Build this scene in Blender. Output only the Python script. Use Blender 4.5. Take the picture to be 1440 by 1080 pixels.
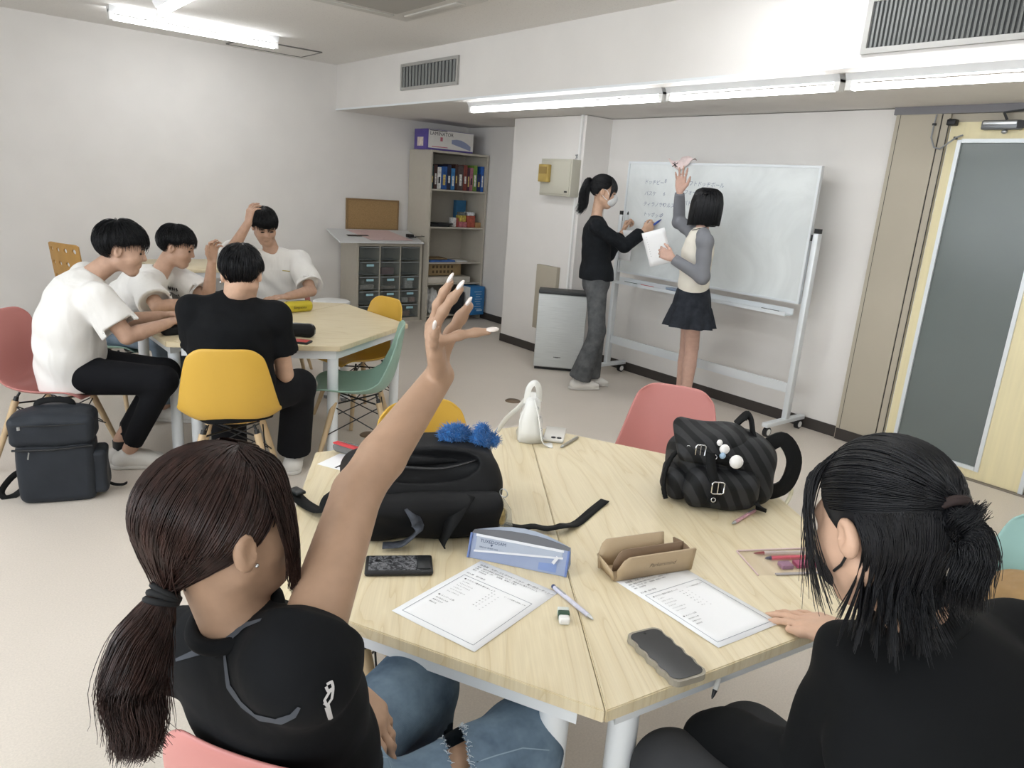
import bpy, bmesh, math, random
import numpy as np
from mathutils import Vector, Matrix
random.seed(7); np.random.seed(7)
sc = bpy.context.scene
for o in list(bpy.data.objects): bpy.data.objects.remove(o, do_unlink=True)
COL = sc.collection
PI = math.pi
def rad(a): return math.radians(a)

# ------------------------------------------------------------------ camera
CAM_Z = 1.50; FPX = 1021.4
YAW, PITCH, ROLL = rad(50.79), rad(-14.99), rad(4.185)
c_f = Vector((math.cos(PITCH)*math.cos(YAW), math.cos(PITCH)*math.sin(YAW), math.sin(PITCH)))
_r0 = Vector((math.sin(YAW), -math.cos(YAW), 0)); _u0 = _r0.cross(c_f)
c_r = (math.cos(ROLL)*_r0 + math.sin(ROLL)*_u0); c_u = c_r.cross(c_f)
cam_d = bpy.data.cameras.new('camera'); cam = bpy.data.objects.new('camera', cam_d); COL.objects.link(cam)
M = Matrix((c_r, c_u, -c_f)).transposed().to_4x4(); M.translation = (0, 0, CAM_Z)
cam.matrix_world = M
cam_d.sensor_fit = 'HORIZONTAL'; cam_d.sensor_width = 36; cam_d.lens = FPX/1440*36
cam_d.clip_start = .02; cam_d.clip_end = 100
sc.camera = cam

# ------------------------------------------------------------------ light of the place
sc.view_settings.view_transform = 'Standard'; sc.view_settings.look = 'None'
sc.view_settings.gamma = 1; sc.view_settings.use_curve_mapping = False
sc.view_settings.exposure = 0.09
w = bpy.data.worlds.new('overcast_sky'); sc.world = w; w.use_nodes = True
w.node_tree.nodes['Background'].inputs[0].default_value = (.86, .93, 1, 1)
w.node_tree.nodes['Background'].inputs[1].default_value = 1.0
def area(name, loc, rot, sx, sy, power, col):
    d = bpy.data.lights.new(name, 'AREA'); d.shape = 'RECTANGLE'; d.size = sx; d.size_y = sy
    d.energy = power; d.color = col
    o = bpy.data.objects.new(name, d); COL.objects.link(o); o.location = loc; o.rotation_euler = rot
    return o
# daylight that comes in through the three windows of the wall opposite the whiteboard
WIN_X = -2.4
WIN_Y = (-1.35, 1.15, 3.65)
for y in WIN_Y:
    area('window_daylight', (WIN_X + .03, y, 1.62), (0, -PI/2, 0), 1.5, 2.3, 45, (.90, .95, 1.0))

# room measures (metres)
XR, XC, XA, YL, YB, ZC, ZS, XB = 4.80, 4.49, 5.06, 7.36, -2.6, 2.58, 2.15, 3.43
TZ = .66          # table top height

def at(px, py, z):
    "floor-plan point seen at a photograph pixel, on the level z"
    d = c_f + c_r*((px-720)/FPX) - c_u*((py-540)/FPX)
    t = (z-CAM_Z)/d.z
    return Vector((0, 0, CAM_Z)) + d*t
def atd(px, py, dist):
    d = c_f + c_r*((px-720)/FPX) - c_u*((py-540)/FPX)
    return Vector((0, 0, CAM_Z)) + d*dist

# ------------------------------------------------------------------ mesh helpers
class MB:
    def __init__(s): s.v = []; s.f = []; s.sm = []
    def add(s, vs, fs, smooth=False):
        b = len(s.v); s.v += [tuple(map(float, q)) for q in vs]
        for f in fs: s.f.append(tuple(b+i for i in f)); s.sm.append(smooth)
        return s
    def box(s, c, d, rz=0, M=None, taper=None):
        hx, hy, hz = d[0]/2, d[1]/2, d[2]/2
        vs = []
        for z in (-1, 1):
            k = 1 if (taper is None or z < 0) else taper
            for x, y in ((-1, -1), (1, -1), (1, 1), (-1, 1)): vs.append(Vector((x*hx*k, y*hy*k, z*hz)))
        R = M if M is not None else Matrix.Rotation(rz, 3, 'Z')
        vs = [R @ q + Vector(c) for q in vs]
        return s.add(vs, [(3, 2, 1, 0), (4, 5, 6, 7), (0, 1, 5, 4), (1, 2, 6, 5), (2, 3, 7, 6), (3, 0, 4, 7)])
    def bar(s, a, b, wd, th, up=(0, 0, 1)):
        a, b = Vector(a), Vector(b); d = b-a; L = d.length; x = d.normalized(); u = Vector(up)
        y = u.cross(x)
        if y.length < 1e-4: y = Vector((0, 1, 0)).cross(x)
        y.normalize(); z = x.cross(y)
        return s.box((a+b)/2, (L, wd, th), M=Matrix((x, y, z)).transposed())
    def rbox(s, c, d, r=.005, rz=0, M=None, seg=2):
        bm = bmesh.new(); bmesh.ops.create_cube(bm, size=1)
        for q in bm.verts: q.co = Vector((q.co.x*d[0], q.co.y*d[1], q.co.z*d[2]))
        bmesh.ops.bevel(bm, geom=list(bm.edges), offset=min(r, min(d)*.49), segments=seg, profile=.5, affect='EDGES')
        R = M if M is not None else Matrix.Rotation(rz, 3, 'Z')
        return s.addbm(bm, R, c, True)
    def addbm(s, bm, R=None, c=(0, 0, 0), smooth=True):
        bm.verts.index_update(); R = R or Matrix.Identity(3)
        s.add([R @ q.co + Vector(c) for q in bm.verts], [tuple(q.index for q in f.verts) for f in bm.faces], smooth)
        bm.free(); return s
    def tube(s, pts, r, n=8, closed=False, caps=True, flat=None):
        pts = [Vector(p) for p in pts]; m = len(pts)
        rs = r if hasattr(r, '__len__') else [r]*m
        vs = []; fs = []; prev = None
        for i, p in enumerate(pts):
            if closed: t = pts[(i+1) % m]-pts[i-1]
            else: t = pts[min(i+1, m-1)]-pts[max(i-1, 0)]
            t.normalize()
            if prev is None:
                a = Vector((0, 0, 1)) if abs(t.z) < .9 else Vector((1, 0, 0))
                u = t.cross(a).normalized()
            else:
                u = prev - t*prev.dot(t); u.normalize()
            prev = u; v = t.cross(u)
            for k in range(n):
                g = 2*PI*k/n
                vs.append(p + (u*math.cos(g) + v*math.sin(g)*(flat or 1))*rs[i])
        for i in range(m if closed else m-1):
            for k in range(n):
                a, b = i*n+k, i*n+(k+1) % n; c, d = ((i+1) % m)*n+(k+1) % n, ((i+1) % m)*n+k
                fs.append((a, b, c, d))
        s.add(vs, fs, True)
        if caps and not closed: s.add(vs[:n], [tuple(range(n-1, -1, -1))]); s.add(vs[-n:], [tuple(range(n))])
        return s
    def cyl(s, a, b, r, r2=None, n=20): return s.tube([a, b], [r, r if r2 is None else r2], n)
    def prism(s, poly, z0, z1):
        n = len(poly); A = sum(poly[i][0]*poly[(i+1) % n][1]-poly[(i+1) % n][0]*poly[i][1] for i in range(n))
        if A < 0: poly = poly[::-1]
        vs = [(x, y, z0) for x, y in poly]+[(x, y, z1) for x, y in poly]
        return s.add(vs, [tuple(range(n-1, -1, -1)), tuple(range(n, 2*n))]+[(i, (i+1) % n, n+(i+1) % n, n+i) for i in range(n)])
    def lathe(s, prof, c=(0, 0, 0), n=24, R=None):
        vs = []; fs = []; R = R or Matrix.Identity(3)
        for r, z in prof:
            for k in range(n): g = 2*PI*k/n; vs.append(R @ Vector((r*math.cos(g), r*math.sin(g), z)) + Vector(c))
        for i in range(len(prof)-1):
            for k in range(n): fs.append((i*n+k, i*n+(k+1) % n, (i+1)*n+(k+1) % n, (i+1)*n+k))
        return s.add(vs, fs, True)
    def grid(s, P, smooth=True, flip=False):
        n, m = len(P), len(P[0]); vs = [q for row in P for q in row]
        fs = [(i*m+j, i*m+j+1, (i+1)*m+j+1, (i+1)*m+j) for i in range(n-1) for j in range(m-1)]
        if flip: fs = [f[::-1] for f in fs]
        return s.add(vs, fs, smooth)
    def ball(s, c, r, n=14, R=None):
        r = r if hasattr(r, '__len__') else (r, r, r); R = R or Matrix.Identity(3)
        vs = []; fs = []; m = n//2
        for i in range(m+1):
            t = PI*i/m
            for k in range(n):
                g = 2*PI*k/n
                vs.append(R @ Vector((r[0]*math.sin(t)*math.cos(g), r[1]*math.sin(t)*math.sin(g), r[2]*math.cos(t))) + Vector(c))
        for i in range(m):
            for k in range(n): fs.append((i*n+k, (i+1)*n+k, (i+1)*n+(k+1) % n, i*n+(k+1) % n))
        return s.add(vs, fs, True)
def rest(o):
    "world matrix of an object or its parents, without waiting for the depsgraph"
    m = Matrix.LocRotScale(o.location, o.rotation_euler, o.scale)
    return m if o.parent is None else rest(o.parent) @ m
def mesh_obj(name, verts, faces, mat, parent=None, smooth=None, world=True):
    me = bpy.data.meshes.new(name)
    if parent is not None and world:
        inv = rest(parent).inverted(); verts = [inv @ Vector(q) for q in verts]
    me.from_pydata([tuple(q) for q in verts], [], faces)
    if smooth is True: me.polygons.foreach_set('use_smooth', [True]*len(me.polygons))
    elif smooth: me.polygons.foreach_set('use_smooth', smooth)
    if mat is not None: me.materials.append(mat)
    me.validate(); me.update()
    o = bpy.data.objects.new(name, me); COL.objects.link(o)
    if parent is not None: o.parent = parent
    return o
def build(mb, name, mat, parent=None, world=True): return mesh_obj(name, mb.v, mb.f, mat, parent, mb.sm, world)
def tag(o, label, cat, group=None):
    o['label'] = label; o['category'] = cat
    if group: o['group'] = group
    return o
def thing(name, label, cat, loc=(0, 0, 0), rz=0, group=None):
    o = bpy.data.objects.new(name, None); COL.objects.link(o); o.empty_display_size = .05
    o.location = loc; o.rotation_euler = (0, 0, rz)
    return tag(o, label, cat, group)
def single(mb, name, mat, label, cat, loc=None, group=None):
    "a thing that is one mesh: world coordinates in, origin moved to loc"
    loc = Vector(loc) if loc is not None else Vector((0, 0, 0))
    o = mesh_obj(name, [Vector(q)-loc for q in mb.v], mb.f, mat, None, mb.sm); o.location = loc
    return tag(o, label, cat, group)
def struct(mb, name, mat, parent=None):
    o = build(mb, name, mat, parent)
    if parent is None: o['kind'] = 'structure'
    return o
def copy_tree(o, parent=None):
    c = o.copy(); COL.objects.link(c); c.parent = parent
    for ch in [q for q in bpy.data.objects if q.parent == o]: copy_tree(ch, c)
    return c

# ------------------------------------------------------------------ materials
def sL(c):
    if isinstance(c, str): c = [int(c[i:i+2], 16)/255 for i in (0, 2, 4)]
    return tuple((x/12.92 if x <= .04045 else ((x+.055)/1.055)**2.4) for x in c)+(1,)
class NT:
    def __init__(s, name):
        s.m = bpy.data.materials.new(name); s.m.use_nodes = True; s.t = s.m.node_tree
        s.b = s.t.nodes['Principled BSDF']
    def n(s, ty, **kw):
        q = s.t.nodes.new(ty)
        for k, v in kw.items():
            if k in q.inputs: q.inputs[k].default_value = v
            else: setattr(q, k, v)
        return q
    def l(s, a, b): s.t.links.new(a, b)
    def coord(s, scale=(1, 1, 1), rot=(0, 0, 0), src='Object'):
        tc = s.n('ShaderNodeTexCoord'); mp = s.n('ShaderNodeMapping'); mp.inputs['Scale'].default_value = scale
        mp.inputs['Rotation'].default_value = rot; s.l(tc.outputs[src], mp.inputs[0]); return mp.outputs[0]
    def noise(s, vec, scale, detail=3, rough=.5, dist=0):
        q = s.n('ShaderNodeTexNoise'); q.inputs['Scale'].default_value = scale; q.inputs['Detail'].default_value = detail
        q.inputs['Roughness'].default_value = rough; q.inputs['Distortion'].default_value = dist; s.l(vec, q.inputs['Vector']); return q.outputs[0]
    def ramp(s, fac, stops):
        q = s.n('ShaderNodeValToRGB'); e = q.color_ramp.elements
        while len(e) < len(stops): e.new(.5)
        for i, (p, c) in enumerate(stops): e[i].position = p; e[i].color = c if len(c) == 4 else c+(1,)
        s.l(fac, q.inputs[0]); return q.outputs[0]
    def bump(s, h, strength=.2, dist=.002):
        q = s.n('ShaderNodeBump'); q.inputs['Strength'].default_value = strength; q.inputs['Distance'].default_value = dist
        s.l(h, q.inputs['Height']); s.l(q.outputs[0], s.b.inputs['Normal']); return q
    def col(s, out): s.l(out, s.b.inputs['Base Color'])
def P(name, col, rough=.5, metal=0, spec=.5, bump=None, var=0, vs=20, trans=0, ior=1.45, alpha=1, sheen=0, stretch=(1, 1, 1)):
    t = NT(name); b = t.b; c = sL(col)
    b.inputs['Base Color'].default_value = c; b.inputs['Roughness'].default_value = rough
    b.inputs['Metallic'].default_value = metal; b.inputs['Specular IOR Level'].default_value = spec
    b.inputs['Transmission Weight'].default_value = trans; b.inputs['IOR'].default_value = ior; b.inputs['Alpha'].default_value = alpha
    b.inputs['Sheen Weight'].default_value = sheen
    v = t.coord(stretch)
    nz = t.noise(v, vs, 3)
    if var:
        t.col(t.ramp(nz, [(.3, tuple(x*(1-var) for x in c[:3])), (.7, tuple(min(1, x*(1+var)) for x in c[:3]))]))
    if bump: t.bump(t.noise(v, bump[0], 3), bump[1], bump[2] if len(bump) > 2 else .002)
    return t.m
def emit(name, col, st):
    t = NT(name); t.b.inputs['Base Color'].default_value = (1, 1, 1, 1)
    t.b.inputs['Emission Color'].default_value = sL(col); t.b.inputs['Emission Strength'].default_value = st; return t.m
def wallpaper(name, col):
    t = NT(name); c = sL(col); v = t.coord((1, 1, 1))
    n1 = t.noise(v, 3, 2); t.col(t.ramp(n1, [(.35, tuple(x*.97 for x in c[:3])), (.65, c)]))
    a = t.noise(t.coord((1, 1, .12)), 420, 2); b2 = t.noise(t.coord((.12, .12, 1)), 420, 2)
    mx = t.n('ShaderNodeMath', operation='ADD'); t.l(a, mx.inputs[0]); t.l(b2, mx.inputs[1])
    t.bump(mx.outputs[0], .35, .0012); t.b.inputs['Roughness'].default_value = .85; t.b.inputs['Specular IOR Level'].default_value = .2
    return t.m
MT = {}
MT['wall'] = wallpaper('wallpaper_white', 'e9e6e2')
MT['wall2'] = wallpaper('wallpaper_grey_white', 'e6e3df')
def ceiling_mat():
    t = NT('ceiling_tile'); v = t.coord(); c = sL('eae8e4')
    n1 = t.noise(v, 90, 3, .7); t.col(t.ramp(n1, [(.30, tuple(x*.80 for x in c[:3])), (.42, c[:3])]))
    t.bump(n1, .4, .003); t.b.inputs['Roughness'].default_value = .95; t.b.inputs['Specular IOR Level'].default_value = .1; return t.m
MT['ceil'] = ceiling_mat()
def floor_mat():
    t = NT('vinyl_floor'); v = t.coord(); c = sL('dcd3c8')
    n1 = t.noise(v, 160, 2, .6); n2 = t.noise(v, 1.2, 3)
    r1 = t.ramp(n1, [(.3, tuple(x*.93 for x in c[:3])), (.7, tuple(min(1, x*1.05) for x in c[:3]))])
    r2 = t.ramp(n2, [(.3, (.92, .92, .92)), (.7, (1, 1, 1))])
    mx = t.n('ShaderNodeMix', data_type='RGBA', blend_type='MULTIPLY'); mx.inputs[0].default_value = 1
    t.l(r1, mx.inputs[6]); t.l(r2, mx.inputs[7]); t.col(mx.outputs[2])
    t.b.inputs['Roughness'].default_value = .42; t.b.inputs['Specular IOR Level'].default_value = .35; t.bump(n1, .08, .001); return t.m
MT['floor'] = floor_mat()
def maple_mat(name, ang):
    t = NT(name)
    v = t.coord((1, 1, 1), (0, 0, ang)); st = t.n('ShaderNodeMapping'); st.inputs['Scale'].default_value = (1.1, 9, 1); t.l(v, st.inputs[0])
    big = t.noise(st.outputs[0], 1.25, 2, .5, .6)
    mul = t.n('ShaderNodeMath', operation='MULTIPLY'); mul.inputs[1].default_value = 7; t.l(big, mul.inputs[0])
    fr = t.n('ShaderNodeMath', operation='FRACT'); t.l(mul.outputs[0], fr.inputs[0])
    g1 = t.ramp(fr.outputs[0], [(0, sL('d3c29b')[:3]), (.10, sL('dccdaa')[:3]), (.5, sL('e3d6b6')[:3]), (1, sL('dccead')[:3])])
    st2 = t.n('ShaderNodeMapping'); st2.inputs['Scale'].default_value = (3, 160, 1); t.l(v, st2.inputs[0])
    fine = t.noise(st2.outputs[0], 1.5, 3, .6)
    g2 = t.ramp(fine, [(.3, (.90, .89, .87)), (.65, (1, 1, 1))])
    mx = t.n('ShaderNodeMix', data_type='RGBA', blend_type='MULTIPLY'); mx.inputs[0].default_value = .8
    t.l(g1, mx.inputs[6]); t.l(g2, mx.inputs[7]); t.col(mx.outputs[2])
    t.b.inputs['Roughness'].default_value = .38; t.b.inputs['Specular IOR Level'].default_value = .4; t.bump(fine, .04, .0006); return t.m
MT['white_metal'] = P('white_painted_metal', 'e8ecee', .35)
MT['steel'] = P('brushed_steel', 'b9bcbe', .3, .9)
MT['chrome'] = P('chrome', 'd8dadc', .15, 1)
MT['alu'] = P('aluminium_white', 'dfe4e7', .35, .15)
MT['baseb'] = P('dark_vinyl_baseboard', '3d3835', .55)
MT['black_metal'] = P('black_metal', '1b1c1e', .45)
MT['black_plastic'] = P('black_plastic', '1d1f21', .4)
MT['grey_plastic'] = P('grey_plastic', '8d9092', .5)
MT['white_plastic'] = P('white_plastic', 'eeeeec', .4)
MT['cab'] = P('cabinet_greige', 'bdb7aa', .5, var=.02)
MT['beige_panel'] = P('beige_panel', 'b3ab9a', .5, var=.02, vs=4)
MT['door'] = P('cream_door', 'eadfb6', .5, var=.05, vs=30, stretch=(1, 1, .06))
MT['frost'] = P('frosted_dark_glass', '6b7371', .22, spec=.5, var=.03, vs=2)
MT['paper'] = P('white_paper', 'f2f3f4', .8, spec=.2)
MT['ink'] = P('black_ink', '26262a', .7)
MT['yellow'] = P('yellow_plastic', 'd2a844', .42, bump=(500, .06, .0005))
MT['pink'] = P('pink_plastic', 'c5837d', .42, bump=(500, .06, .0005))
MT['sage'] = P('sage_plastic', '8fae9f', .42, bump=(500, .06, .0005))
MT['teal'] = P('teal_plastic', '9dc3bd', .42, bump=(500, .06, .0005))
MT['leg_wood'] = P('beech_leg', 'c4ab87', .5, var=.12, vs=25, stretch=(1, 1, .1))
MT['tube'] = emit('fluorescent_tube', 'fbfdff', 15.0)
MT['fixture'] = P('fixture_white', 'dfe1e2', .4)
# ------------------------------------------------------------------ the room
def rect(mb, a, b, c, d): return mb.add([a, b, c, d], [(0, 1, 2, 3)])
struct(MB().box((1.3, 2.4, -.05), (7.8, 10.2, .1)), 'floor', MT['floor'])
struct(MB().box(((WIN_X+XB)/2, (YB+YL)/2, ZC+.05), (XB-WIN_X, YL-YB, .1)), 'ceiling', MT['ceil'])
# lowered ceiling strip along the whiteboard wall and the drop that closes it
struct(MB().box(((XB+XA)/2+.06, (YB+YL)/2, ZS+.30), (XA-XB+.12, YL-YB, .60)), 'ceiling_bulkhead', MT['wall2'])
struct(MB().box((XB-.006, (YB+YL)/2, ZS+.005), (.014, YL-YB, .016)), 'trim_1', MT['white_metal'])
struct(MB().box((1.3, YL+.05, 1.3), (7.8, .1, 2.62)), 'wall_left', MT['wall'])
wr = MB().box((XR+.15, (YB+2.305)/2-1.0, 1.07), (.3, .01, 2.14))
struct(MB().box((XR+.15, (2.305+4.76)/2, 1.07), (.3, 4.76-2.305, 2.15)), 'wall_right', MT['wall2'])
struct(MB().box(((XC+XR+.3)/2, (4.76+5.745)/2, 1.07), (XR+.3-XC, .985, 2.15)), 'wall_column', MT['wall'])
struct(MB().box((XA+.06, (5.745+YL)/2, 1.07), (.12, YL-5.745, 2.15)), 'wall_alcove', MT['wall2'])
struct(MB().box((1.3, YB-.05, 1.3), (7.8, .1, 2.62)), 'wall_back', MT['wall'])
struct(MB().box((XR+.15, (YB+1.17)/2-.45, 1.07), (.3, 1.17-.9-YB, 2.15)), 'wall_right_near', MT['wall2'])
# window wall
ww = MB(); ys = [YB]+[v for y in WIN_Y for v in (y-1.15, y+1.15)]+[YL]
for i in range(0, len(ys), 2): ww.box((WIN_X-.08, (ys[i]+ys[i+1])/2, 1.3), (.16, ys[i+1]-ys[i], 2.62))
for y in WIN_Y:
    ww.box((WIN_X-.08, y, .43), (.16, 2.3, .86)); ww.box((WIN_X-.08, y, 2.48), (.16, 2.3, .26))
struct(ww, 'wall_window', MT['wall'])
MT['pane'] = P('window_glass', 'ffffff', .02, trans=1)
for i, y in enumerate(WIN_Y):
    f = MB()
    for yy in (-1.13, 0, 1.13): f.box((WIN_X-.08, y+yy, 1.605), (.05, .04, 1.49))
    for z in (.88, 2.33): f.box((WIN_X-.08, y, z), (.05, 2.3, .04))
    wo = struct(f, 'window_%d' % (i+1), MT['alu'])
    for s in (-1, 1): build(MB().box((WIN_X-.08, y+s*.565, 1.605), (.006, 1.09, 1.41)), 'pane', MT['pane'], wo)
# baseboards: dark vinyl, proud of the walls
BH, BT = .078, .008
struct(MB().box((1.3, YL-BT/2, BH/2), (7.8, BT, BH)), 'baseboard_left', MT['baseb'])
struct(MB().box((XR-BT/2, (2.305+4.76)/2, BH/2), (BT, 4.76-2.305, BH)), 'baseboard_right', MT['baseb'])
bc = MB().box((XC-BT/2, (4.76+5.745)/2, BH/2), (BT, .985+2*BT, BH)).box(((XC+XR)/2, 4.76-BT/2, BH/2), (XR-XC, BT, BH)).box(((XC+XA)/2, 5.745+BT/2, BH/2), (XA-XC, BT, BH))
struct(bc, 'baseboard_column', MT['baseb'])
struct(MB().box((XA-BT/2, (5.753+YL)/2, BH/2), (BT, YL-5.753, BH)), 'baseboard_alcove', MT['baseb'])
# wallpaper seam on the column, horizontal plaster edge of the ceiling strip
# ------------------------------------------------------------------ door with its metal jamb
jamb = MB().box((XR-.004, 2.165, 1.065), (.05, .265, 2.13))
jamb.box((XR-.006, (2.04+1.985)/2, 1.065), (.03, .055, 2.13))
dj = struct(jamb, 'trim_2', MT['beige_panel'])
build(MB().box((XR-.030, 2.272, 1.065), (.003, .002, 2.13)).box((XR-.0195, 2.030, 1.065), (.006, .005, 2.13)).box((XR-.022, 1.987, 1.04), (.006, .004, 2.08)), 'jamb_groove', MT['black_plastic'], dj)
build(MB().box((XR-.032, 2.09, .04), (.01, .40, .075)), 'jamb_skirt', MT['baseb'], dj)
head = MB().box((XR-.01, (2.31+.25)/2, 2.128), (.06, 2.06, .045))
struct(head, 'trim_3', P('grey_track', '77767a', .5, .3))
struct(MB().box((XR+.02, (1.985+.3)/2, 2.085), (.04, 1.7, .05)), 'trim_4', MT['beige_panel'])
dy0, dy1 = 1.98, 1.19
door = struct(MB().box((XR+.03, (dy0+dy1)/2+.40, 1.03), (.04, .06, 2.05)) if False else MB(), 'door_1', MT['door']) if False else None
dm = MB()
dm.box((XR+.02, (dy0+1.925)/2, 1.035), (.04, dy0-1.925, 2.05)); dm.box((XR+.02, (1.41+dy1)/2, 1.035), (.04, 1.41-dy1, 2.05))
dm.box((XR+.02, (1.925+1.41)/2, (1.96+2.06)/2), (.04, .515, .10)); dm.box((XR+.02, (1.925+1.41)/2, .04), (.04, .515, .06))
door = struct(dm, 'door_1', MT['door'])
fr = MB()
for yy in (1.915, 1.42): fr.box((XR-.003, yy, 1.01), (.016, .022, 1.90))
for zz in (1.955, .073): fr.box((XR-.0035, 1.6675, zz), (.015, .47, .022))
build(fr, 'glazing_bead', MT['alu'], door)
build(MB().box((XR+.012, 1.6675, 1.015), (.008, .48, 1.88)), 'glass_panel', MT['frost'], door)
build(MB().box((XR+.005, dy1-.012, 1.035), (.03, .024, 2.05)), 'edge_strip', MT['alu'], door)
d2 = MB().box((XR+.03, .72, 1.035), (.04, .88, 2.05)); door2 = struct(d2, 'door_2', MT['door'])
build(MB().box((XR+.008, 1.158, 1.035), (.006, .01, 2.05)), 'edge_gasket', MT['black_plastic'], door2)
struct(MB().box((XR-.0, 1.15, .004), (.05, 1.75, .008)), 'trim_5', P('door_sill', '8d857c', .5, .3))
# door closer, pivot and the hanging cord
cl = thing('door_closer', 'grey metal door closer with folding arm above the frosted glass door', 'door closer', (XR-.03, 1.70, 2.02))
build(MB().rbox((XR-.035, 1.70, 2.035), (.05, .20, .05), .008), 'body', P('closer_grey', '75787b', .4, .5), cl)
build(MB().rbox((XR-.062, 1.705, 2.045), (.006, .17, .022), .003), 'cover', MT['steel'], cl)
build(MB().ball((XR-.04, 1.68, 2.000), (.014, .016, .012)), 'knob', MT['steel'], cl)
build(MB().bar((XR-.04, 1.68, 2.062), (XR-.05, 1.70, 2.10), .02, .01).bar((XR-.05, 1.70, 2.10), (XR-.05, 1.58, 2.115), .018, .008), 'arm', MT['black_metal'], cl)
build(MB().box((XR-.06, 1.60, 2.035), (.012, .035, .04)), 'end_plate', MT['black_metal'], cl)
single(MB().rbox((XR-.03, 1.965, 2.055), (.05, .05, .035), .006), 'door_pivot', MT['black_metal'], 'small dark pivot block at the top corner of the glass door', 'hinge', (XR-.03, 1.965, 2.04))
cd = thing('sagging_cable', 'dark sagging cord hanging from the jamb to the glass door corner', 'cord', (XR-.05, 2.0, 1.9))
cp = [(XR-.045, 2.055, 2.10), (XR-.045, 2.06, 2.04), (XR-.05, 2.058, 1.97), (XR-.055, 2.03, 1.915), (XR-.055, 1.995, 1.905), (XR-.05, 1.955, 1.94), (XR-.035, 1.925, 1.972), (XR-.025, 1.895, 1.985)]
build(MB().tube(cp, .005, 6), 'cable', MT['grey_plastic'], cd)
build(MB().box((XR-.045, 2.058, 2.045), (.016, .018, .012)).box((XR-.03, 1.93, 1.968), (.016, .018, .016)), 'clip', MT['black_plastic'], cd)

# ------------------------------------------------------------------ ceiling things
def fluor(name, c, rz, L, label, twin=True, tubes=1, group='ceiling fluorescent lamps', drop=.075, wide=.11):
    t = thing(name, label, 'lamp', c, rz, group)
    b = MB()
    prof = [(-wide/2, 0), (-wide/2*.55, -drop*.55), (wide/2*.55, -drop*.55), (wide/2, 0)]
    vs = [(x, y, z) for x in (-L/2, L/2) for y, z in prof]
    b.add(vs, [(0, 1, 5, 4), (1, 2, 6, 5), (2, 3, 7, 6), (0, 4, 7, 3), (3, 2, 1, 0), (4, 5, 6, 7)])
    mesh_obj('housing', b.v, b.f, MT['fixture'], t, None, False)
    for s in (-1, 1):
        e = MB().box((s*(L/2-.015), 0, -drop*.8), (.03, .05, drop*.9)); mesh_obj('end_holder', e.v, e.f, MT['white_plastic'], t, None, False)
    for k in range(tubes):
        yy = (k-(tubes-1)/2)*.045
        q = MB().tube([(-L/2+.03, yy, -drop), (L/2-.03, yy, -drop)], .0155, 12)
        mesh_obj('tube', q.v, q.f, MT['tube'], t, True, False)
    return t
def fl_between(p, q, **k):
    p, q = Vector(p), Vector(q); d = q-p
    return fluor('fluorescent_lamp', tuple((p+q)/2), math.atan2(d.y, d.x), d.length, **k)
pa, pb = at(152, 22, ZC-.07), at(386, 66, ZC-.07)
L1 = fl_between((pa.x, pa.y, ZC), (pb.x, (pa.y+pb.y)/2, ZC) if False else (pb.x, pa.y, ZC), label='fluorescent ceiling lamp mounted parallel to the wide white wall', tubes=2)
qa = at(226, 19, ZC-.07)
fl_between((qa.x, qa.y, ZC), (qa.x, qa.y-1.24, ZC), label='fluorescent ceiling lamp meeting the other ceiling lamp at right angles', tubes=1)
for k, (lx_, ly_, lb) in enumerate(((qa.x, qa.y-2.35, 'fluorescent ceiling lamp above the aisle between the two tables'), (qa.x, qa.y-4.3, 'fluorescent ceiling lamp above the front table'), (qa.x, qa.y-6.2, 'fluorescent ceiling lamp behind the seated girls'), (qa.x+1.5, qa.y-3.5, 'fluorescent ceiling lamp between front table and ceiling drop'), (qa.x-1.8, qa.y-3.4, 'fluorescent ceiling lamp on the window side'))):
    fl_between((lx_, ly_, ZC), (lx_, ly_-1.24, ZC), label=lb, tubes=2)
# four lamps in a row under the lowered ceiling, each label tells its place in the row
xs = at(760, 152, ZS-.07).x
y_ends = [at(664, 158, ZS-.07).y, at(945, 143, ZS-.07).y, at(1185, 126, ZS-.07).y]
seg = [(y_ends[0], y_ends[0]-1.24), ]
yy = at(664, 158, ZS-.07).y
labs = ['tube lamp under the lowered ceiling nearest the book shelf', 'tube lamp under the lowered ceiling above the whiteboard',
        'tube lamp under the lowered ceiling in front of the glass door', 'tube lamp under the lowered ceiling beyond the door closer']
bounds = [(yy, y_ends[1]+.015), (y_ends[1]-.015, y_ends[2]+.015), (y_ends[2]-.015, y_ends[2]-1.25), (y_ends[2]-1.28, y_ends[2]-2.5)]
for (a, b), lb in zip(bounds, labs): fl_between((xs, a, ZS), (xs, b, ZS), label=lb, tubes=1, drop=.06, wide=.09, group='tube lamps under the lowered ceiling')
tl = MB()
# small end cap lamp bracket seen beyond the first tube
hp = [at(390, 63, ZC-.004), at(452, 73.5, ZC-.004), at(427, 80.5, ZC-.004), at(375, 72, ZC-.004)]
hx0, hx1 = hp[0].x-.3, hp[1].x; hy0, hy1 = hp[1].y, hp[2].y
tg = thing('ceiling_hatch', 'thin framed square access hatch set in the ceiling', 'hatch', ((hx0+hx1)/2, (hy0+hy1)/2, ZC))
build(MB().box(((hx0+hx1)/2, (hy0+hy1)/2, ZC-.003), (hx1-hx0, abs(hy1-hy0), .006)), 'panel', MT['ceil'], tg)
fm = MB()
for y in (hy0, hy1): fm.box(((hx0+hx1)/2, y, ZC-.005), (hx1-hx0+.012, .012, .01))
for x in (hx0, hx1): fm.box((x, (hy0+hy1)/2, ZC-.005), (.012, abs(hy1-hy0), .01))
build(fm, 'frame', P('hatch_frame', '7c7b78', .5, .3), tg)
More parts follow.
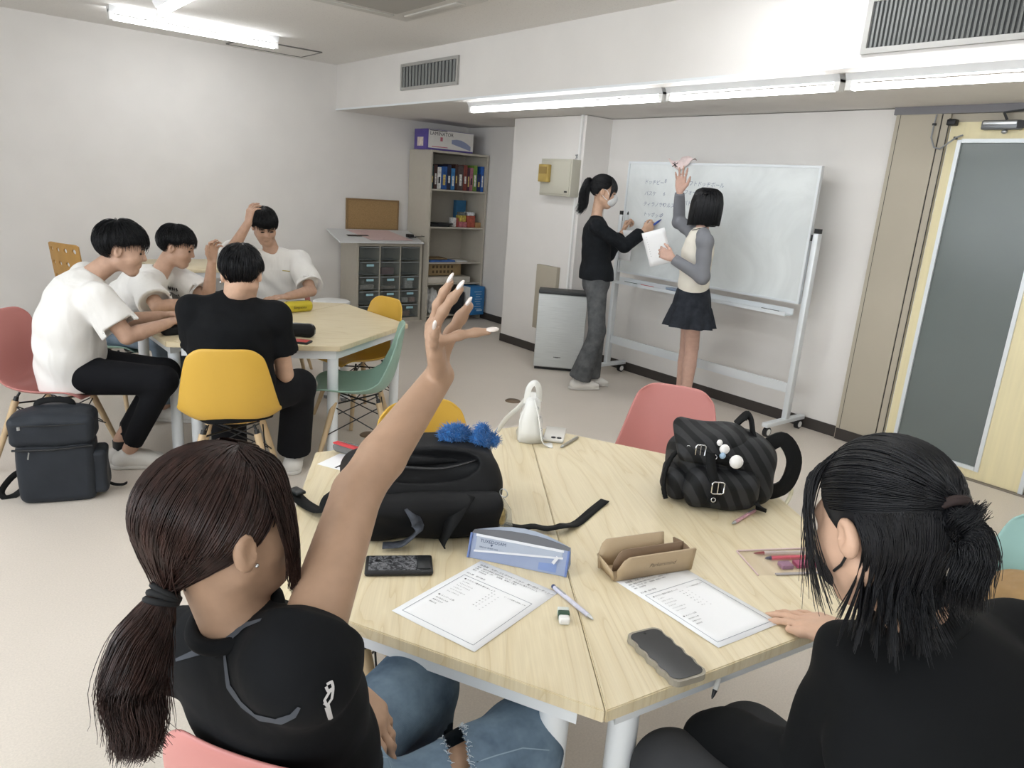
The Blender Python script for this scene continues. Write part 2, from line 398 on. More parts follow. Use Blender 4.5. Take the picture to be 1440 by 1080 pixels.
# ceiling air conditioner cassette
ac0 = at(572, 31, ZC-.03); ax, ay = ac0.x, ac0.y
ac = thing('ceiling_air_conditioner', 'white ceiling cassette air conditioner with a louvred face', 'air conditioner', (ax-.47, ay-.47, ZC))
MT['ac'] = P('ac_white', 'd5d3ce', .5)
build(MB().rbox((ax-.47, ay-.47, ZC-.015), (.95, .95, .03), .012), 'panel', MT['ac'], ac)
for dx, dy, wx, wy in ((0, .39, .62, .07), (0, -.39, .62, .07), (.39, 0, .07, .62), (-.39, 0, .07, .62)):
    build(MB().rbox((ax-.47+dx, ay-.47+dy, ZC-.033), (wx, wy, .012), .005), 'louvre', P('ac_louvre', 'c5c3bd', .5), ac)
build(MB().box((ax-.47, ay-.47, ZC-.033), (.58, .58, .008)), 'intake_grille', P('ac_intake', 'a9a7a1', .6), ac)
sm = at(800/8+520, 0, ZC-.02)
# wall grilles on the bulkhead
def grille(pts, label, nsl):
    def hx(px, py):
        d = c_f + c_r*((px-720)/FPX) - c_u*((py-540)/FPX); t = XB/d.x; return Vector((0, 0, CAM_Z))+d*t
    a, b = hx(*pts[0]), hx(*pts[1]); y0, y1 = max(a.y, b.y), min(a.y, b.y); z1, z0 = max(a.z, b.z), min(a.z, b.z)
    t = thing('air_grille', label, 'vent', (XB, (y0+y1)/2, z0), 0, 'air grilles in the ceiling drop')
    f = MB()
    for y in (y0-.012, y1+.012): f.box((XB-.008, y, (z0+z1)/2), (.02, .024, z1-z0))
    for z in (z0+.012, z1-.012): f.box((XB-.008, (y0+y1)/2, z), (.02, y0-y1-.048, .024))
    build(f, 'frame', P('grille_frame', 'a6a5a1', .5, .2), t)
    build(MB().box((XB-.002, (y0+y1)/2, (z0+z1)/2), (.004, y0-y1-.04, z1-z0-.04)), 'backing', P('grille_dark', '4a4c4c', .7), t)
    me = None
    for i in range(nsl):
        y = y1+.03+(y0-y1-.06)*(i+.5)/nsl
        if me is None:
            sl = build(MB().box((0, 0, 0), (.012, (y0-y1-.06)/nsl*.42, z1-z0-.05), rz=.5), 'slat', P('grille_slat', '747674', .45, .3), t, False); me = sl
        else: sl = me.copy(); COL.objects.link(sl); sl.parent = t
        sl.location = rest(t).inverted() @ Vector((XB-.010, y, (z0+z1)/2))
grille(((566, 91), (645, 119)), 'small square air grille with upright slats high on the ceiling drop', 16)
grille(((1226, -4), (1480, 52)), 'wide air grille with upright slats on the ceiling drop above the door side', 34)

# ------------------------------------------------------------------ things on the column
def hX(px, py, X):
    d = c_f + c_r*((px-720)/FPX) - c_u*((py-540)/FPX); t = X/d.x; return Vector((0, 0, CAM_Z))+d*t
a, b = hX(762, 223, XC-.10), hX(801, 277, XC-.10)
yA, yB_, zA, zB = a.y, b.y, a.z, b.z
pb_ = thing('control_box', 'grey wall control box with a small yellowed device on its front', 'control box', (XC, (yA+yB_)/2, zB))
MT['box_grey'] = P('box_greige', 'c4c1b2', .5)
build(MB().rbox((XC-.05, (yA+yB_)/2, (zA+zB)/2), (.10, yA-yB_, zA-zB), .004), 'case', MT['box_grey'], pb_)
build(MB().rbox((XC-.104, (yA+yB_)/2, (zA+zB)/2), (.008, yA-yB_-.03, zA-zB-.03), .003), 'lid', MT['box_grey'], pb_)
dev = build(MB().rbox((XC-.128, yA-.085, zA-.125), (.04, .13, .15), .006), 'yellowed_device', P('yellowed_plastic', 'b59b55', .35, var=.1, vs=15), pb_)
build(MB().box((XC-.150, yA-.085, zA-.10), (.004, .10, .06)), 'display', P('yellowed_glass', '9a8148', .2), dev)
build(MB().box((XC-.1095, yB_+.05, zB+.04), (.003, .035, .014)), 'name_plate', MT['black_plastic'], pb_)
cb = thing('cable_duct', 'white vertical cable duct on the column edge with a looping cable', 'cable duct', (XC-.01, 4.80, 0))
build(MB().box((XC-.012, 4.80, (zA+.55)/2+.22), (.022, .02, zA-.55+.42)), 'duct', MT['white_plastic'], cb)
build(MB().tube([(XC-.06, yB_+.01, zA+.004), (XC-.05, yB_-.0, zA+.04), (XC-.03, 4.83, zA+.04), (XC-.014, 4.80, zA)], .004, 6), 'cable', MT['grey_plastic'], cb)
a, b = hX(755, 371, XC-.04), hX(783, 470, XC-.04)
single(MB().rbox((XC-.02, (a.y+4.93)/2, (a.z+b.z)/2), (.04, a.y-4.93, a.z-b.z), .003), 'wall_panel', MT['beige_panel'], 'tall beige metal panel on the column behind the air purifier', 'panel', (XC, a.y, b.z))
# ------------------------------------------------------------------ tables made of two trapezoids
def hexa(c, s, ang): return [Vector((c[0]+s*math.cos(rad(ang+60*k)), c[1]+s*math.sin(rad(ang+60*k)))) for k in range(6)]
def inset(poly, d):
    n = len(poly); c = sum(poly, Vector((0, 0)))/n; out = []
    A = sum(poly[i].x*poly[(i+1) % n].y-poly[(i+1) % n].x*poly[i].y for i in range(n)); sg = 1 if A > 0 else -1
    for i in range(n):
        p0, p1, p2 = poly[i-1], poly[i], poly[(i+1) % n]
        e1 = (p1-p0).normalized(); e2 = (p2-p1).normalized()
        n1 = Vector((-e1.y, e1.x))*sg; n2 = Vector((-e2.y, e2.x))*sg
        b = (n1+n2); b /= max(.2, b.dot(n1)); out.append(p1+b*d)
    return out
def trapezoid_table(poly, label, mat, group, legs=(0, 1, 2, 3)):
    c = sum(poly, Vector((0, 0)))/4
    t = thing('trapezoid_table', label, 'table', (c.x, c.y, 0), 0, group)
    top = MB(); q = inset(poly, .0008); TH = .026
    bm = bmesh.new(); lo = [bm.verts.new((p.x, p.y, TZ-TH)) for p in q]; f = bm.faces.new(lo); bm.normal_update()
    if f.normal.z < 0: f.normal_flip()
    r = bmesh.ops.extrude_face_region(bm, geom=[f]); vs = [g for g in r['geom'] if isinstance(g, bmesh.types.BMVert)]
    bmesh.ops.translate(bm, verts=vs, vec=(0, 0, TH)); bmesh.ops.recalc_face_normals(bm, faces=bm.faces)
    bmesh.ops.bevel(bm, geom=[e for e in bm.edges], offset=.0022, segments=2, affect='EDGES')
    top.addbm(bm, smooth=False); build(top, 'tabletop', mat, t)
    a = inset(poly, .035); b = inset(poly, .058); ap = MB()
    vs = [(p.x, p.y, z) for z in (TZ-.075, TZ-TH) for p in a]+[(p.x, p.y, z) for z in (TZ-.075, TZ-TH) for p in b]
    fs = []
    for i in range(4):
        j = (i+1) % 4
        fs += [(i, j, 4+j, 4+i), (8+j, 8+i, 12+i, 12+j), (j, i, 8+i, 8+j)]
    ap.add(vs, fs); build(ap, 'apron', MT['white_metal'], t)
    l = inset(poly, .066)
    for i in legs:
        p = l[i]; lg = build(MB().cyl((p.x, p.y, .025), (p.x, p.y, TZ-TH), .0285, n=24), 'leg', MT['white_metal'], t)
        build(MB().cyl((p.x, p.y, 0), (p.x, p.y, .0245), .020, .024, n=16), 'foot', MT['grey_plastic'], lg)
    return t
FGc, FGs = (1.265, 1.305), .785
fh = [Vector(p) for p in ((.815, .685), (.470, 1.335), (.885, 2.035), (1.675, 1.945), (2.045, 1.235), (1.645, .575))]
seam = math.atan2(fh[3].y-fh[0].y, fh[3].x-fh[0].x)
mF = maple_mat('maple_laminate', -seam); mF2 = maple_mat('maple_laminate_turned', -seam-.10)
trapezoid_table([fh[0], fh[1], fh[2], fh[3]], 'maple trapezoid table with the open black backpack and blue pencil case', mF, 'maple trapezoid tables')
trapezoid_table([fh[0], fh[3], fh[4], fh[5]], 'maple trapezoid table with the striped backpack and beige pencil case', mF2, 'maple trapezoid tables')
lh = [Vector(p) for p in ((.86, 3.75), (1.60, 3.37), (2.25, 3.80), (2.215, 4.59), (1.51, 4.95), (.845, 4.52))]
mL = maple_mat('maple_laminate_far', rad(27))
trapezoid_table([lh[0], lh[1], lh[2], lh[3]], 'maple trapezoid table with the yellow pencil case on it', mL, 'maple trapezoid tables')
trapezoid_table([lh[0], lh[3], lh[4], lh[5]], 'maple trapezoid table in front of the boy raising his elbow', mL, 'maple trapezoid tables')
# table against the wide wall
bt = thing('work_table', 'plain maple work table standing near the wide white wall', 'table', (2.05, 6.75, 0))
build(MB().rbox((2.05, 6.82, TZ-.014), (1.2, .75, .028), .003), 'tabletop', mL, bt)
apn = MB().box((2.05, 6.50, TZ-.055), (1.1, .02, .05)).box((2.05, 7.14, TZ-.055), (1.1, .02, .05)).box((1.51, 6.82, TZ-.055), (.02, .66, .05)).box((2.59, 6.82, TZ-.055), (.02, .66, .05))
build(apn, 'apron', MT['white_metal'], bt)
for x in (1.52, 2.58):
    for y in (6.51, 7.13): build(MB().cyl((x, y, 0), (x, y, TZ-.0285), .024), 'leg', MT['white_metal'], bt)
build(MB().box((2.05, 6.85, .36), (1.02, .5, .02)), 'under_shelf', P('dark_shelf', '5b5852', .6), bt)

# ------------------------------------------------------------------ shell chairs
def shell_mesh():
    prof = [(.205, .383), (.198, .398), (.175, .407), (.13, .405), (.07, .396), (0, .388), (-.07, .386), (-.125, .394), (-.168, .418), (-.196, .458), (-.214, .51), (-.227, .565), (-.237, .62), (-.245, .675), (-.251, .72), (-.2545, .75), (-.2555, .768)]
    hw = [.172, .186, .196, .206, .213, .217, .220, .222, .221, .216, .207, .196, .185, .174, .164, .157, .152]
    n = len(prof); m = 20; V = []
    for i, (x, z) in enumerate(prof):
        v = i/(n-1)
        a = prof[max(i-1, 0)]; b = prof[min(i+1, n-1)]
        tx, tz = b[0]-a[0], b[1]-a[1]; L = math.hypot(tx, tz); nx, nz = tz/L, -tx/L      # normal to the sitter side
        if nz < 0 and nx < 0: nx, nz = -nx, -nz
        curl = .030+.052*math.exp(-((v-.52)/.20)**2)
        row = []
        for j in range(m+1):
            u = -1+2*j/m; e = abs(u)**2.6*curl
            # rounded top and front corners
            drop = 0
            if i >= n-5:
                k = (i-(n-5))/4; drop = .030*k*abs(u)**6
            sh = 1-.13*max(0, (v-.90)/.10)**2*abs(u)**2 - (.10*max(0, (.08-v)/.08)*abs(u)**3)
            row.append(Vector((x+nx*e-tx/L*drop, u*hw[i]*sh, z+abs(nz)*e*(1 if i < 9 else .5)-tz/L*drop)))
        V.append(row)
    return V
SH = shell_mesh()
def make_chair(mat, label, group):
    t = thing('shell_chair', label, 'chair', (0, 0, 0), 0, group)
    sb = MB().grid(SH, True); sh = mesh_obj('seat_shell', sb.v, sb.f, mat, t, True, False)
    so = sh.modifiers.new('thick', 'SOLIDIFY'); so.thickness = .008; so.offset = 0; so.use_rim = True
    ss = sh.modifiers.new('soft', 'SUBSURF'); ss.levels = 1; ss.render_levels = 1
    tops = {}; 
    for sx in (1, -1):
        for sy in (1, -1):
            top = Vector((sx*.115-.015, sy*.115, .348)); bot = Vector((sx*.205-.015, sy*.200, 0)); tops[(sx, sy)] = (top, bot)
            lb = MB().tube([bot, bot.lerp(top, .5), top], [.0105, .0145, .0165], 12); lg = mesh_obj('leg', lb.v, lb.f, MT['leg_wood'], t, lb.sm, False)
            d = (top-bot).normalized(); q = MB().tube([top-d*.005, top+d*.02], [.0125, .0105], 10).tube([top+d*.01, Vector((sx*.10-.015, sy*.10, .387))], .006, 8)
            mesh_obj('bracket', q.v, q.f, MT['black_metal'], lg, q.sm, False)
    wires = MB()
    def on(k, z): a, b = tops[k]; return b.lerp(a, z/.348)
    for k1, k2 in (((1, 1), (1, -1)), ((-1, 1), (-1, -1)), ((1, 1), (-1, 1)), ((1, -1), (-1, -1))):
        c = (on(k1, .25)+on(k2, .25))/2
        wires.tube([on(k1, .325), on(k2, .17)], .0032, 6).tube([on(k2, .325), on(k1, .17)], .0032, 6)
    wires.tube([on((1, 1), .335), on((-1, -1), .335)], .0045, 6).tube([on((1, -1), .335), on((-1, 1), .335)], .0045, 6)
    o = mesh_obj('wire_brace', wires.v, wires.f, MT['black_metal'], t, wires.sm, False)
    return t
GRP = 'moulded shell chairs around the tables'
protos = {}
def chair(col, x, y, a, label):
    if col not in protos: protos[col] = c = make_chair(MT[col], label, GRP)
    else: c = copy_tree(protos[col])
    c['label'] = label; c.location = (x, y, 0); c.rotation_euler = (0, 0, rad(a)); return c
chair('pink', .425, 4.075, -42, 'pink shell chair with wooden legs under the boy with smile, beside the floor backpack')
chair('yellow', 1.03, 3.29, 66, 'yellow shell chair under the boy in the black shirt')
chair('sage', 1.745, 3.483, 150, 'sage green shell chair pulled halfway out of the left table, empty')
chair('yellow', 2.07, 4.11, 190, 'empty yellow shell chair tucked under the left table facing the drawer cabinet side')
chair('sage', .85, 4.955, -45, 'sage green shell chair under the boy with lettering on his white shirt')
chair('yellow', 1.255, 1.835, -97, 'empty yellow shell chair across the front table from the raised arm')
chair('pink', 2.145, 1.70, -152, 'empty pink shell chair behind the striped backpack')
chair('pink', .460, .946, 35, 'pink shell chair under the girl with the long ponytail')
chair('sage', .735, 1.60, -31, 'sage green shell chair tucked under the front table beside the ripped jeans')
chair('teal', 2.03, .41, 178, 'pale teal shell chair with brown wrapping on its seat')
chair('sage', 1.115, .13, 78, 'sage green shell chair under the girl in the black sweater')
chair('pink', 2.02, 5.26, -118, 'pink shell chair under the boy holding his hair')
# plywood chair with round holes
wc = thing('plywood_chair', 'tan plywood chair with rows of round holes in its backrest', 'chair', (1.05, 6.55, 0), rad(-70))
MT['ply'] = P('tan_plywood', 'c39757', .5, var=.08, vs=14, stretch=(1, 1, .15))
def holed_back():
    # backrest in local y (width) and z, with 4 x 4 round holes cut through a curved sheet
    bm = bmesh.new(); nx, ny = 4, 4; W, H, z0 = .36, .42, .44; cw, chh = W/nx, H/ny
    V = {}
    def vert(y, z):
        k = (round(y, 5), round(z, 5))
        if k not in V:
            e = max(0, abs(y)-.14)/.04
            zz = z-(.012*e*e if z > z0+H-.05 else 0)
            V[k] = bm.verts.new((-.20-.05*((zz-z0)/H)+.6*y*y, y, zz))
        return V[k]
    for i in range(nx):
        for j in range(ny):
            cy, cz = -W/2+(i+.5)*cw, z0+(j+.5)*chh; r = .019; N = 16
            out = []
            for k in range(N):
                g = 2*PI*(k+.5)/N-PI; cx_, sx_ = math.cos(g), math.sin(g); m = max(abs(cx_)/(cw/2), abs(sx_)/(chh/2))
            pts = []
            for k in range(N):
                g = 2*PI*k/N; cx_, sx_ = math.cos(g), math.sin(g); m = max(abs(cx_), abs(sx_)); pts.append((cx_/m*cw/2, sx_/m*chh/2))
            for k in range(N):
                k2 = (k+1) % N; g1, g2 = 2*PI*k/N, 2*PI*k2/N
                bm.faces.new((vert(cy+pts[k][0], cz+pts[k][1]), vert(cy+pts[k2][0], cz+pts[k2][1]), vert(cy+r*math.cos(g2), cz+r*math.sin(g2)), vert(cy+r*math.cos(g1), cz+r*math.sin(g1))))
    bmesh.ops.recalc_face_normals(bm, faces=bm.faces)
    return MB().addbm(bm, smooth=False)
hb = holed_back(); bo = mesh_obj('backrest', hb.v, hb.f, MT['ply'], wc, None, False); md = bo.modifiers.new('thick', 'SOLIDIFY'); md.thickness = .012; md.offset = 0
q = MB().rbox((0, 0, .42), (.40, .40, .014), .006); mesh_obj('seat', q.v, q.f, MT['ply'], wc, q.sm, False)
q = MB().bar((-.18, 0, .415), (-.205, 0, .50), .06, .012); mesh_obj('back_support', q.v, q.f, MT['black_metal'], wc, q.sm, False)
q = MB().cyl((0, 0, .10), (0, 0, .413), .022); mesh_obj('column', q.v, q.f, MT['black_metal'], wc, q.sm, False)
for k in range(5):
    g = 2*PI*k/5; q = MB().bar((0, 0, .11), (.26*math.cos(g), .26*math.sin(g), .07), .035, .022); lg = mesh_obj('leg', q.v, q.f, MT['black_metal'], wc, q.sm, False)
    q = MB().cyl((.25*math.cos(g)-.012*math.sin(g), .25*math.sin(g)+.012*math.cos(g), .03), (.25*math.cos(g)+.012*math.sin(g), .25*math.sin(g)-.012*math.cos(g), .03), .03, n=16); mesh_obj('caster', q.v, q.f, MT['black_plastic'], lg, q.sm, False)
wc.location = (1.02, 6.62, 0); wc.rotation_euler = (0, 0, rad(25))
st = thing('round_stool', 'white round-topped stool behind the left table', 'stool', (2.80, 6.08, 0))
build(MB().lathe([(.001, .385), (.15, .385), (.165, .395), (.165, .412), (.15, .42), (.001, .42)], (2.80, 6.08, 0), 32), 'seat', MT['white_plastic'], st)
for k in range(4):
    g = PI/4+k*PI/2; build(MB().cyl((2.80+.16*math.cos(g), 6.08+.16*math.sin(g), 0), (2.80+.10*math.cos(g), 6.08+.10*math.sin(g), .388), .012), 'leg', MT['white_metal'], st)
for p, lb in (((3.25, 3.96), 'brown round floor outlet cover beyond the white handbag'), ((1.98, 3.76), 'brown round floor outlet cover under the left table')):
    single(MB().lathe([(.001, .006), (.05, .006), (.058, .0), (.001, 0)], (p[0], p[1], 0), 28), 'floor_outlet', P('brown_metal', '7d6a56', .45, .3), lb, 'floor outlet', (p[0], p[1], 0), 'round floor outlet covers')

# ------------------------------------------------------------------ whiteboard on casters
wb = thing('whiteboard', 'large white mobile whiteboard with handwriting and a wheeled stand', 'whiteboard', (4.54, 3.41, 0))
bx, y0, y1, z0, z1 = 4.52, 4.252, 2.583, .893, 1.782
def board_mat():
    t = NT('whiteboard_enamel'); v = t.coord(); c = sL('dde2e2')
    n1 = t.noise(v, 2.2, 4, .6, 1.0); t.col(t.ramp(n1, [(.35, sL('d6dbdb')[:3]), (.62, sL('e3e8e8')[:3])]))
    t.b.inputs['Roughness'].default_value = .22; t.b.inputs['Specular IOR Level'].default_value = .45; return t.m
build(MB().box((bx+.011, (y0+y1)/2, (z0+z1)/2), (.018, y0-y1-.02, z1-z0-.02)), 'board', board_mat(), wb)
f = MB()
for y in (y0-.008, y1+.008): f.box((bx+.010, y, (z0+z1)/2), (.028, .016, z1-z0))
for z in (z0+.008, z1-.008): f.box((bx+.010, (y0+y1)/2, z), (.028, y0-y1-.032, .016))
build(f, 'board_frame', MT['alu'], wb)
tr = MB().box((4.475, (y0+y1)/2, .815), (.10, y0-y1-.06, .006)).box((4.427, (y0+y1)/2, .824), (.006, y0-y1-.06, .024)).box((4.523, (y0+y1)/2, .835), (.006, y0-y1-.06, .046))
build(tr, 'pen_tray', MT['alu'], wb)
for y in (4.285, 2.548):
    ps = build(MB().rbox((4.545, y, .72), (.05, .038, 1.28), .004), 'post', MT['alu'], wb)
    build(MB().box((4.545, y, 1.375), (.045, .03, .03)), 'post_cap', MT['black_plastic'], ps)
    build(MB().box((4.537, y+(-.028 if y > 3 else .028), 1.33), (.02, .045, .04)), 'pivot', MT['black_plastic'], ps)
    ft = build(MB().rbox((4.53, y, .085), (.47, .045, .03), .004), 'foot_bar', MT['alu'], wb)
    for x in (4.335, 4.725):
        cs = MB().cyl((x, y-.014, .033), (x, y+.014, .033), .033, n=20); co = build(cs, 'caster', MT['black_plastic'], ft)
        for s in (-1, 1): build(MB().cyl((x, y+s*.0145, .033), (x, y+s*.017, .033), .022, n=18), 'hub_cap', MT['white_plastic'], ft)
        build(MB().box((x, y, .0705), (.03, .022, .006)), 'caster_mount', MT['black_plastic'], ft)
build(MB().box((4.55, (y0+y1)/2, .312), (.02, 4.285-2.548-.04, .066)), 'cross_bar', MT['alu'], wb)
for i, (y, mt, lb) in enumerate(((4.04, P('green_marker', '2c4a42', .4), 'dark green marker lying on the whiteboard tray'), (3.86, P('red_marker', 'c2424a', .4), 'red marker lying on the whiteboard tray'), (2.75, P('dark_marker', '5d6163', .4), 'slim grey marker lying at the post end of the whiteboard tray'))):
    t = thing('board_marker', lb, 'marker', (4.47, y, .818), 0, 'markers on the whiteboard tray')
    r = .0085
    build(MB().cyl((4.465, y-.065, .818+r), (4.465, y+.03, .818+r), r, n=12), 'barrel', mt, t)
    build(MB().cyl((4.465, y+.0305, .818+r), (4.465, y+.068, .818+r), r*1.1, n=12), 'cap', mt, t)
er = thing('board_eraser', 'grey-blue felt eraser on the whiteboard tray behind the short-haired girl', 'eraser', (4.47, 3.60, .818))
build(MB().rbox((4.47, 3.60, .8265), (.05, .12, .016), .003), 'felt', P('felt_dark', '6a7280', .9), er)
build(MB().rbox((4.47, 3.60, .8435), (.05, .12, .017), .004), 'grip', P('grip_blue', '93a0b3', .5), er)
def text_mesh(s, size, shear=0, bold=0):
    cu = bpy.data.curves.new('t', 'FONT'); cu.body = s; cu.size = size; cu.shear = shear; cu.offset = bold; cu.resolution_u = 2
    o = bpy.data.objects.new('t', cu); COL.objects.link(o)
    bpy.context.view_layer.update()
    me = bpy.data.meshes.new_from_object(o.evaluated_get(bpy.context.evaluated_depsgraph_get()))
    vs = [v.co.copy() for v in me.vertices]; fs = [tuple(p.vertices) for p in me.polygons]
    bpy.data.objects.remove(o); bpy.data.curves.remove(cu); bpy.data.meshes.remove(me)
    return vs, fs
def put_text(mb, s, size, org, ux, uy, center=False, **k):
    vs, fs = text_mesh(s, size, **k); org, ux, uy = Vector(org), Vector(ux), Vector(uy)
    w = max(v.x for v in vs) if vs else 0
    mb.add([org+ux*(v.x-(w/2 if center else 0))+uy*v.y for v in vs], fs); return w
hand = MB(); ink = P('board_ink_blue', '6f7b94', .6)
cols = [((906, 258), 'ドッヂビー'), ((934, 257), '8'), ((906, 274), 'バスケ'), ((932, 275), '6'), ((904, 289), 'ティラノサウルス'), ((931, 290), '6'),
        ((904, 303), 'トッポッギ'), ((929, 305), '9'), ((904, 316), 'ミニ'), ((962, 260), 'ソフトドッヂボール'), ((961, 273), 'フォークダンス'), ((960, 288), 'バドミントン')]
random.seed(3)
for (px, py), s in cols:
    p = hX(px, py, bx-.0004); put_text(hand, s, .040, (bx+.0012, p.y, p.z), (0, -1, .03*random.uniform(-1, 1)), (0, 0, 1), shear=.12, bold=-.0002)
build(hand, 'handwriting', ink, wb)
# crumpled red white paper pinned on the top edge
pf = []
for i in range(9):
    row = []
    for j in range(5):
        u = i/8; v = j/4
        row.append(Vector((bx-.006-.022*math.sin(u*9+v*3)**2-.01*v, 3.83-.26*u, 1.80-.10*v*(1-abs(2*u-.9))-.02*math.sin(u*7)*(1-v)+.01)))
    pf.append(row)
fl = thing('pinned_paper', 'crumpled pink and white paper clipped on the whiteboard top edge', 'paper', (bx-.03, 3.70, 1.74))
o = build(MB().grid(pf), 'sheet', P('pink_white_paper', 'e6d3d0', .7, var=.12, vs=25), fl); md = o.modifiers.new('t', 'SOLIDIFY'); md.thickness = .001
sq = MB()
for a_, b_ in (((.0, .028), (.05, .0)), ((.0, .0), (.05, .03)), ((.02, .035), (.03, -.005))):
    sq.bar((bx-.034, 3.775-a_[0], 1.748+a_[1]), (bx-.034, 3.775-b_[0], 1.748+b_[1]), .006, .0008, up=(1, 0, 0))
build(sq, 'scribble', MT['ink'], fl)

# ------------------------------------------------------------------ air purifier
ap = thing('air_purifier', 'tall silver white air purifier with a dark top edge beside the column', 'air purifier', (4.26, 4.62, 0))
fd = Vector((.735, -.678, 0)); nb = Vector((.678, .735, 0)); A0 = Vector((4.04, 4.68, 0)); Wd = .42; Dp = .20
cc = A0+fd*Wd/2+nb*Dp/2; Rm = Matrix((fd, nb, Vector((0, 0, 1)))).transposed()
build(MB().rbox(cc+Vector((0, 0, .345)), (Wd, Dp, .65), .012, M=Rm), 'body', P('purifier_grey', 'b9bbba', .5), ap)
def brushed():
    t = NT('purifier_front'); v = t.coord((1, 1, 60)); n = t.noise(v, 6, 3); t.col(t.ramp(n, [(.3, sL('c6cac9')[:3]), (.7, sL('d8dcdb')[:3])])); t.b.inputs['Roughness'].default_value = .4; return t.m
build(MB().rbox(A0+fd*Wd/2-nb*.008+Vector((0, 0, .345)), (Wd-.006, .015, .63), .004, M=Rm), 'front_panel', brushed(), ap)
build(MB().rbox(cc-nb*.008+Vector((0, 0, .678)), (Wd+.002, Dp+.016, .026), .006, M=Rm), 'top_cover', P('purifier_dark', '3a3c3d', .5), ap)
build(MB().box(cc+Vector((0, 0, .01)), (Wd-.02, Dp-.02, .02), M=Rm), 'base', MT['black_plastic'], ap)
lg = MB().box(A0+fd*.20-nb*.0162+Vector((0, 0, .120)), (.062, .0016, .006), M=Rm).box(A0+fd*.20-nb*.0162+Vector((0, 0, .1165)), (.03, .0016, .004), M=Rm); build(lg, 'logo', P('logo_grey', '55585a', .4), ap)

# ------------------------------------------------------------------ open metal book shelf
sx0, sx1, sy0, sy1, sh_ = 4.285, 5.045, 6.88, 7.33, 1.842
bs = thing('book_shelf', 'tall greige metal shelf unit in the corner holding boxes and books', 'shelf', (4.66, 7.1, 0))
T = .022
build(MB().box((sx0+T/2, (sy0+sy1)/2, sh_/2), (T, sy1-sy0, sh_)), 'side_panel', MT['cab'], bs)
build(MB().box((sx1-T/2, (sy0+sy1)/2, sh_/2), (T, sy1-sy0, sh_)), 'side_panel', MT['cab'], bs)
build(MB().box(((sx0+sx1)/2, sy1-.006, sh_/2), (sx1-sx0-2*T, .012, sh_)), 'back_panel', MT['cab'], bs)
build(MB().box(((sx0+sx1)/2, (sy0+sy1)/2-.006, sh_-T/2), (sx1-sx0-2*T, sy1-sy0-.012, T)), 'top_panel', MT['cab'], bs)
SZ = [1.442, 1.042, .655, .421, .06]
for z in SZ:
    build(MB().box(((sx0+sx1)/2, (sy0+sy1)/2-.002, z-.008), (sx1-sx0-2*T-.002, sy1-sy0-.02, .016)), 'shelf_board', MT['cab'], bs)
def bxo(name, label, cat, c, d, mat, rz=0, group=None, r=.003):
    o = single(MB().rbox(c, d, r, rz), name, mat, label, cat, (c[0], c[1], c[2]-d[2]/2), group); return o
x = sx0+T+.012; gb = 'boxed games and books on the top shelf'
spines = [('2f4a4c', .022, .215, 'teal dark'), ('4a3431', .030, .225, 'brown'), ('e6e6e2', .032, .205, 'white with black square'), ('2d5a9c', .050, .215, 'blue with pale lettering'), ('2b2f45', .034, .235, 'navy with white lettering'),
          ('3c7db4', .034, .205, 'sky blue'), ('46302c', .022, .245, 'narrow dark brown'), ('524746', .050, .24, 'grey brown pictured'), ('7b3b33', .034, .245, 'rust red'), ('4b2d3a', .022, .215, 'plum'), ('a66a79', .028, .225, 'dusty pink'), ('6f8f43', .036, .25, 'leaf green'), ('24305f', .034, .17, 'short navy'), ('2f63b3', .026, .245, 'bright blue')]
for i, (c, wd, h, nm) in enumerate(spines):
    wd *= 1.42; h *= 1.12
    t = thing('game_box', nm+' boxed game spine standing on the top shelf of the metal shelf', 'box', (x+wd/2, sy0+.13, SZ[0]), 0, gb)
    build(MB().rbox((x+wd/2, sy0+.17, SZ[0]+h/2+.001), (wd, .26, h), .002), 'box_body', P('spine_'+nm.replace(' ', '_'), c, .5, var=.25, vs=30), t)
    lc = 'd9d9d4' if i not in (2, 10) else '2a2a2a'
    build(MB().box((x+wd/2, sy0+.0393, SZ[0]+h*.42), (wd*.45, .0012, h*(.45 if i % 2 else .28))), 'spine_print', P('spine_print_%d' % i, lc if i % 3 else 'c9b36a', .6, var=.4, vs=60), t)
    x += wd+.004
# second shelf
z = SZ[1]; bxo('flat_case', 'black flat case lying under another on the second shelf', 'case', (4.45, 7.02, z+.014), (.24, .24, .026), MT['black_plastic'])
bxo('flat_case', 'thin black flat case on top at an angle, second shelf', 'case', (4.50, 6.99, z+.035), (.22, .20, .014), MT['black_plastic'], .15)
bxo('tall_box', 'tall sky blue box standing at the back of the second shelf', 'box', (4.91, 7.22, z+.145), (.13, .07, .288), P('sky_blue_card', '3b76a0', .5, var=.1))
bxo('small_box', 'small white and black carton with a red side on the second shelf', 'box', (4.675, 7.0, z+.052), (.045, .08, .10), P('white_card', 'dcdad6', .5, var=.3, vs=50))
bxo('small_box', 'small red carton beside the white and black carton, second shelf', 'box', (4.715, 7.0, z+.050), (.028, .08, .098), P('red_card', 'a1524a', .5, var=.1))
bxo('small_box', 'low pink and grey carton under the striped tin, second shelf', 'box', (4.78, 6.98, z+.031), (.09, .10, .06), P('pinkish_card', 'b06a70', .5, var=.4, vs=45))
bxo('small_box', 'yellow and grey carton stacked on the low pink carton', 'box', (4.78, 6.99, z+.096), (.08, .09, .068), P('yellowish_card', 'b9a650', .5, var=.45, vs=45))
bxo('small_box', 'dark printed carton on top of the yellow carton', 'box', (4.785, 6.99, z+.149), (.075, .08, .036), P('dark_print_card', '6a6f6c', .5, var=.5, vs=60))
bxo('small_box', 'orange red tin with a white label on the second shelf', 'box', (4.885, 6.98, z+.066), (.10, .10, .13), P('orange_tin', 'a85444', .4, var=.25, vs=25))
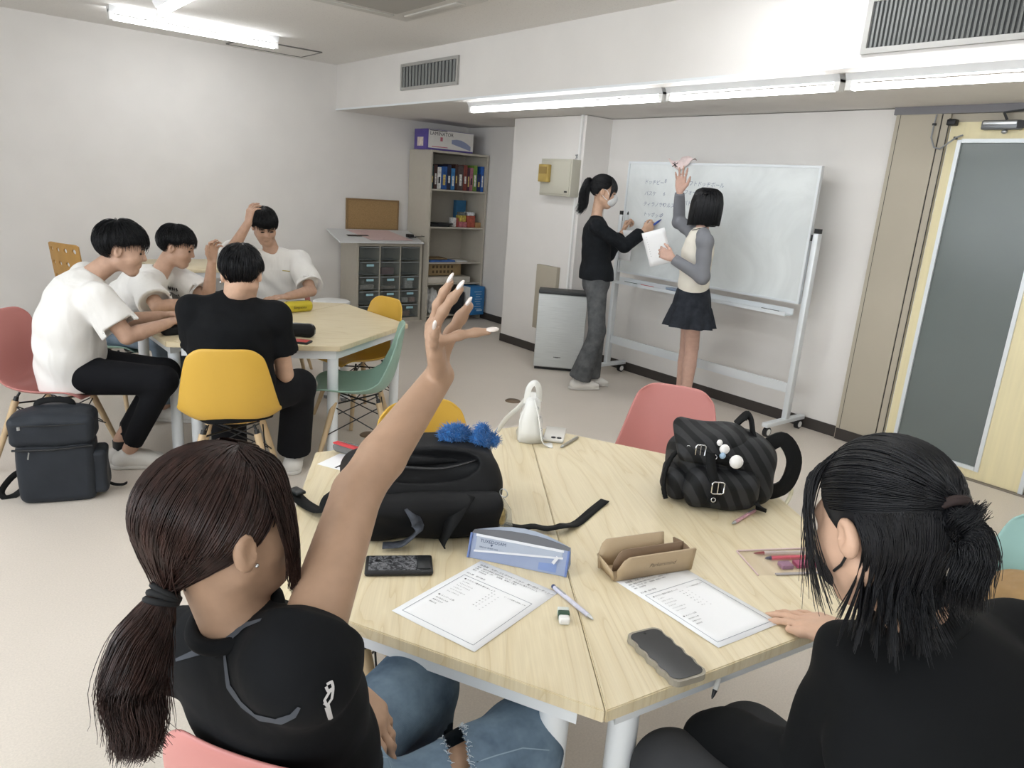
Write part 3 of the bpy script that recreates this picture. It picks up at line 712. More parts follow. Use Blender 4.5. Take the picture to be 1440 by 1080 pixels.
bxo('small_box', 'white topped carton lying on the orange red tin', 'box', (4.885, 6.98, z+.151), (.085, .09, .038), P('white_top', 'd9dde0', .5, var=.3, vs=60))
bxo('small_box', 'tan wooden block at the right end of the second shelf', 'box', (4.978, 6.97, z+.03), (.07, .09, .058), P('tan_block', 'b08a5e', .6))
# third shelf
z = SZ[2]; bxo('magazine', 'blue printed magazine lying on the third shelf', 'magazine', (4.50, 7.02, z+.011), (.34, .24, .02), P('blue_mag', '3e68ad', .5, var=.3, vs=20), .03)
bxo('magazine', 'brown covered magazine lying on the blue magazine', 'magazine', (4.46, 7.05, z+.031), (.28, .20, .016), P('brown_mag', '8a7350', .6, var=.2), -.06)
bxo('magazine', 'white booklet lying beside the blue magazine', 'magazine', (4.77, 7.03, z+.006), (.16, .22, .010), MT['paper'], .1)
# fourth shelf
z = SZ[3]; cbx = thing('carton', 'long brown corrugated carton printed with dark glyphs, fourth shelf', 'box', (4.56, 7.1, z))
build(MB().rbox((4.56, 7.10, z+.145), (.47, .28, .135), .004), 'carton_body', P('kraft', '9a845f', .8, var=.06), cbx)
pr = MB()
for i in range(6):
    for j in range(2): pr.box((4.42+i*.05, 6.9594, z+.175-j*.055), (.028, .0012, .030))
build(pr, 'carton_print', P('kraft_ink', '5a4b36', .8), cbx)['kind'] = 'stuff'
bxo('folded_cloth', 'white flat sheet stack under the brown carton', 'papers', (4.60, 7.05, z+.034), (.58, .30, .066), P('offwhite_stack', 'cfc9bd', .8, var=.05))
# bottom compartment
bag = MB(); 
for k, (dx, dz, r) in enumerate(((0, .08, .09), (.05, .12, .075), (-.04, .13, .07), (.01, .17, .06), (.07, .2, .05))): pass
bb = bmesh.new(); bmesh.ops.create_icosphere(bb, subdivisions=4, radius=1)
for v in bb.verts:
    n = v.co.normalized(); k = 1+.16*math.sin(9*n.x+3*n.z)*math.sin(7*n.y+5*n.z)+.08*math.sin(17*n.z+11*n.x)
    v.co = Vector((n.x*.085*k, n.y*.10*k, max(n.z*.15*k, -.13)))
bag.addbm(bb, c=(4.44, 7.03, .0605+.131)); single(bag, 'plastic_bag', P('white_plastic_bag', 'dfe0df', .35), 'crumpled white plastic bag in the bottom of the shelf', 'bag', (4.42, 7.02, .06))
bbx = thing('product_box', 'large white and blue product box sticking out of the bottom shelf', 'box', (4.92, 6.9, .06), 0)
build(MB().rbox((4.915, 6.92, .225), (.20, .30, .325), .003), 'box_body', P('blue_card', '2f78b5', .5, var=.06), bbx)
build(MB().box((4.8135, 6.92, .225), (.0015, .285, .315)), 'side_print', P('white_gloss_card', 'e1e2e0', .45, var=.1, vs=12), bbx)
tx = MB()
for i in range(8): tx.box((4.92+.01*(i % 2), 6.7685, .33-i*.028), (.10-.02*(i % 3), .0012, .005))
tx.box((4.95, 6.7685, .115), (.08, .0012, .016)); build(tx, 'box_print', P('pale_print', 'bcd6ea', .6), bbx)['kind'] = 'stuff'
bxo('product_box', 'black printed box standing beside the blue product box', 'box', (4.72, 6.95, .19), (.13, .2, .255), P('black_card', '20262c', .45, var=.3, vs=12))
bxo('product_box', 'small sky blue carton lying before the black box', 'box', (4.70, 6.82, .10), (.09, .05, .075), P('sky_card2', '3a86bd', .5, var=.1)) if False else None
# laminator carton on top of the shelf
lm = thing('laminator_box', 'purple and white carton printed LAMINATOR on top of the metal shelf', 'box', (4.52, 7.02, sh_))
build(MB().rbox((4.535, 7.03, sh_+.105), (.60, .25, .208), .004), 'carton', P('purple_card', '5d4f9c', .5, var=.08), lm)
build(MB().box((4.545, 6.9043, sh_+.112), (.575, .0014, .185)), 'front_print', P('white_print', 'e2e0dc', .5, var=.03), lm)
tx = MB(); put_text(tx, 'LAMINATOR', .052, (4.275, 6.9032, sh_+.150), (1, 0, 0), (0, 0, 1)); tx.box((4.38, 6.9032, sh_+.197), (.22, .0008, .007)); build(tx, 'title', MT['ink'], lm)
build(MB().box((4.40, 6.9032, sh_+.035), (.20, .0008, .008)).box((4.42, 6.9032, sh_+.115), (.03, .0008, .04)), 'red_print', P('red_print', 'c4707f', .6), lm)
pm = MB().grid([[Vector((4.55+.25*u, 6.9030, sh_+.12-.05*u+.05*math.sin(PI*u)*.6)) for u in (0, .25, .5, .75, 1)], [Vector((4.55+.25*u, 6.9030, sh_+.08-.055*u)) for u in (0, .25, .5, .75, 1)]], False)
build(pm, 'picture', P('machine_picture', '8f99b8', .5), lm)
build(MB().box((4.2343, 7.03, sh_+.08), (.0014, .12, .09)), 'side_picture', P('machine_picture2', 'd5c9c0', .5, var=.2, vs=30), lm)

# ------------------------------------------------------------------ drawer cabinet
cx0, cx1, cy0, cy1, chh = 3.475, 4.262, 6.95, 7.33, .845
dc = thing('drawer_cabinet', 'greige cabinet with fifteen smoky clear drawers beside the metal shelf', 'cabinet', (3.87, 7.1, 0))
build(MB().box((cx0+.012, (cy0+cy1)/2, chh/2), (.024, cy1-cy0, chh)), 'side_panel', MT['cab'], dc)
build(MB().box((cx1-.012, (cy0+cy1)/2, chh/2), (.024, cy1-cy0, chh)), 'side_panel', MT['cab'], dc)
build(MB().box(((cx0+cx1)/2, cy1-.005, chh/2), (cx1-cx0-.048, .01, chh)), 'back_panel', MT['cab'], dc)
build(MB().box(((cx0+cx1)/2, (cy0+cy1)/2-.005, chh-.012), (cx1-cx0-.048, cy1-cy0-.01, .024)), 'top_panel', MT['cab'], dc)
build(MB().box(((cx0+cx1)/2, (cy0+cy1)/2-.005, .02), (cx1-cx0-.048, cy1-cy0-.01, .04)), 'plinth', MT['cab'], dc)
cw = (cx1-cx0-.048)/3
for i in (1, 2): build(MB().box((cx0+.024+cw*i, (cy0+cy1)/2-.005, .43), (.010, cy1-cy0-.01, .78)), 'divider', MT['cab'], dc)
MT['smoke'] = P('smoky_acrylic', '9aa2a2', .12, spec=.5, trans=.6, ior=1.1, alpha=.42)
rh = (.82-.042)/5
blue_lab = P('pale_blue_label', 'a9d3dc', .6)
cont = ['d8d2c6', 'c9a98d', 'b98b93', '8f5f63', 'cfcac0', '9a8f7d', 'd6c7a6', '7d6f66']
random.seed(5)
labelled = {(1, 0), (2, 0), (2, 1), (2, 2), (3, 0), (3, 1), (3, 2), (4, 1), (4, 2)}
for r in range(5):
    for c in range(3):
        xa = cx0+.024+cw*c+.007; zb = .822-rh*(r+1)+.003
        d = build(MB().rbox((xa+(cw-.014)/2, cy0+.006, zb+rh/2-.004), (cw-.014, .005, rh-.012), .002), 'drawer', MT['smoke'], dc)
        build(MB().box((xa+(cw-.014)/2, cy0-.002, zb+rh-.018), (cw-.03, .010, .008)), 'drawer_lip', P('lip_clear', '9aa0a0', .25), d) if (r+c) % 1 == 0 else None
        build(MB().box((xa+(cw-.014)/2, cy0+.13, zb+.004), (cw-.02, .22, .004)), 'drawer_tray', P('smoke_tray', '6d7272', .4), d)
        if (r, c) in labelled: build(MB().box((xa+(cw-.014)*.55, cy0+.0025, zb+rh*.68), (.085, .0015, .024)), 'label_strip', blue_lab, d)
def stuff_in(r, c, x, wd, h, colr, lab, dp=.05):
    xa = cx0+.024+cw*c+.01; zb = .822-rh*(r+1)+.0095
    bxo('stored_item', lab, 'box', (xa+x*cw, cy0+.05, zb+h/2), (wd, dp, h), P('stored_'+colr, colr, .6, var=.25, vs=50), group='things stored in the clear drawers')
stuff_in(2, 0, .42, .16, .045, 'd9d4cc', 'white folded cloth in a clear drawer of the third row')
stuff_in(2, 1, .45, .17, .030, 'b3a79a', 'flat tan bundle in a clear drawer of the third row')
stuff_in(2, 2, .48, .10, .105, 'd5d2ce', 'white printed card in a clear drawer of the third row')
stuff_in(1, 1, .4, .15, .07, '7b4a52', 'plum coloured bundle in a clear drawer of the second row')
stuff_in(3, 2, .3, .08, .05, 'dcdad4', 'white small carton in a clear drawer of the fourth row')
stuff_in(3, 2, .68, .07, .05, 'c9a9a0', 'pinkish small carton in a clear drawer of the fourth row')
stuff_in(3, 1, .65, .05, .07, 'c99a4a', 'ochre carton in a clear drawer of the fourth row')
stuff_in(4, 2, .35, .11, .06, 'b08d80', 'brown pink bundle in a clear drawer of the bottom row')
stuff_in(4, 1, .62, .06, .09, 'b7b98a', 'greenish yellow pack in a clear drawer of the bottom row')
# things on the cabinet
wz = chh
def sheet(name, lab, cat, x0, x1, ya, yb, za, zb, th, mat, skew=0):
    b = MB(); vs = [(x0+skew*0, ya, za), (x1, ya, za), (x1+skew, yb, zb), (x0+skew, yb, zb)]
    vs = vs+[(a, b_, c+th) for a, b_, c in vs]
    b.add(vs, [(3, 2, 1, 0), (4, 5, 6, 7), (0, 1, 5, 4), (1, 2, 6, 5), (2, 3, 7, 6), (3, 0, 4, 7)])
    return single(b, name, mat, lab, cat, ((x0+x1)/2, (ya+yb)/2, za))
bxo('foam_block', 'low grey foam block propping up the white boards on the drawer cabinet', 'block', (3.87, 7.24, wz+.042), (.7, .08, .082), P('foam_grey', '9a9690', .9))
sheet('foam_board', 'large white foam board lying tilted on the drawer cabinet', 'board', 3.245, 4.225, 6.86, 7.30, wz+.012, wz+.108, .012, P('foam_white', 'd8d9d9', .7), .05)
sheet('drawing_sheet', 'pink sheet with faint line drawing on the white foam board', 'paper', 3.62, 4.12, 6.92, 7.26, wz+.041, wz+.115, .003, P('pink_sheet', 'd7bdba', .8, var=.06, vs=60), -.12)
sheet('black_strip', 'black strip lying beside the pink sheet on the cabinet', 'strip', 3.42, 3.66, 7.04, 7.08, wz+.067, wz+.076, .004, MT['black_plastic'])
co = thing('cork_board', 'small framed cork board leaning against the wall above the cabinet', 'cork board', (3.85, 7.32, .965))
build(MB().box((3.85, 7.335, 1.122), (.60, .012, .30)), 'cork', P('cork', 'a5875e', .9, var=.18, vs=160, bump=(200, .3)), co)
f = MB()
for xx in (3.543, 4.157): f.box((xx, 7.333, 1.122), (.018, .022, .328))
for zz in (.967, 1.277): f.box((3.85, 7.333, zz), (.60, .022, .018))
build(f, 'frame', P('cork_frame', '8f7350', .6), co)
pw = thing('power_adapter', 'black power adapter with a coiled cable on the cabinet', 'adapter', (4.17, 6.97, wz+.05))
build(MB().rbox((4.14, 7.02, wz+.085), (.055, .09, .035), .006), 'brick', MT['black_plastic'], pw)
cpts = [(4.14+.05*math.cos(a*.7)+.012*a, 6.97+.04*math.sin(a*.7), wz+.070+.002*a) for a in range(0, 12)]
build(MB().tube([(4.14, 6.98, wz+.085)]+cpts, .004, 6), 'cable', MT['black_plastic'], pw)
# ------------------------------------------------------------------ figures: smooth blended volumes turned into one surface
V3 = lambda q: np.array(q, dtype=np.float64)
def nrm(v): v = V3(v); return v/np.linalg.norm(v)
class Vol:
    "a list of blended solids; mesh(h) gives one continuous surface"
    def __init__(s): s.p = []
    def cap(s, a, b, ra, rb, k=.02, side=None, q=1.0, flat_a=False, flat_b=False, op='add'):
        a, b = V3(a), V3(b); ba = b-a; L2 = ba@ba; L = math.sqrt(L2); R = max(ra, rb)*max(1, q)
        if side is not None: e = V3(side); e = e-ba*(e@ba)/L2; e /= np.linalg.norm(e)
        def f(x, y, z):
            px, py, pz = x-a[0], y-a[1], z-a[2]
            tu = (px*ba[0]+py*ba[1]+pz*ba[2])/L2; t = np.clip(tu, 0, 1); r = ra+(rb-ra)*t
            wx, wy, wz = px-ba[0]*t, py-ba[1]*t, pz-ba[2]*t; w2 = wx*wx+wy*wy+wz*wz
            if side is not None and q != 1:
                ws = wx*e[0]+wy*e[1]+wz*e[2]; w2 = ws*ws+np.maximum(w2-ws*ws, 0)/(q*q); d = (np.sqrt(w2)-r)*min(1, q)
            else: d = np.sqrt(w2)-r
            if flat_b: d = np.maximum(d, (tu-1)*L)
            if flat_a: d = np.maximum(d, -tu*L)
            return d
        s.p.append((f, np.minimum(a, b)-R, np.maximum(a, b)+R, k, op)); return s
    def ell(s, c, R, r, k=.02, op='add'):
        c, R, r = V3(c), V3(R), V3(r); m = r.max()
        def f(x, y, z):
            px, py, pz = x-c[0], y-c[1], z-c[2]; k0 = 0; k1 = 0
            for i in range(3):
                u = px*R[i][0]+py*R[i][1]+pz*R[i][2]; k0 = k0+(u/r[i])**2; k1 = k1+(u/r[i]**2)**2
            k0 = np.sqrt(k0); return k0*(k0-1)/np.maximum(np.sqrt(k1), 1e-6)
        s.p.append((f, c-m, c+m, k, op)); return s
    def plane(s, p, n, lo, hi, k=.004):
        "cut away the side the normal points to, inside the given box"
        p, n = V3(p), nrm(n)
        s.p.append((lambda x, y, z: -((x-p[0])*n[0]+(y-p[1])*n[1]+(z-p[2])*n[2]), V3(lo), V3(hi), k, 'sub')); return s
    def mesh(s, h, wr=None):
        lo = np.min([q[1] for q in s.p if q[4] == 'add'], 0)-3*h; hi = np.max([q[2] for q in s.p if q[4] == 'add'], 0)+3*h
        n = np.ceil((hi-lo)/h).astype(int)+1
        D = np.full(tuple(n), .5, np.float32); ax = [(lo[i]+h*np.arange(n[i])).astype(np.float32) for i in range(3)]
        for f, a, b, k, op in s.p:
            i0 = np.maximum(((a-k-2*h-lo)/h).astype(int), 0); i1 = np.minimum(((b+k+2*h-lo)/h).astype(int)+2, n)
            if (i1 <= i0).any(): continue
            sl = tuple(slice(i0[i], i1[i]) for i in range(3))
            d = f(ax[0][sl[0]][:, None, None], ax[1][sl[1]][None, :, None], ax[2][sl[2]][None, None, :])
            o = D[sl]
            if op == 'add':
                g = np.maximum(k-np.abs(o-d), 0)/k; D[sl] = np.minimum(o, d)-g*g*k*.25
            else:
                d = -d; g = np.maximum(k-np.abs(o-d), 0)/k; D[sl] = np.maximum(o, d)+g*g*k*.25
        if wr:
            I = np.nonzero(np.abs(D) < .03); D[I] += wr(ax[0][I[0]], ax[1][I[1]], ax[2][I[2]]).astype(np.float32)
        return nets(D, lo, h)
def nets(D, lo, h):
    S = D < 0; c = np.zeros(tuple(np.array(D.shape)-1), np.uint8); n = D.shape
    offs = [(i, j, k) for i in (0, 1) for j in (0, 1) for k in (0, 1)]
    sub = lambda A, o: A[o[0]:n[0]-1+o[0], o[1]:n[1]-1+o[1], o[2]:n[2]-1+o[2]]
    for o in offs: c += sub(S, o)
    I = np.array(np.nonzero((c > 0) & (c < 8))); N = I.shape[1]
    idx = np.full(c.shape, -1, np.int32); idx[I[0], I[1], I[2]] = np.arange(N)
    val = {o: D[I[0]+o[0], I[1]+o[1], I[2]+o[2]] for o in offs}
    acc = np.zeros((N, 3)); cnt = np.zeros(N)
    for a in offs:
        for x in range(3):
            if a[x]: continue
            b = list(a); b[x] = 1; b = tuple(b); m = (val[a] < 0) != (val[b] < 0); t = val[a]/np.where(m, val[a]-val[b], 1)
            for i in range(3): acc[:, i] += np.where(m, a[i]+(t if i == x else 0), 0)
            cnt += m
    P_ = lo+h*(I.T+acc/cnt[:, None]); Q = []
    for x in range(3):
        u, v = (x+1) % 3, (x+2) % 3
        s0 = [slice(0, n[i]-1) for i in range(3)]; s1 = list(s0); s1[x] = slice(1, n[x])
        A, B = S[tuple(s0)], S[tuple(s1)]; E = np.array(np.nonzero(A != B)); ok = (E[u] > 0) & (E[v] > 0); E = E[:, ok]
        def cell(du, dv): q = E.copy(); q[u] += du; q[v] += dv; return idx[q[0], q[1], q[2]]
        f = np.stack([cell(-1, -1), cell(0, -1), cell(0, 0), cell(-1, 0)], 1)
        inside = A[E[0], E[1], E[2]]; f[~inside] = f[~inside][:, ::-1]; Q.append(f)
    Q = np.concatenate(Q); Q = Q[(Q >= 0).all(1)]
    return P_, Q
def np_mesh(name, V, F, mat, parent=None, origin=None):
    "fast mesh from arrays (quads), world coordinates"
    me = bpy.data.meshes.new(name); V = np.asarray(V, np.float64)
    if parent is not None:
        M_ = np.array(rest(parent).inverted()); V = V@M_[:3, :3].T+M_[:3, 3]
    elif origin is not None: V = V-np.array(origin)
    F = np.asarray(F, np.int32); m = F.shape[1]
    me.vertices.add(len(V)); me.vertices.foreach_set('co', V.astype(np.float32).ravel())
    me.loops.add(F.size); me.loops.foreach_set('vertex_index', F.ravel())
    me.polygons.add(len(F)); me.polygons.foreach_set('loop_start', np.arange(0, F.size, m, dtype=np.int32))
    me.polygons.foreach_set('use_smooth', np.ones(len(F), bool)); me.update(calc_edges=True); me.materials.append(mat)
    o = bpy.data.objects.new(name, me); COL.objects.link(o)
    if parent is not None: o.parent = parent
    elif origin is not None: o.location = origin
    return o
def wrinkle(amp, f=38, seed=0, dirv=(.3, .2, 1)):
    d = nrm(dirv); ph = seed*1.7
    def w(x, y, z):
        a = np.sin(9*x+5*z+ph)*.9+np.sin(11*y-6*z+2*ph)*.9
        return amp*(np.sin(f*(x*d[0]+y*d[1]+z*d[2])+3*a)*.55+np.sin(f*.55*(x*d[1]-y*d[2]+z*d[0])+2.2*a+ph)*.45)
    return w

class Head:
    def __init__(s, c, heading, pitch=0, roll=0, scale=.95, ear=.083, rn=.047):
        h, p = rad(heading), rad(pitch)
        F = V3((math.cos(h)*math.cos(p), math.sin(h)*math.cos(p), math.sin(p))); R0 = V3((math.sin(h), -math.cos(h), 0)); U0 = np.cross(R0, F)
        g = rad(roll); s.R = math.cos(g)*R0+math.sin(g)*U0; s.U = np.cross(s.R, F); s.F = F
        s.c = V3(c); s.s = scale; s.ear = ear; s.rn = rn; s.B = np.stack([s.F, s.R, s.U])      # rows: local x (front), y (right), z (up)
    def w(s, q): return s.c+s.s*(V3(q)@s.B)
    def build(s, v, neck):
        k = s.s; rn = s.rn; E = lambda c, r, kk, op='add': v.ell(s.w(c), s.B, V3(r)*k, kk, op)
        v.cap(s.w((-.022, 0, -.05)), neck, rn, rn*1.12, .03)
        E((-.012, 0, .035), (.094, .075, .081), .02)
        E((.030, 0, -.030), (.058, .061, .078), .035)
        v.cap(s.w((.060, -.012, -.096)), s.w((.060, .012, -.096)), .021*k, .021*k, .03)
        for y in (-1, 1):
            v.cap(s.w((.0, y*.052, -.055)), s.w((.055, y*.022, -.094)), .018*k, .018*k, .03)
            v.ell(s.w((.056, y*.036, -.028)), s.B, V3((.030, .028, .030))*k, .03)
        v.cap(s.w((.076, -.032, .022)), s.w((.076, .032, .022)), .014*k, .014*k, .02)
        for y in (-1, 1): v.ell(s.w((.098, y*.031, .000)), s.B, V3((.016, .019, .012))*k, .014, 'sub')
        v.cap(s.w((.084, 0, .012)), s.w((.101, 0, -.026)), .0075*k, .0115*k, .012)
        for y in (-1, 1): v.ell(s.w((.092, y*.012, -.030)), s.B, V3((.009, .008, .0075))*k, .008)
        v.cap(s.w((.084, -.017, -.058)), s.w((.084, .017, -.058)), .0075*k, .0075*k, .012)
        v.cap(s.w((.083, -.014, -.067)), s.w((.083, .014, -.067)), .0085*k, .0085*k, .008)
        for y in (-1, 1):
            v.ell(s.w((-.010, y*(s.ear-.004), -.008)), s.B, V3((.018, .012, .031))*k, .008)
            v.ell(s.w((-.003, y*(s.ear+.007), -.002)), s.B, V3((.0115, .010, .019))*k, .004, 'sub')
    def face(s, body, skin_l, brow=True, mouth=True, lids=1.0):
        R = Matrix([list(q) for q in s.B]).transposed()
        def bl(c, r, name, mat): build(MB().ball(tuple(s.w(c)), tuple(V3(r)*s.s), 12, R), name, mat, body)
        for y in (-1, 1):
            bl((.083, y*.031, -.001), (.0065, .0155, .0045*lids), 'eye', MT['eye'])
            if brow: bl((.0885, y*.032, .0235), (.004, .018, .0038), 'eyebrow', MT['hair_black'])
        if mouth: bl((.0895, 0, -.0625), (.0035, .021, .0055), 'lips', skin_l)

def hand(v, W, d, n, right, curls, spread=(10, 2, -5, -13), thumb=((.75, .6, .25), (.85, .35, .3), (.9, .2, .3)), s=1.0, k=.008):
    "palm, four fingers and a thumb rooted at the side of the palm; returns finger tips"
    W, d, n = V3(W), nrm(d), V3(n); n = nrm(n-d*(n@d)); t = np.cross(d, n) if right else np.cross(n, d)
    L = (.086, .090, .085, .076); o = (.028, .009, -.010, -.027); fl = ((.042, .025, .020), (.046, .029, .021), (.042, .027, .020), (.033, .020, .018)); fr = (.0083, .0086, .0082, .0072)
    v.ell(W+(d*.050)*s, np.stack([d, t, n]), V3((.052, .036, .0135))*s, .012)
    tips = []
    for i in range(4):
        kn = W+(d*L[i]+t*o[i])*s; v.cap(W+(d*.015+t*o[i]*.55)*s, kn, .0125*s, .0108*s, .010)
        a = rad(spread[i]); d0 = d*math.cos(a)+t*math.sin(a); g = 0; p = kn
        for j in range(3):
            g += rad(curls[i][j]); dd = d0*math.cos(g)+n*math.sin(g); q = p+dd*fl[i][j]*s; r0 = fr[i]*(1-.09*j)*s
            v.cap(p, q, r0, r0*.90, k if j else .010); p = q
        tips.append((p, dd, -(n*math.cos(g)-d0*math.sin(g)), fr[i]*.78*s))
    p = W+(d*.022+t*.022+n*.006)*s
    for j, (lt, r0, r1) in enumerate(((.042, .014, .0115), (.032, .0105, .0095), (.026, .0093, .0078))):
        c = thumb[j]; dd = nrm(d*c[0]+t*c[1]+n*c[2]); q = p+dd*lt*s; v.cap(p, q, r0*s, r1*s, .010); p = q
    tips.append((p, dd, nrm(np.cross(dd, np.cross(n, dd)))*-1, .0075*s))
    return tips
FLAT = ((4, 6, 4),)*4
RELAX = ((22, 24, 12), (28, 28, 14), (32, 30, 15), (34, 30, 16))
GRIP = ((45, 62, 35), (55, 70, 40), (62, 72, 40), (66, 72, 40))

# ------------------------------------------------------------------ hair
def tubes(S, r0, r1, n=3):
    "S: (strands, points, 3) -> thin tapering tubes"
    S = np.asarray(S); m, q, _ = S.shape
    T = np.gradient(S, axis=1); T /= np.linalg.norm(T, axis=2, keepdims=True)+1e-9
    ref = np.array([.31, .52, .79]); U = np.cross(T, ref); U /= np.linalg.norm(U, axis=2, keepdims=True)+1e-9; W_ = np.cross(T, U)
    w = np.linspace(0, 1, q); rr = (r0+(r1-r0)*w**2)[None, :, None]
    if hasattr(r0, '__len__'): rr = rr
    ring = [S+rr*(U*math.cos(2*PI*k/n)+W_*math.sin(2*PI*k/n)) for k in range(n)]
    V = np.stack(ring, 2).reshape(-1, 3)
    i = np.arange(m)[:, None, None]; j = np.arange(q-1)[None, :, None]; k = np.arange(n)[None, None, :]
    a = (i*q+j)*n+k; b = (i*q+j)*n+(k+1) % n; c = (i*q+j+1)*n+(k+1) % n; d = (i*q+j+1)*n+k
    return V, np.stack([a, b, c, d], -1).reshape(-1, 4)
def merge(parts):
    Vs, Fs, b = [], [], 0
    for V, F in parts: Vs.append(V); Fs.append(np.asarray(F)+b); b += len(V)
    return np.concatenate(Vs), np.concatenate(Fs)
def slerp(a, b, t):
    a = a/np.linalg.norm(a, axis=-1, keepdims=True); b = b/np.linalg.norm(b, axis=-1, keepdims=True)
    w = np.arccos(np.clip((a*b).sum(-1, keepdims=True), -.9999, .9999)); return (np.sin((1-t)*w)*a+np.sin(t*w)*b)/np.sin(w)
HC = V3((-.014, 0, .036)); HE = V3((.106, .087, .094))
def on_skull(d, off, E=HE, C=HC):
    d = d/np.linalg.norm(d, axis=-1, keepdims=True); r = 1/np.sqrt(((d/E)**2).sum(-1, keepdims=True)); return C+d*(r+off)
def dir_of(az, el): return np.stack([np.cos(el)*np.cos(az), np.cos(el)*np.sin(az), np.sin(el)], -1)
def line(az, front, side, back, fw=50, sw=(75, 105), bw=140):
    a = np.abs(np.degrees(((az+PI) % (2*PI))-PI)); return np.radians(np.interp(a, [0, fw, sw[0], sw[1], bw, 180], [front, front, side, side, back, back]))
def cap_shell(crown, el, off=.0, n=28, m=64, E=HE):
    az = np.linspace(0, 2*PI, m, endpoint=False); end = dir_of(az, el(az)); cr = nrm(crown)
    P_ = [on_skull(slerp(np.repeat(cr[None], m, 0), end, np.full((m, 1), t)), off-.014*max(0, (t-.72)/.28)**1.5*np.clip(.35-.9*np.cos(az), .15, 1)[:, None], E) for t in np.linspace(.01, 1, n)]
    V = np.concatenate(P_); F = [(i*m+j, i*m+(j+1) % m, (i+1)*m+(j+1) % m, (i+1)*m+j) for i in range(n-1) for j in range(m)]
    return V, np.array(F)
def hair_short(hd, body, mat, seed=1, front=2, side=-12, back=-48, N=900, r=.0016, crown=(-.35, .05, 1), fluff=.010, E=HE):
    rng = np.random.RandomState(seed); el = lambda a: line(a, front, side, back, 48, (72, 100), 124)
    V0, F0 = cap_shell(crown, el, .002, E=E)
    az = rng.uniform(0, 2*PI, N); e = el(az)+np.radians(rng.normal(0, 1, N)*np.where(np.cos(az) > .3, 9, 3)); end = dir_of(az+rng.normal(0, .10, N), e)
    f0 = rng.uniform(0, .75, N); f1 = np.minimum(f0+rng.uniform(.28, .5, N), 1.0); f1 = np.where(rng.rand(N) < .5, 1.0, f1); f0 = np.maximum(f0, f1-.55)
    w = np.linspace(0, 1, 9); t = f0[:, None]+(f1-f0)[:, None]*w; cr = np.repeat(nrm(crown)[None, None], N, 0)
    D = slerp(np.broadcast_to(cr, (N, 9, 3)), np.broadcast_to(end[:, None], (N, 9, 3)), np.maximum(t, .02)[..., None])
    sw = rng.normal(0, .06, (N, 1))*w*w; D = D+np.stack([-D[..., 1]*sw, D[..., 0]*sw, 0*sw], -1)
    lift = (.002+rng.uniform(.2, 1, (N, 1))*fluff*np.sin(PI*np.minimum(w, 1)*.62)[None]) [..., None]
    lift = lift-.012*(np.clip((t-.72)/.28, 0, 1)**1.5*np.clip(.2-1.0*np.cos(az), 0, 1)[:, None])[..., None]
    S = on_skull(D, lift, E)
    V1, F1 = tubes(S, r*1.1, r*.35)
    V, F = merge([(V0, F0), (V1, F1)])
    return np_mesh('hair', hd.c+hd.s*(V@hd.B), F, mat, body)
def curve_pts(P_, n):
    P_ = np.array(P_, float); t = np.linspace(0, len(P_)-1, n); i = np.minimum(t.astype(int), len(P_)-2); f = (t-i)[:, None]
    a = P_[np.maximum(i-1, 0)]; b = P_[i]; c = P_[i+1]; d = P_[np.minimum(i+2, len(P_)-1)]
    return .5*((2*b)+(c-a)*f+(2*a-5*b+4*c-d)*f*f+(3*b-a-3*c+d)*f**3)
def tail(ctrl, rad_prof, N, rng, q=16, r=.0011, lenj=.25, frizz=.004):
    "a bundle of strands along a curve; rad_prof gives its half width along the way"
    C = curve_pts(ctrl, 40); T = np.gradient(C, axis=0); T /= np.linalg.norm(T, axis=1, keepdims=True)
    U = np.cross(T, [.3, .9, .2]); U /= np.linalg.norm(U, axis=1, keepdims=True); W_ = np.cross(T, U)
    ang = rng.uniform(0, 2*PI, N); rr = np.sqrt(rng.uniform(0, 1, N)); ln = 1-lenj*rng.rand(N)**1.5
    w = np.linspace(0, 1, q); x = ln[:, None]*w*39; i = np.minimum(x.astype(int), 38); f = (x-i)[..., None]
    L = lambda A: A[i]*(1-f)+A[i+1]*f
    rp = np.interp(ln[:, None]*w, np.linspace(0, 1, len(rad_prof)), rad_prof)*rr[:, None]
    tw = ang[:, None]+.5*w
    S = L(C)+(L(U)*np.cos(tw)[..., None]+L(W_)*np.sin(tw)[..., None])*rp[..., None]
    S = S+rng.normal(0, 1, (N, 1, 3))*frizz*(w**2)[None, :, None]
    return tubes(S, r, r*.4)
MT['hair_black'] = None
def hair_mat(name, a, b, rough=.38):
    t = NT(name); n = t.noise(t.coord((1, 1, .2)), 70, 3, .6); t.col(t.ramp(n, [(.3, sL(a)[:3]), (.7, sL(b)[:3])]))
    t.b.inputs['Roughness'].default_value = rough; t.b.inputs['Specular IOR Level'].default_value = .3; return t.m
MT['hair_black'] = hair_mat('black_hair', '0d0e10', '1b1c20')
MT['hair_brown'] = hair_mat('dark_brown_hair', '1f1512', '3f2b26', .36)
MT['eye'] = P('dark_eye', '1a1514', .25)
def skin(name, c):
    t = NT(name); k = sL(c); n = t.noise(t.coord(), 35, 3); t.col(t.ramp(n, [(.3, tuple(x*.93 for x in k[:3])), (.7, tuple(min(1, x*1.05) for x in k[:3]))]))
    t.b.inputs['Roughness'].default_value = .5; t.b.inputs['Specular IOR Level'].default_value = .35; t.b.inputs['Subsurface Weight'].default_value = .0
    t.bump(t.noise(t.coord(), 260, 2), .08, .0006); return t.m
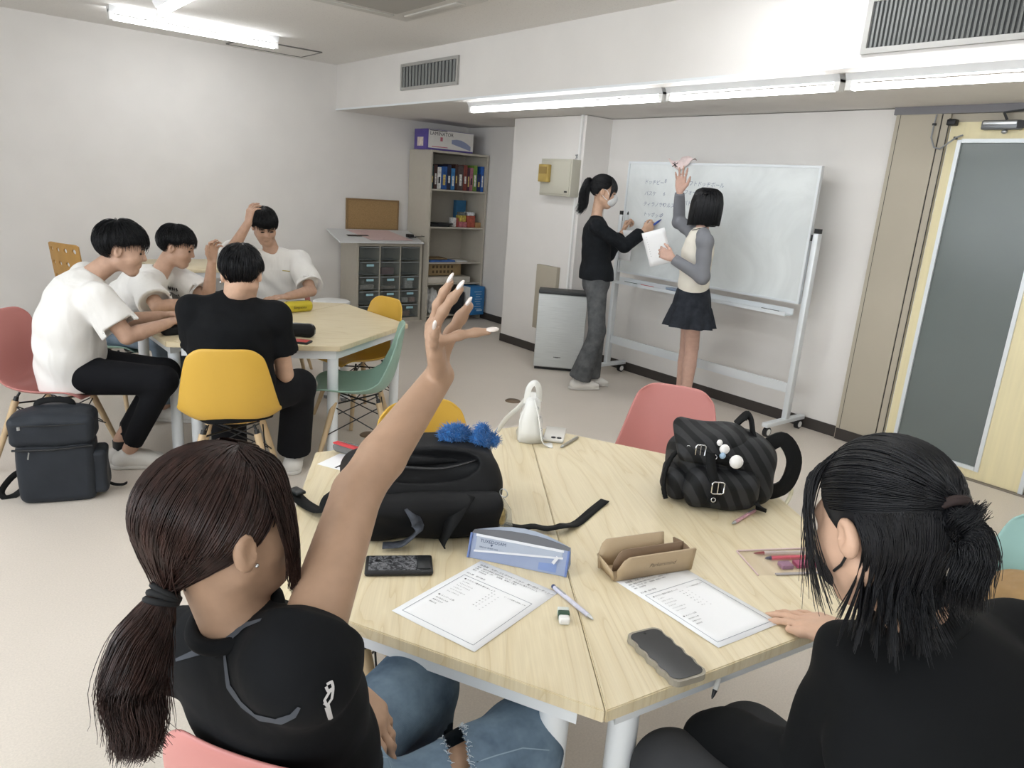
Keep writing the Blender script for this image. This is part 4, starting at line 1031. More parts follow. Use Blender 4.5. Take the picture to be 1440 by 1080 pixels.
def cloth(name, c, var=.06, rough=.85, bs=(14, .25, .006), fine=500, sheen=0):
    t = NT(name); k = sL(c); n = t.noise(t.coord(), 8, 3); t.col(t.ramp(n, [(.3, tuple(x*(1-var) for x in k[:3])), (.7, tuple(min(1, x*(1+var)) for x in k[:3]))]))
    t.b.inputs['Roughness'].default_value = rough; t.b.inputs['Specular IOR Level'].default_value = .2; t.b.inputs['Sheen Weight'].default_value = sheen
    a = t.noise(t.coord((1, 1, .45), (.5, .3, .4)), bs[0], 2, .4, .9); t.bump(a, bs[1], bs[2]); return t.m
def denim(name, c1, c2, sc=9):
    t = NT(name); n = t.noise(t.coord(), sc, 4, .6); t.col(t.ramp(n, [(.3, sL(c1)[:3]), (.7, sL(c2)[:3])]))
    t.b.inputs['Roughness'].default_value = .85; t.b.inputs['Specular IOR Level'].default_value = .2
    w = t.n('ShaderNodeTexWave'); w.inputs['Scale'].default_value = 300; t.l(t.coord(rot=(0, .6, .6)), w.inputs[0])
    a = t.noise(t.coord(), 16, 3, .5, 1); mx = t.n('ShaderNodeMath', operation='MULTIPLY_ADD'); t.l(w.outputs[1], mx.inputs[0]); mx.inputs[1].default_value = .06; t.l(a, mx.inputs[2])
    t.bump(mx.outputs[0], .3, .005); return t.m

# ------------------------------------------------------------------ body and clothes from joints
class Fig:
    def __init__(s, J, label, sk, hd, w=1.0, h=.005):
        s.J = {k: V3(v) for k, v in J.items()}; s.label = label; s.sk = sk; s.hd = hd; s.w = w; s.h = h; s.v = Vol(); s.tips = {}
        s.side_h = nrm(s.J['RH']-s.J['LH']); s.side_s = nrm(s.J['RS']-s.J['LS'])
    def trunk(s, v, sec, slouch=.03, off=0.0, k=.03):
        "elliptic sections (place along the spine, half width, half depth)"
        J = s.J; up = nrm(J['nk']-J['pel']); fw = nrm(np.cross(up, s.side_s)); 
        def sp(t): return J['pel']+(J['nk']-J['pel'])*t-fw*slouch*math.sin(PI*min(max(t, 0), 1))
        for (t0, a0, b0), (t1, a1, b1) in zip(sec, sec[1:]):
            sd = s.side_h*(1-(t0+t1)/2)+s.side_s*((t0+t1)/2)
            v.cap(sp(t0), sp(t1), a0*s.w+off, a1*s.w+off, k, sd, (b0+b1)/(a0+a1))
        return sp
    def base(s, arm=(.046, .038, .035, .0255), leg=(.078, .052, .05, .034), legs=True, shoulders=True):
        J, v, w = s.J, s.v, s.w
        s.trunk(v, [(0, .095, .065), (.5, .085, .055), (.85, .085, .052), (1, .045, .045)], 0)
        for q in 'LR':
            v.cap(J['nk']*.6+J[q+'S']*.4, J[q+'S'], .042*w, .048*w, .03)
            v.cap(J[q+'S'], J[q+'E'], arm[0]*w, arm[1]*w, .02); e = J[q+'E']+(J[q+'W']-J[q+'E'])*.28
            v.cap(J[q+'E'], e, arm[1]*.94*w, arm[1]*1.0*w, .010); v.cap(e, J[q+'W'], arm[1]*1.0*w, arm[3]*w, .006, None)
            if legs:
                v.cap(J[q+'H'], J[q+'K'], leg[0]*w, leg[1]*w, .03); c = J[q+'K']+(J[q+'A']-J[q+'K'])*.33
                v.cap(J[q+'K'], c, leg[1]*w*.94, leg[2]*w*.98, .008); v.cap(c, J[q+'A'], leg[2]*w*.98, leg[3]*w, .006)
        s.hd.build(v, J['nk'])
    def hand(self, q, d, n, curls, **k):
        k.setdefault('s', .97*self.w); self.tips[q] = hand(self.v, self.J[q+'W'], d, n, q == 'R', curls, **k)
    def done(s, group=None):
        p = s.J['pel']
        if p[2] < .7: s.v.plane(p*V3((1, 1, 0))+V3((0, 0, .414)), (0, 0, -1), p*V3((1, 1, 0))+V3((-.12, -.12, .2)), p*V3((1, 1, 0))+V3((.12, .12, .42)))
        V, F = s.v.mesh(s.h); p = s.J['pel']; s.body = np_mesh('person', V, F, s.sk, None, (p[0], p[1], 0)); tag(s.body, s.label, 'person', group); return s.body
    def wear(s, vol, name, mat, h=None, wr=None):
        V, F = vol.mesh(h or s.h*1.2, wr); s.last = (V, F); return np_mesh(name, V, F, mat, s.body)
    def tee(s, mat, sec=None, sleeve=.62, sr=(.066, .078), slouch=.035, wr=None, name='shirt', shr=.062, hem=None, cuff_r=None, neck=(1.0, .064), rise=.055, extra=None):
        v = Vol(); J = s.J; w = s.w; sl2 = sleeve if isinstance(sleeve, dict) else {'L': sleeve, 'R': sleeve}
        sec = [(t, a, b) for t, a, b in (sec or [(-.10, .165, .125), (.2, .163, .12), (.45, .155, .112), (.7, .165, .112), (.86, .135, .088), (.97, .062, .060)])]; sec[-1] = (neck[0], neck[1], neck[1]*.96); s.trunk(v, sec, slouch)
        for q in 'LR':
            sleeve = sl2[q]; v.cap(J['nk']*.72+J[q+'S']*.28-V3((0, 0, .01)), J[q+'S'], .050*w, shr*w, .03)
            if sleeve <= 1:
                e = J[q+'S']+(J[q+'E']-J[q+'S'])*sleeve; v.cap(J[q+'S'], e, sr[0]*w, sr[1]*w, .022, flat_b=True); d_ = nrm(J[q+'E']-J[q+'S'])
                if sleeve > .3: v.cap(e-d_*.03, e+d_*.03, sr[1]*w-.014, sr[1]*w-.012, .006, op='sub', flat_a=True)
            else:
                v.cap(J[q+'S'], J[q+'E'], sr[0]*w, sr[1]*w, .022); e = J[q+'E']+(J[q+'W']-J[q+'E'])*(sleeve-1)
                v.cap(J[q+'E'], e, sr[1]*w*.97, (cuff_r or sr[1]*.72)*w, .022, flat_b=True)
        if extra: extra(v)
        # neck opening: open around the neck
        d = nrm(s.hd.w((-.022, 0, -.05))-J['nk']); v.cap(J['nk']+d*rise, J['nk']+d*(rise+.09), .054*w, .085*w, .006, op='sub')
        if hem: v.plane((0, 0, hem), (0, 0, -1), J['pel']*V3((1, 1, 0))+V3((-.3, -.3, .5)), J['pel']*V3((1, 1, 0))+V3((.3, .3, hem+.005)))
        if s.J['pel'][2] < .7: v.plane(J['pel']*V3((1, 1, 0))+V3((0, 0, .412)), (0, 0, -1), J['pel']*V3((1, 1, 0))+V3((-.24, -.24, .15)), J['pel']*V3((1, 1, 0))+V3((.24, .24, .42)))
        return s.wear(v, name, mat, wr=wr)
    def pants(s, mat, r=(.092, .070, .066, .056), end=.94, name='trousers', wr=None, hip=(.155, .115)):
        v = Vol(); J = s.J; w = s.w
        v.cap(J['pel']-V3((0, 0, .01)), J['pel']+(J['nk']-J['pel'])*.16, hip[0]*w, hip[0]*.97*w, .03, s.side_h, hip[1]/hip[0])
        for q in 'LR':
            v.cap(J[q+'H'], J[q+'K'], r[0]*w, r[1]*w, .04); a = J[q+'K']+(J[q+'A']-J[q+'K'])*end
            v.cap(J[q+'K'], a, r[2]*w, r[3]*w, .03, flat_b=True)
        p = J['pel']
        if p[2] < .7: v.plane(p*V3((1, 1, 0))+V3((0, 0, .410)), (0, 0, -1), p*V3((1, 1, 0))+V3((-.13, -.13, .2)), p*V3((1, 1, 0))+V3((.13, .13, .42)))
        return s.wear(v, name, mat, wr=wr)
    def shoe(s, q, heading, mat, sole, L=.25, wd=.045, hgt=.075, toe=.6, name='shoe'):
        A = s.J[q+'A']; f = V3((math.cos(rad(heading)), math.sin(rad(heading)), 0)); r = V3((f[1], -f[0], 0)); c = V3((A[0], A[1], 0))
        v = Vol(); v.cap(c-f*.045+V3((0, 0, .038)), c+f*(L-.10)+V3((0, 0, .034)), wd*.86, wd*.80*(.5+toe*.5), .02, r, .8)
        v.cap(c-f*.03+V3((0, 0, .045)), c+V3((0, 0, hgt)), wd*.85, wd*.82, .03, flat_b=True); v.cap(c+f*.04+V3((0, 0, .05)), c+f*.10+V3((0, 0, .04)), wd*.75, wd*.7, .03)
        v.plane(c+V3((0, 0, .012)), (0, 0, -1), c-V3((.3, .3, .08)), c+V3((.3, .3, .014)))
        V, F = v.mesh(.005); o = np_mesh(name, V, F, mat, s.body)
        v = Vol(); v.cap(c-f*.047+V3((0, 0, .012)), c+f*(L-.098)+V3((0, 0, .012)), wd*.92, wd*.85*(.5+toe*.5), .01)
        v.plane(c+V3((0, 0, .001)), (0, 0, -1), c-V3((.3, .3, .1)), c+V3((.3, .3, .003)), .002); v.plane(c+V3((0, 0, .022)), (0, 0, 1), c+V3((-.3, -.3, .020)), c+V3((.3, .3, .12)), .002)
        V, F = v.mesh(.005); np_mesh('sole', V, F, sole, o)
        return o
from mathutils.bvhtree import BVHTree
def surf_hits(VF, pxs, off=.0015):
    "points where lines of sight through photograph pixels meet a built surface (for prints and seams lying on it)"
    V, F = VF; bv = BVHTree.FromPolygons([Vector(q) for q in V], [tuple(int(i) for i in f) for f in F]); out = []
    for px, py in pxs:
        d = (c_f+c_r*((px-720)/FPX)-c_u*((py-540)/FPX)).normalized(); h = bv.ray_cast(Vector((0, 0, CAM_Z)), d)
        if h[0] is not None:
            n = h[1] if h[1].dot(d) < 0 else -h[1]; out.append((h[0]+n*off, n))
    return out
def ribbon_on(VF, pxs, wd, off=.0015, steps=4):
    pts = []
    for a, b in zip(pxs, pxs[1:]):
        for i in range(steps): pts.append((a[0]+(b[0]-a[0])*i/steps, a[1]+(b[1]-a[1])*i/steps))
    pts.append(pxs[-1]); H = surf_hits(VF, pts, off); mb = MB(); rows = []
    for i, (p, n) in enumerate(H):
        t = (H[min(i+1, len(H)-1)][0]-H[max(i-1, 0)][0])
        if t.length < 1e-6: continue
        s = n.cross(t.normalized()).normalized(); w_ = wd[0]+(wd[1]-wd[0])*math.sin(PI*i/max(1, len(H)-1)) if hasattr(wd, '__len__') else wd
        rows.append([p-s*w_/2, p+s*w_/2])
    return mb.grid(rows) if len(rows) > 1 else mb
# ------------------------------------------------------------------ the people
SK_tan = skin('skin_tan', 'ab8b73'); SK_mid = skin('skin_mid', 'bf9b85'); SK_light = skin('skin_light', 'cda88f'); SK_leg = skin('skin_pale', 'c7a393')
LIP = P('lips', 'a8675f', .45)
WHITE_T = cloth('white_tee', 'e9e7e3', .02, bs=(10, .45, .03)); BLACK_T = cloth('black_tee', '0c0e11', .15, bs=(9, .4, .02)); BLACK_SW = cloth('black_sweater', '0c0e10', .12, bs=(7, .35, .02)); BLACK_P = cloth('black_trousers', '101115', .15)
WHITE_S = P('white_sneaker', 'd8d5cf', .6, bump=(60, .3)); WHITE_L = P('white_leather', 'e3e0da', .35); SOLE = P('sole_white', 'cfccc6', .7)

# girl with a raised arm, long ponytail, black tee and ripped jeans
J1 = dict(pel=(0.405,0.912,0.488), nk=(0.285,0.888,0.880), hd=(0.253,0.897,1.058), LS=(0.228,1.023,0.806), RS=(0.318,0.768,0.905), LE=(0.400,1.090,0.610), RE=(0.469,0.925,1.042), LW=(0.480,0.975,0.665), RW=(0.645,0.982,1.193),
          LH=(0.362,0.955,0.488), RH=(0.448,0.818,0.488), LK=(0.690,1.075,0.520), RK=(0.788,0.853,0.490), LA=(0.687,1.066,0.09), RA=(0.785,0.863,0.09))
hd1 = Head((0.259, 0.890, 1.056), 10, 4, 0, .875, .091, .043)
g1 = Fig(J1, 'girl in black tee and ripped jeans sitting with one arm raised, long ponytail', SK_tan, hd1, .92, .0042)
g1.base(arm=(.047, .041, .036, .0265))
up1 = nrm(V3(atd(602, 437, 1.10))-V3(J1['RW']))
g1.hand('R', up1, (.775, -.50, .15), ((20, 10, 6), (28, 8, 5), (74, 12, 8), (4, 6, 4)), spread=(8, 2, -4, -10), thumb=((.6, .55, .5), (.75, .3, .6), (.8, .1, .6)), s=1.0)
ld = nrm(at(560, 1040, .595)-Vector(J1['LW'])); 
g1.hand('L', ld, (-.35, .25, -1), ((14, 20, 12), (16, 24, 14), (20, 26, 14), (24, 26, 14)), s=.90, thumb=((.8, .5, .25), (.9, .2, .35), (.95, .05, .3)))
B1 = g1.done()
g1.tee(BLACK_T, sec=[(-.12, .140, .105), (.2, .138, .102), (.45, .138, .098), (.7, .148, .098), (.86, .130, .085), (.97, .066, .062)], slouch=-.012, sleeve={'L': .6, 'R': .12}, sr=(.064, .066), shr=.062, neck=(1.06, .068), rise=.075, wr=wrinkle(.005, 36, 1), extra=lambda v: v.cap(V3(J1['pel'])*.30+V3(J1['nk'])*.70+g1.side_s*.05, V3(J1['RS'])-V3((0, 0, .02)), .075, .055, .07))
tee1 = g1.last
JEANS = denim('blue_denim', '4a5c6f', '8096a8')
# jeans, with the torn openings cut out of the cloth over the thighs
v = Vol(); w_ = .92
v.cap(V3(J1['pel'])-V3((0, 0, .01)), V3(J1['pel'])+(V3(J1['nk'])-V3(J1['pel']))*.18, .150, .145, .03, g1.side_h, .8)
for q in 'LR':
    H_, K_, A_ = V3(J1[q+'H']), V3(J1[q+'K']), V3(J1[q+'A']); v.cap(H_, K_, .088, .076, .04); v.cap(K_, K_+(A_-K_)*.95, .074, .082, .03, flat_b=True)
V, F = v.mesh(.005, wrinkle(.0026, 42, 2, (.8, .5, .2)))
def inpoly(p, poly):
    x, y = p[:, 0], p[:, 1]; r = np.zeros(len(p), bool); n = len(poly)
    for i in range(n):
        x1, y1 = poly[i]; x2, y2 = poly[(i+1) % n]
        c = ((y1 > y) != (y2 > y)) & (x < (x2-x1)*(y-y1)/(y2-y1+1e-9)+x1); r ^= c
    return r
def to_px(Q):
    Q = np.asarray(Q)-np.array((0, 0, CAM_Z)); z = Q@np.array(c_f); return np.stack([720+FPX*(Q@np.array(c_r))/z, 540-FPX*(Q@np.array(c_u))/z], 1), z
cen = V[F].mean(1); e1 = V[F[:, 1]]-V[F[:, 0]]; e2 = V[F[:, 2]]-V[F[:, 0]]; fn = np.cross(e1, e2)
facing = (fn*(np.array((0, 0, CAM_Z))-cen)).sum(1) > 0
pxc, _ = to_px(cen)
hole = (inpoly(pxc, [(640, 1014), (650, 1026), (658, 1060), (662, 1095), (640, 1095), (632, 1060), (622, 1034), (630, 1020)]) | inpoly(pxc, [(466, 952), (486, 949), (496, 958), (492, 962), (468, 962)])) & (facing if facing.mean() > .3 else ~facing)
F = F[~hole]; jeans1 = (V, F); jo = np_mesh('jeans', V, F, JEANS, B1)
fr = []
rng = np.random.RandomState(4)
for (x0_, y0_, x1_, y1_) in ((650, 1022, 661, 1085), (640, 1013, 652, 1024), (622, 1034, 640, 1088)):
    hts = surf_hits(jeans1, [(x0_+(x1_-x0_)*t+rng.uniform(-1.5, 4), y0_+(y1_-y0_)*t) for t in np.linspace(0, 1, 60)], .002)
    for p, n in hts:
        d = V3(rng.normal(0, 1, 3)); d = nrm(d-V3(n)*(d@V3(n)))*rng.uniform(.004, .009); b = V3(p); fr.append([b, b+d*.5+V3(n)*.002, b+d+V3(n)*.001])
if fr: np_mesh('frayed_threads', *tubes(np.array(fr), .0006, .0004), P('white_thread', 'c9d2da', .9), jo)
for pts, wdt in (([(503, 1058), (520, 1062), (545, 1066), (550, 1080)], .002), ([(505, 1046), (520, 1050)], .005), ([(660, 1075), (700, 1062), (735, 1052), (772, 1055)], .002)):
    r_ = ribbon_on(jeans1, pts, wdt, .001)
    if r_.f: build(r_, 'seam', P('denim_seam', '8fa3b3', .9), jo)
hb_ = surf_hits(jeans1, [(508, 1054)], .002)
if hb_: build(MB().ball(tuple(hb_[0][0]), .006), 'button', MT['steel'], jo)
g1.shoe('L', 20, WHITE_S, SOLE); g1.shoe('R', 5, WHITE_S, SOLE)
# grey brush print on the back of the tee and the white script on the sleeve
GREYP = P('grey_print', '474b52', .9); WHITEP = P('white_print_cloth', 'c9c7c6', .9)
sh1 = [c for c in bpy.data.objects if c.parent == B1 and c.name.startswith('shirt')][0]
for pts, wdt in (([(248, 928), (275, 918), (305, 908), (325, 896), (345, 880), (368, 872)], (.004, .012)), ([(316, 914), (318, 935), (322, 965), (340, 990), (362, 1008), (392, 1014), (412, 1006), (421, 994)], (.004, .014))):
    r_ = ribbon_on(tee1, pts, wdt, .0012)
    if r_.f: build(r_, 'back_print', GREYP, sh1)
for pts in ([(459, 962), (466, 958), (468, 966), (461, 972), (458, 965)], [(463, 972), (468, 968), (466, 982), (459, 992), (456, 984), (463, 972)], [(455, 988), (461, 990), (466, 1010), (463, 1010), (458, 994)]):
    r_ = ribbon_on(tee1, pts, .0035, .0012)
    if r_.f: build(r_, 'sleeve_script', WHITEP, sh1)
def collar(fig, body, up_, R_, r_, mat):
    nk_ = fig.J['nk']; d_ = nrm(fig.hd.w((-.022, 0, -.05))-nk_); u_ = nrm(np.cross(d_, (.2, .3, .9))); v_ = np.cross(d_, u_)
    build(MB().tube([tuple(nk_+d_*up_+(u_*math.cos(a)+v_*math.sin(a))*R_) for a in np.linspace(0, 2*PI, 36, endpoint=False)], r_, 10, closed=True), 'collar', mat, body)
collar(g1, B1, .040, .056, .011, BLACK_T)
# nails, ear stud
NAIL = P('pearl_nail', 'e9dfd8', .12, .2)
for q in 'RL':
    for p, d, up_, r in g1.tips[q]:
        d, up_ = nrm(d), nrm(up_); R_ = Matrix([list(d), list(nrm(np.cross(up_, d))), list(up_)]).transposed()
        build(MB().ball(tuple(p+d*.006+up_*r*.62), (.0115, r*.78, .0032), 10, R_), 'nail', NAIL, B1)
build(MB().ball(tuple(hd1.w((.004, .089, -.033))), .003), 'ear_stud', MT['chrome'], B1)
# hair
rng = np.random.RandomState(11)
tie = V3((-.090, .004, -.068)); tdir = nrm(tie-HC)
el1 = lambda a: line(a, 40, 2, -52, 35, (70, 92), 128)
HE = HE*.965; V0, F0 = cap_shell((-.2, 0, 1), el1, .001, E=HE)
N = 2600; az = rng.uniform(0, 2*PI, N); e = el1(az); frac = rng.rand(N)**1.4
st_ = slerp(np.repeat(nrm((-.1, 0, 1))[None], N, 0), dir_of(az, e), (1-frac*.9)[:, None]); q_ = 14; w = np.linspace(0, 1, q_)
D = slerp(np.repeat(st_[:, None], q_, 1), np.broadcast_to(tdir, (N, q_, 3)), np.broadcast_to(w[None, :, None]*.985, (N, q_, 1)))
S = on_skull(D, (.001+.005*rng.rand(N, 1)*np.sin(PI*w)[None])[..., None]+.001, HE)
pull = (np.clip((w-.55)/.45, 0, 1)**2)[None, :, None]; S = S*(1-pull)+(tie+(S-S[:, -1:])*0.35+rng.normal(0, .006, (N, 1, 3)))*pull
parts_ = [(V0, F0), tubes(S, .0013, .0011)]
# side bangs falling past the cheek
for sy in (-1, 1):
    n_ = 170; a0 = rng.uniform(.15, .75, n_)*sy; rt = on_skull(dir_of(a0, np.radians(rng.uniform(38, 62, n_))), .004)
    e0 = np.stack([.055+.02*rng.rand(n_), sy*(.072+.010*rng.rand(n_)), -.075-.035*rng.rand(n_)], 1); md_ = on_skull(dir_of(a0*1.25+.1*sy, np.radians(rng.uniform(-6, 8, n_))), .010+.004*rng.rand(n_, 1))
    q2 = np.linspace(0, 1, 12)[None, :, None]; S2 = (1-q2)**2*rt[:, None]+2*(1-q2)*q2*(md_+(md_-(rt+e0)/2)*.9)[:, None]+q2**2*e0[:, None]; parts_.append(tubes(S2, .0011, .0004))
V, F = merge(parts_); np_mesh('hair', hd1.c+hd1.s*(V@hd1.B), F, MT['hair_brown'], B1)
tw_ = hd1.w(tie+V3((-.012, 0, -.004)))
tl_ctrl = [hd1.w(tie), V3(atd(219, 862, depth1 := (Vector(tw_)-Vector((0, 0, CAM_Z))).dot(c_f))), V3(atd(200, 905, depth1*.985)), V3(atd(188, 965, depth1*.965)), V3(atd(192, 1020, depth1*.95)), V3(atd(182, 1062, depth1*.94))]
P1_, F1_ = tail(tl_ctrl, [.010, .024, .034, .036, .030, .018], 3400, rng, 18, .0007, .42, .006)
P2_, F2_ = tail(tl_ctrl[:5]+[V3(atd(222, 1050, depth1*.95))], [.010, .022, .028, .026, .018, .010], 1200, rng, 18, .0007, .3, .006)
core_ = MB().tube([tuple(q) for q in curve_pts(tl_ctrl, 20)], list(np.interp(np.linspace(0, 1, 20), [0, .2, .4, .6, .8, 1], [.008, .019, .027, .028, .019, .003])), 12); np_mesh('ponytail', *merge([(np.array(core_.v[:20*12]), np.array([f for f in core_.f if len(f) == 4])), (P1_, F1_), (P2_, F2_)]), MT['hair_brown'], B1)
tb = MB(); ax_ = nrm(tl_ctrl[1]-tl_ctrl[0]); u_ = nrm(np.cross(ax_, (0, 0, 1))); v_ = np.cross(ax_, u_)
for k in range(3):
    c0 = hd1.w(tie)+ax_*(.002+.006*k); tb.tube([tuple(c0+(u_*math.cos(a)+v_*math.sin(a))*.0175+ax_*.004*math.sin(a+k)) for a in np.linspace(0, 2*PI, 24, endpoint=False)], .0045, 8, closed=True)
build(tb, 'hair_tie', P('black_elastic', '101113', .8), B1)

HE = HE/.965
# girl in the black sweater with half tied hair
J2 = dict(pel=(1.081,0.217,0.494), nk=(1.083,0.338,0.905), hd=(1.018,0.398,1.078), LS=(1.022,0.386,0.848), RS=(1.240,0.262,0.880), LE=(1.030,0.430,0.620), RE=(1.450,0.365,0.715), LW=(1.050,0.575,0.555), RW=(1.365,0.545,0.692),
          LH=(1.003,0.245,0.494), RH=(1.160,0.191,0.494), LK=(0.965,0.635,0.490), RK=(1.150,0.600,0.490), LA=(0.99,0.610,0.085), RA=(1.17,0.57,0.085))
hd2 = Head(J2['hd'], 76, -24, 0, .93, .090, .043)
g2 = Fig(J2, 'girl in loose black sweater with half tied black hair, hand flat on table', SK_light, hd2, .94, .0042)
g2.base()
tgt = at(1088, 856, TZ+.012); hdv = nrm(V3(tgt)-V3(J2['RW'])); 
g2.hand('R', hdv, (0, 0, -1), ((6, 8, 5), (4, 8, 5), (5, 8, 5), (6, 10, 6)), spread=(4, 0, -5, -12), thumb=((.85, .45, .05), (.95, .22, .02), (.98, .08, .02)), s=.93)
g2.hand('L', nrm((.2, .9, -.25)), (0, -.2, -1), RELAX, s=.9)
B2 = g2.done()
g2.tee(BLACK_SW, sec=[(-.12, .19, .15), (.2, .185, .145), (.45, .18, .135), (.7, .178, .125), (.86, .150, .098), (.97, .070, .064)], sleeve=1.82, sr=(.072, .062), shr=.066, slouch=.05, neck=(1.08, .078), rise=.085, cuff_r=.048, wr=wrinkle(.006, 26, 3))
v = Vol(); v.cap(J2['LE'], V3(J2['LW'])+(V3(J2['LW'])-V3(J2['LE']))*.10, .062, .060, .02); v.cap(V3(J2['LW']), V3(J2['LW'])+V3((-.015, .05, -.015)), .058, .045, .03); g2.wear(v, 'long_cuff', BLACK_SW, wr=wrinkle(.004, 30, 3))
collar(g2, B2, .050, .058, .014, BLACK_SW)
g2.pants(cloth('charcoal_trousers', '3c3d3f', .12), r=(.092, .078, .076, .07)); g2.shoe('L', 80, BLACK_P, SOLE); g2.shoe('R', 75, BLACK_P, SOLE)
rng = np.random.RandomState(21)
tie2 = V3((-.118, .0, .030)); td2 = nrm(tie2-HC); parts_ = []
elu = lambda a: line(a, 35, -2, 2, 40, (70, 100), 120); ell_ = lambda a: line(a, 30, -25, -62, 40, (70, 95), 120)
parts_.append(cap_shell((-.2, 0, 1), ell_, .000))
N = 2400; az = rng.uniform(0, 2*PI, N); frac = rng.rand(N)**1.3
st_ = slerp(np.repeat(nrm((-.05, 0, 1))[None], N, 0), dir_of(az, elu(az)), (1-frac*.85)[:, None]); w = np.linspace(0, 1, 14)
D = slerp(np.repeat(st_[:, None], 14, 1), np.broadcast_to(td2, (N, 14, 3)), np.broadcast_to(w[None, :, None]*.98, (N, 14, 1)))
S = on_skull(D, (.002+.008*rng.rand(N, 1)*np.sin(PI*w)[None])[..., None]); pull = (np.clip((w-.6)/.4, 0, 1)**2)[None, :, None]
S = S*(1-pull)+(tie2+(S-S[:, -1:])*.35+rng.normal(0, .006, (N, 1, 3)))*pull; parts_.append(tubes(S, .0012, .001))
# lower layer hanging to the shoulders, in world space afterwards
N = 4200; az = rng.uniform(rad(98), rad(262), N); r0 = on_skull(dir_of(az, np.radians(rng.uniform(-30, 0, N))), .000); r0w = hd2.c+hd2.s*(r0@hd2.B)
m0 = on_skull(dir_of(az, np.radians(np.full(N, -38.))), .002+.008*rng.rand(N, 1)); m0w = hd2.c+hd2.s*(m0@hd2.B)
out = (m0w-hd2.c); out[:, 2] = 0; out /= np.linalg.norm(out, axis=1, keepdims=True); clump = np.round(az*26)/26; ln = (.098+.030*np.sin(clump*37)+.03*rng.rand(N))[:, None]; wob = np.stack([np.sin(clump*53), np.cos(clump*41), 0*clump], 1)*.010
m1 = m0w+np.array([0, 0, -1])*ln*.55-out*.012+wob*.5; m2 = m0w+np.array([0, 0, -1])*ln-out*.012+wob*1.4+out*(.02+.03*np.sin(clump*29)[:, None])*(rng.rand(N, 1)**2)
Sx = np.stack([r0w, m0w, m1, m2], 1); Sx = np.stack([curve_pts(q, 10) for q in Sx]); Vl, Fl = tubes(Sx, .0008, .0003)
# face strands
n_ = 75; a0 = -rng.uniform(.2, .95, n_); rt = on_skull(dir_of(a0, np.radians(rng.uniform(30, 55, n_))), .006); e0 = np.stack([.075+.025*rng.rand(n_)-.06*(np.abs(a0)-.2), -(.060+.030*rng.rand(n_)), -.07-.06*rng.rand(n_)], 1); md_ = on_skull(dir_of(a0, np.radians(rng.uniform(-5, 10, n_))), .016+.01*rng.rand(n_, 1))
q2 = np.linspace(0, 1, 12)[None, :, None]; S2 = (1-q2)**2*rt[:, None]+2*(1-q2)*q2*(md_*1.6-(rt+e0)*.3)[:, None]+q2**2*e0[:, None]; parts_.append(tubes(S2, .0011, .0004))
n_ = 60; S3 = S2[rng.randint(0, len(S2), n_)].copy(); S3[..., 1] *= -1; parts_.append(tubes(S3, .0011, .0004))
V, F = merge(parts_); V, F = merge([(hd2.c+hd2.s*(V@hd2.B), F), (Vl, Fl)]); np_mesh('hair', V, F, MT['hair_black'], B2)
tw2 = hd2.w(tie2); dz2 = (Vector(tw2)-Vector((0, 0, CAM_Z))).dot(c_f)
c2 = [tw2, V3(atd(1352, 742, dz2*.98)), V3(atd(1368, 755, dz2*.97)), V3(atd(1372, 782, dz2*.97)), V3(atd(1362, 815, dz2*.97)), V3(atd(1360, 850, dz2*.98))]
c3 = [tw2, V3(atd(1350, 735, dz2*.97)), V3(atd(1366, 726, dz2*.96)), V3(atd(1380, 712, dz2*.95))]
np_mesh('ponytail', *merge([tail(c2, [.012, .020, .022, .020, .016, .010], 2200, rng, 14, .0008, .35, .007), tail(c3, [.010, .017, .012, .006], 260, rng, 12, .0007, .35, .004)]), MT['hair_black'], B2)
ax_ = nrm(c2[1]-c2[0]); u_ = nrm(np.cross(ax_, (0, 0, 1))); v_ = np.cross(ax_, u_); tb = MB()
for k in range(2): tb.tube([tuple(tw2+ax_*(.004*k)+(u_*math.cos(a)+v_*math.sin(a))*.019) for a in np.linspace(0, 2*PI, 22, endpoint=False)], .005, 8, closed=True)
build(tb, 'hair_tie', P('brown_elastic', '2e2220', .8), B2)
msk = MB(); build(msk.tube([tuple(hd2.w(q)) for q in ((-.004, -.083, -.03), (.02, -.074, -.05), (.045, -.064, -.062))], .0022, 6), 'mask_strap', MT['black_plastic'], B2)
v = Vol(); v.ell(hd2.w((.072, 0, -.055)), hd2.B, V3((.040, .058, .050))*.94, .01); V, F = v.mesh(.005); np_mesh('face_mask', V, F, P('black_mask', '202226', .8), B2)

# four boys around the left table
Jb1 = dict(pel=(0.512,4.019,0.487), nk=(0.592,4.009,0.941), hd=(0.742,3.975,1.085), LS=(0.600,4.167,0.915), RS=(0.595,3.835,0.868), LE=(0.700,4.180,0.690), RE=(0.700,3.790,0.690), LW=(0.912,4.045,0.735), RW=(0.905,3.885,0.725),
           LH=(0.559,4.099,0.487), RH=(0.467,3.944,0.486), LK=(0.870,3.840,0.483), RK=(0.830,3.720,0.475), LA=(0.664,3.920,0.13), RA=(0.690,3.857,0.095))
hb1 = Head(Jb1['hd'], -18, -12, 0, 1.0)
b1 = Fig(Jb1, 'smiling boy in plain white tee and black trousers, on the pink chair', SK_mid, hb1, 1.02, .005); b1.base()
b1.hand('R', nrm((.6, .75, .05)), (.3, .3, -.9), GRIP, s=.95); b1.hand('L', nrm((.8, -.2, .05)), (-.2, -.5, -.8), GRIP, s=.95)
Bb1 = b1.done(); hb1.face(Bb1, LIP)
b1.tee(WHITE_T, sec=[(-.16, .185, .15), (.2, .185, .145), (.45, .18, .135), (.7, .18, .13), (.86, .148, .098), (.97, .064, .062)], sleeve=.80, sr=(.078, .092), shr=.072, slouch=.06, wr=wrinkle(.0065, 32, 4, (.5, .3, .6)))
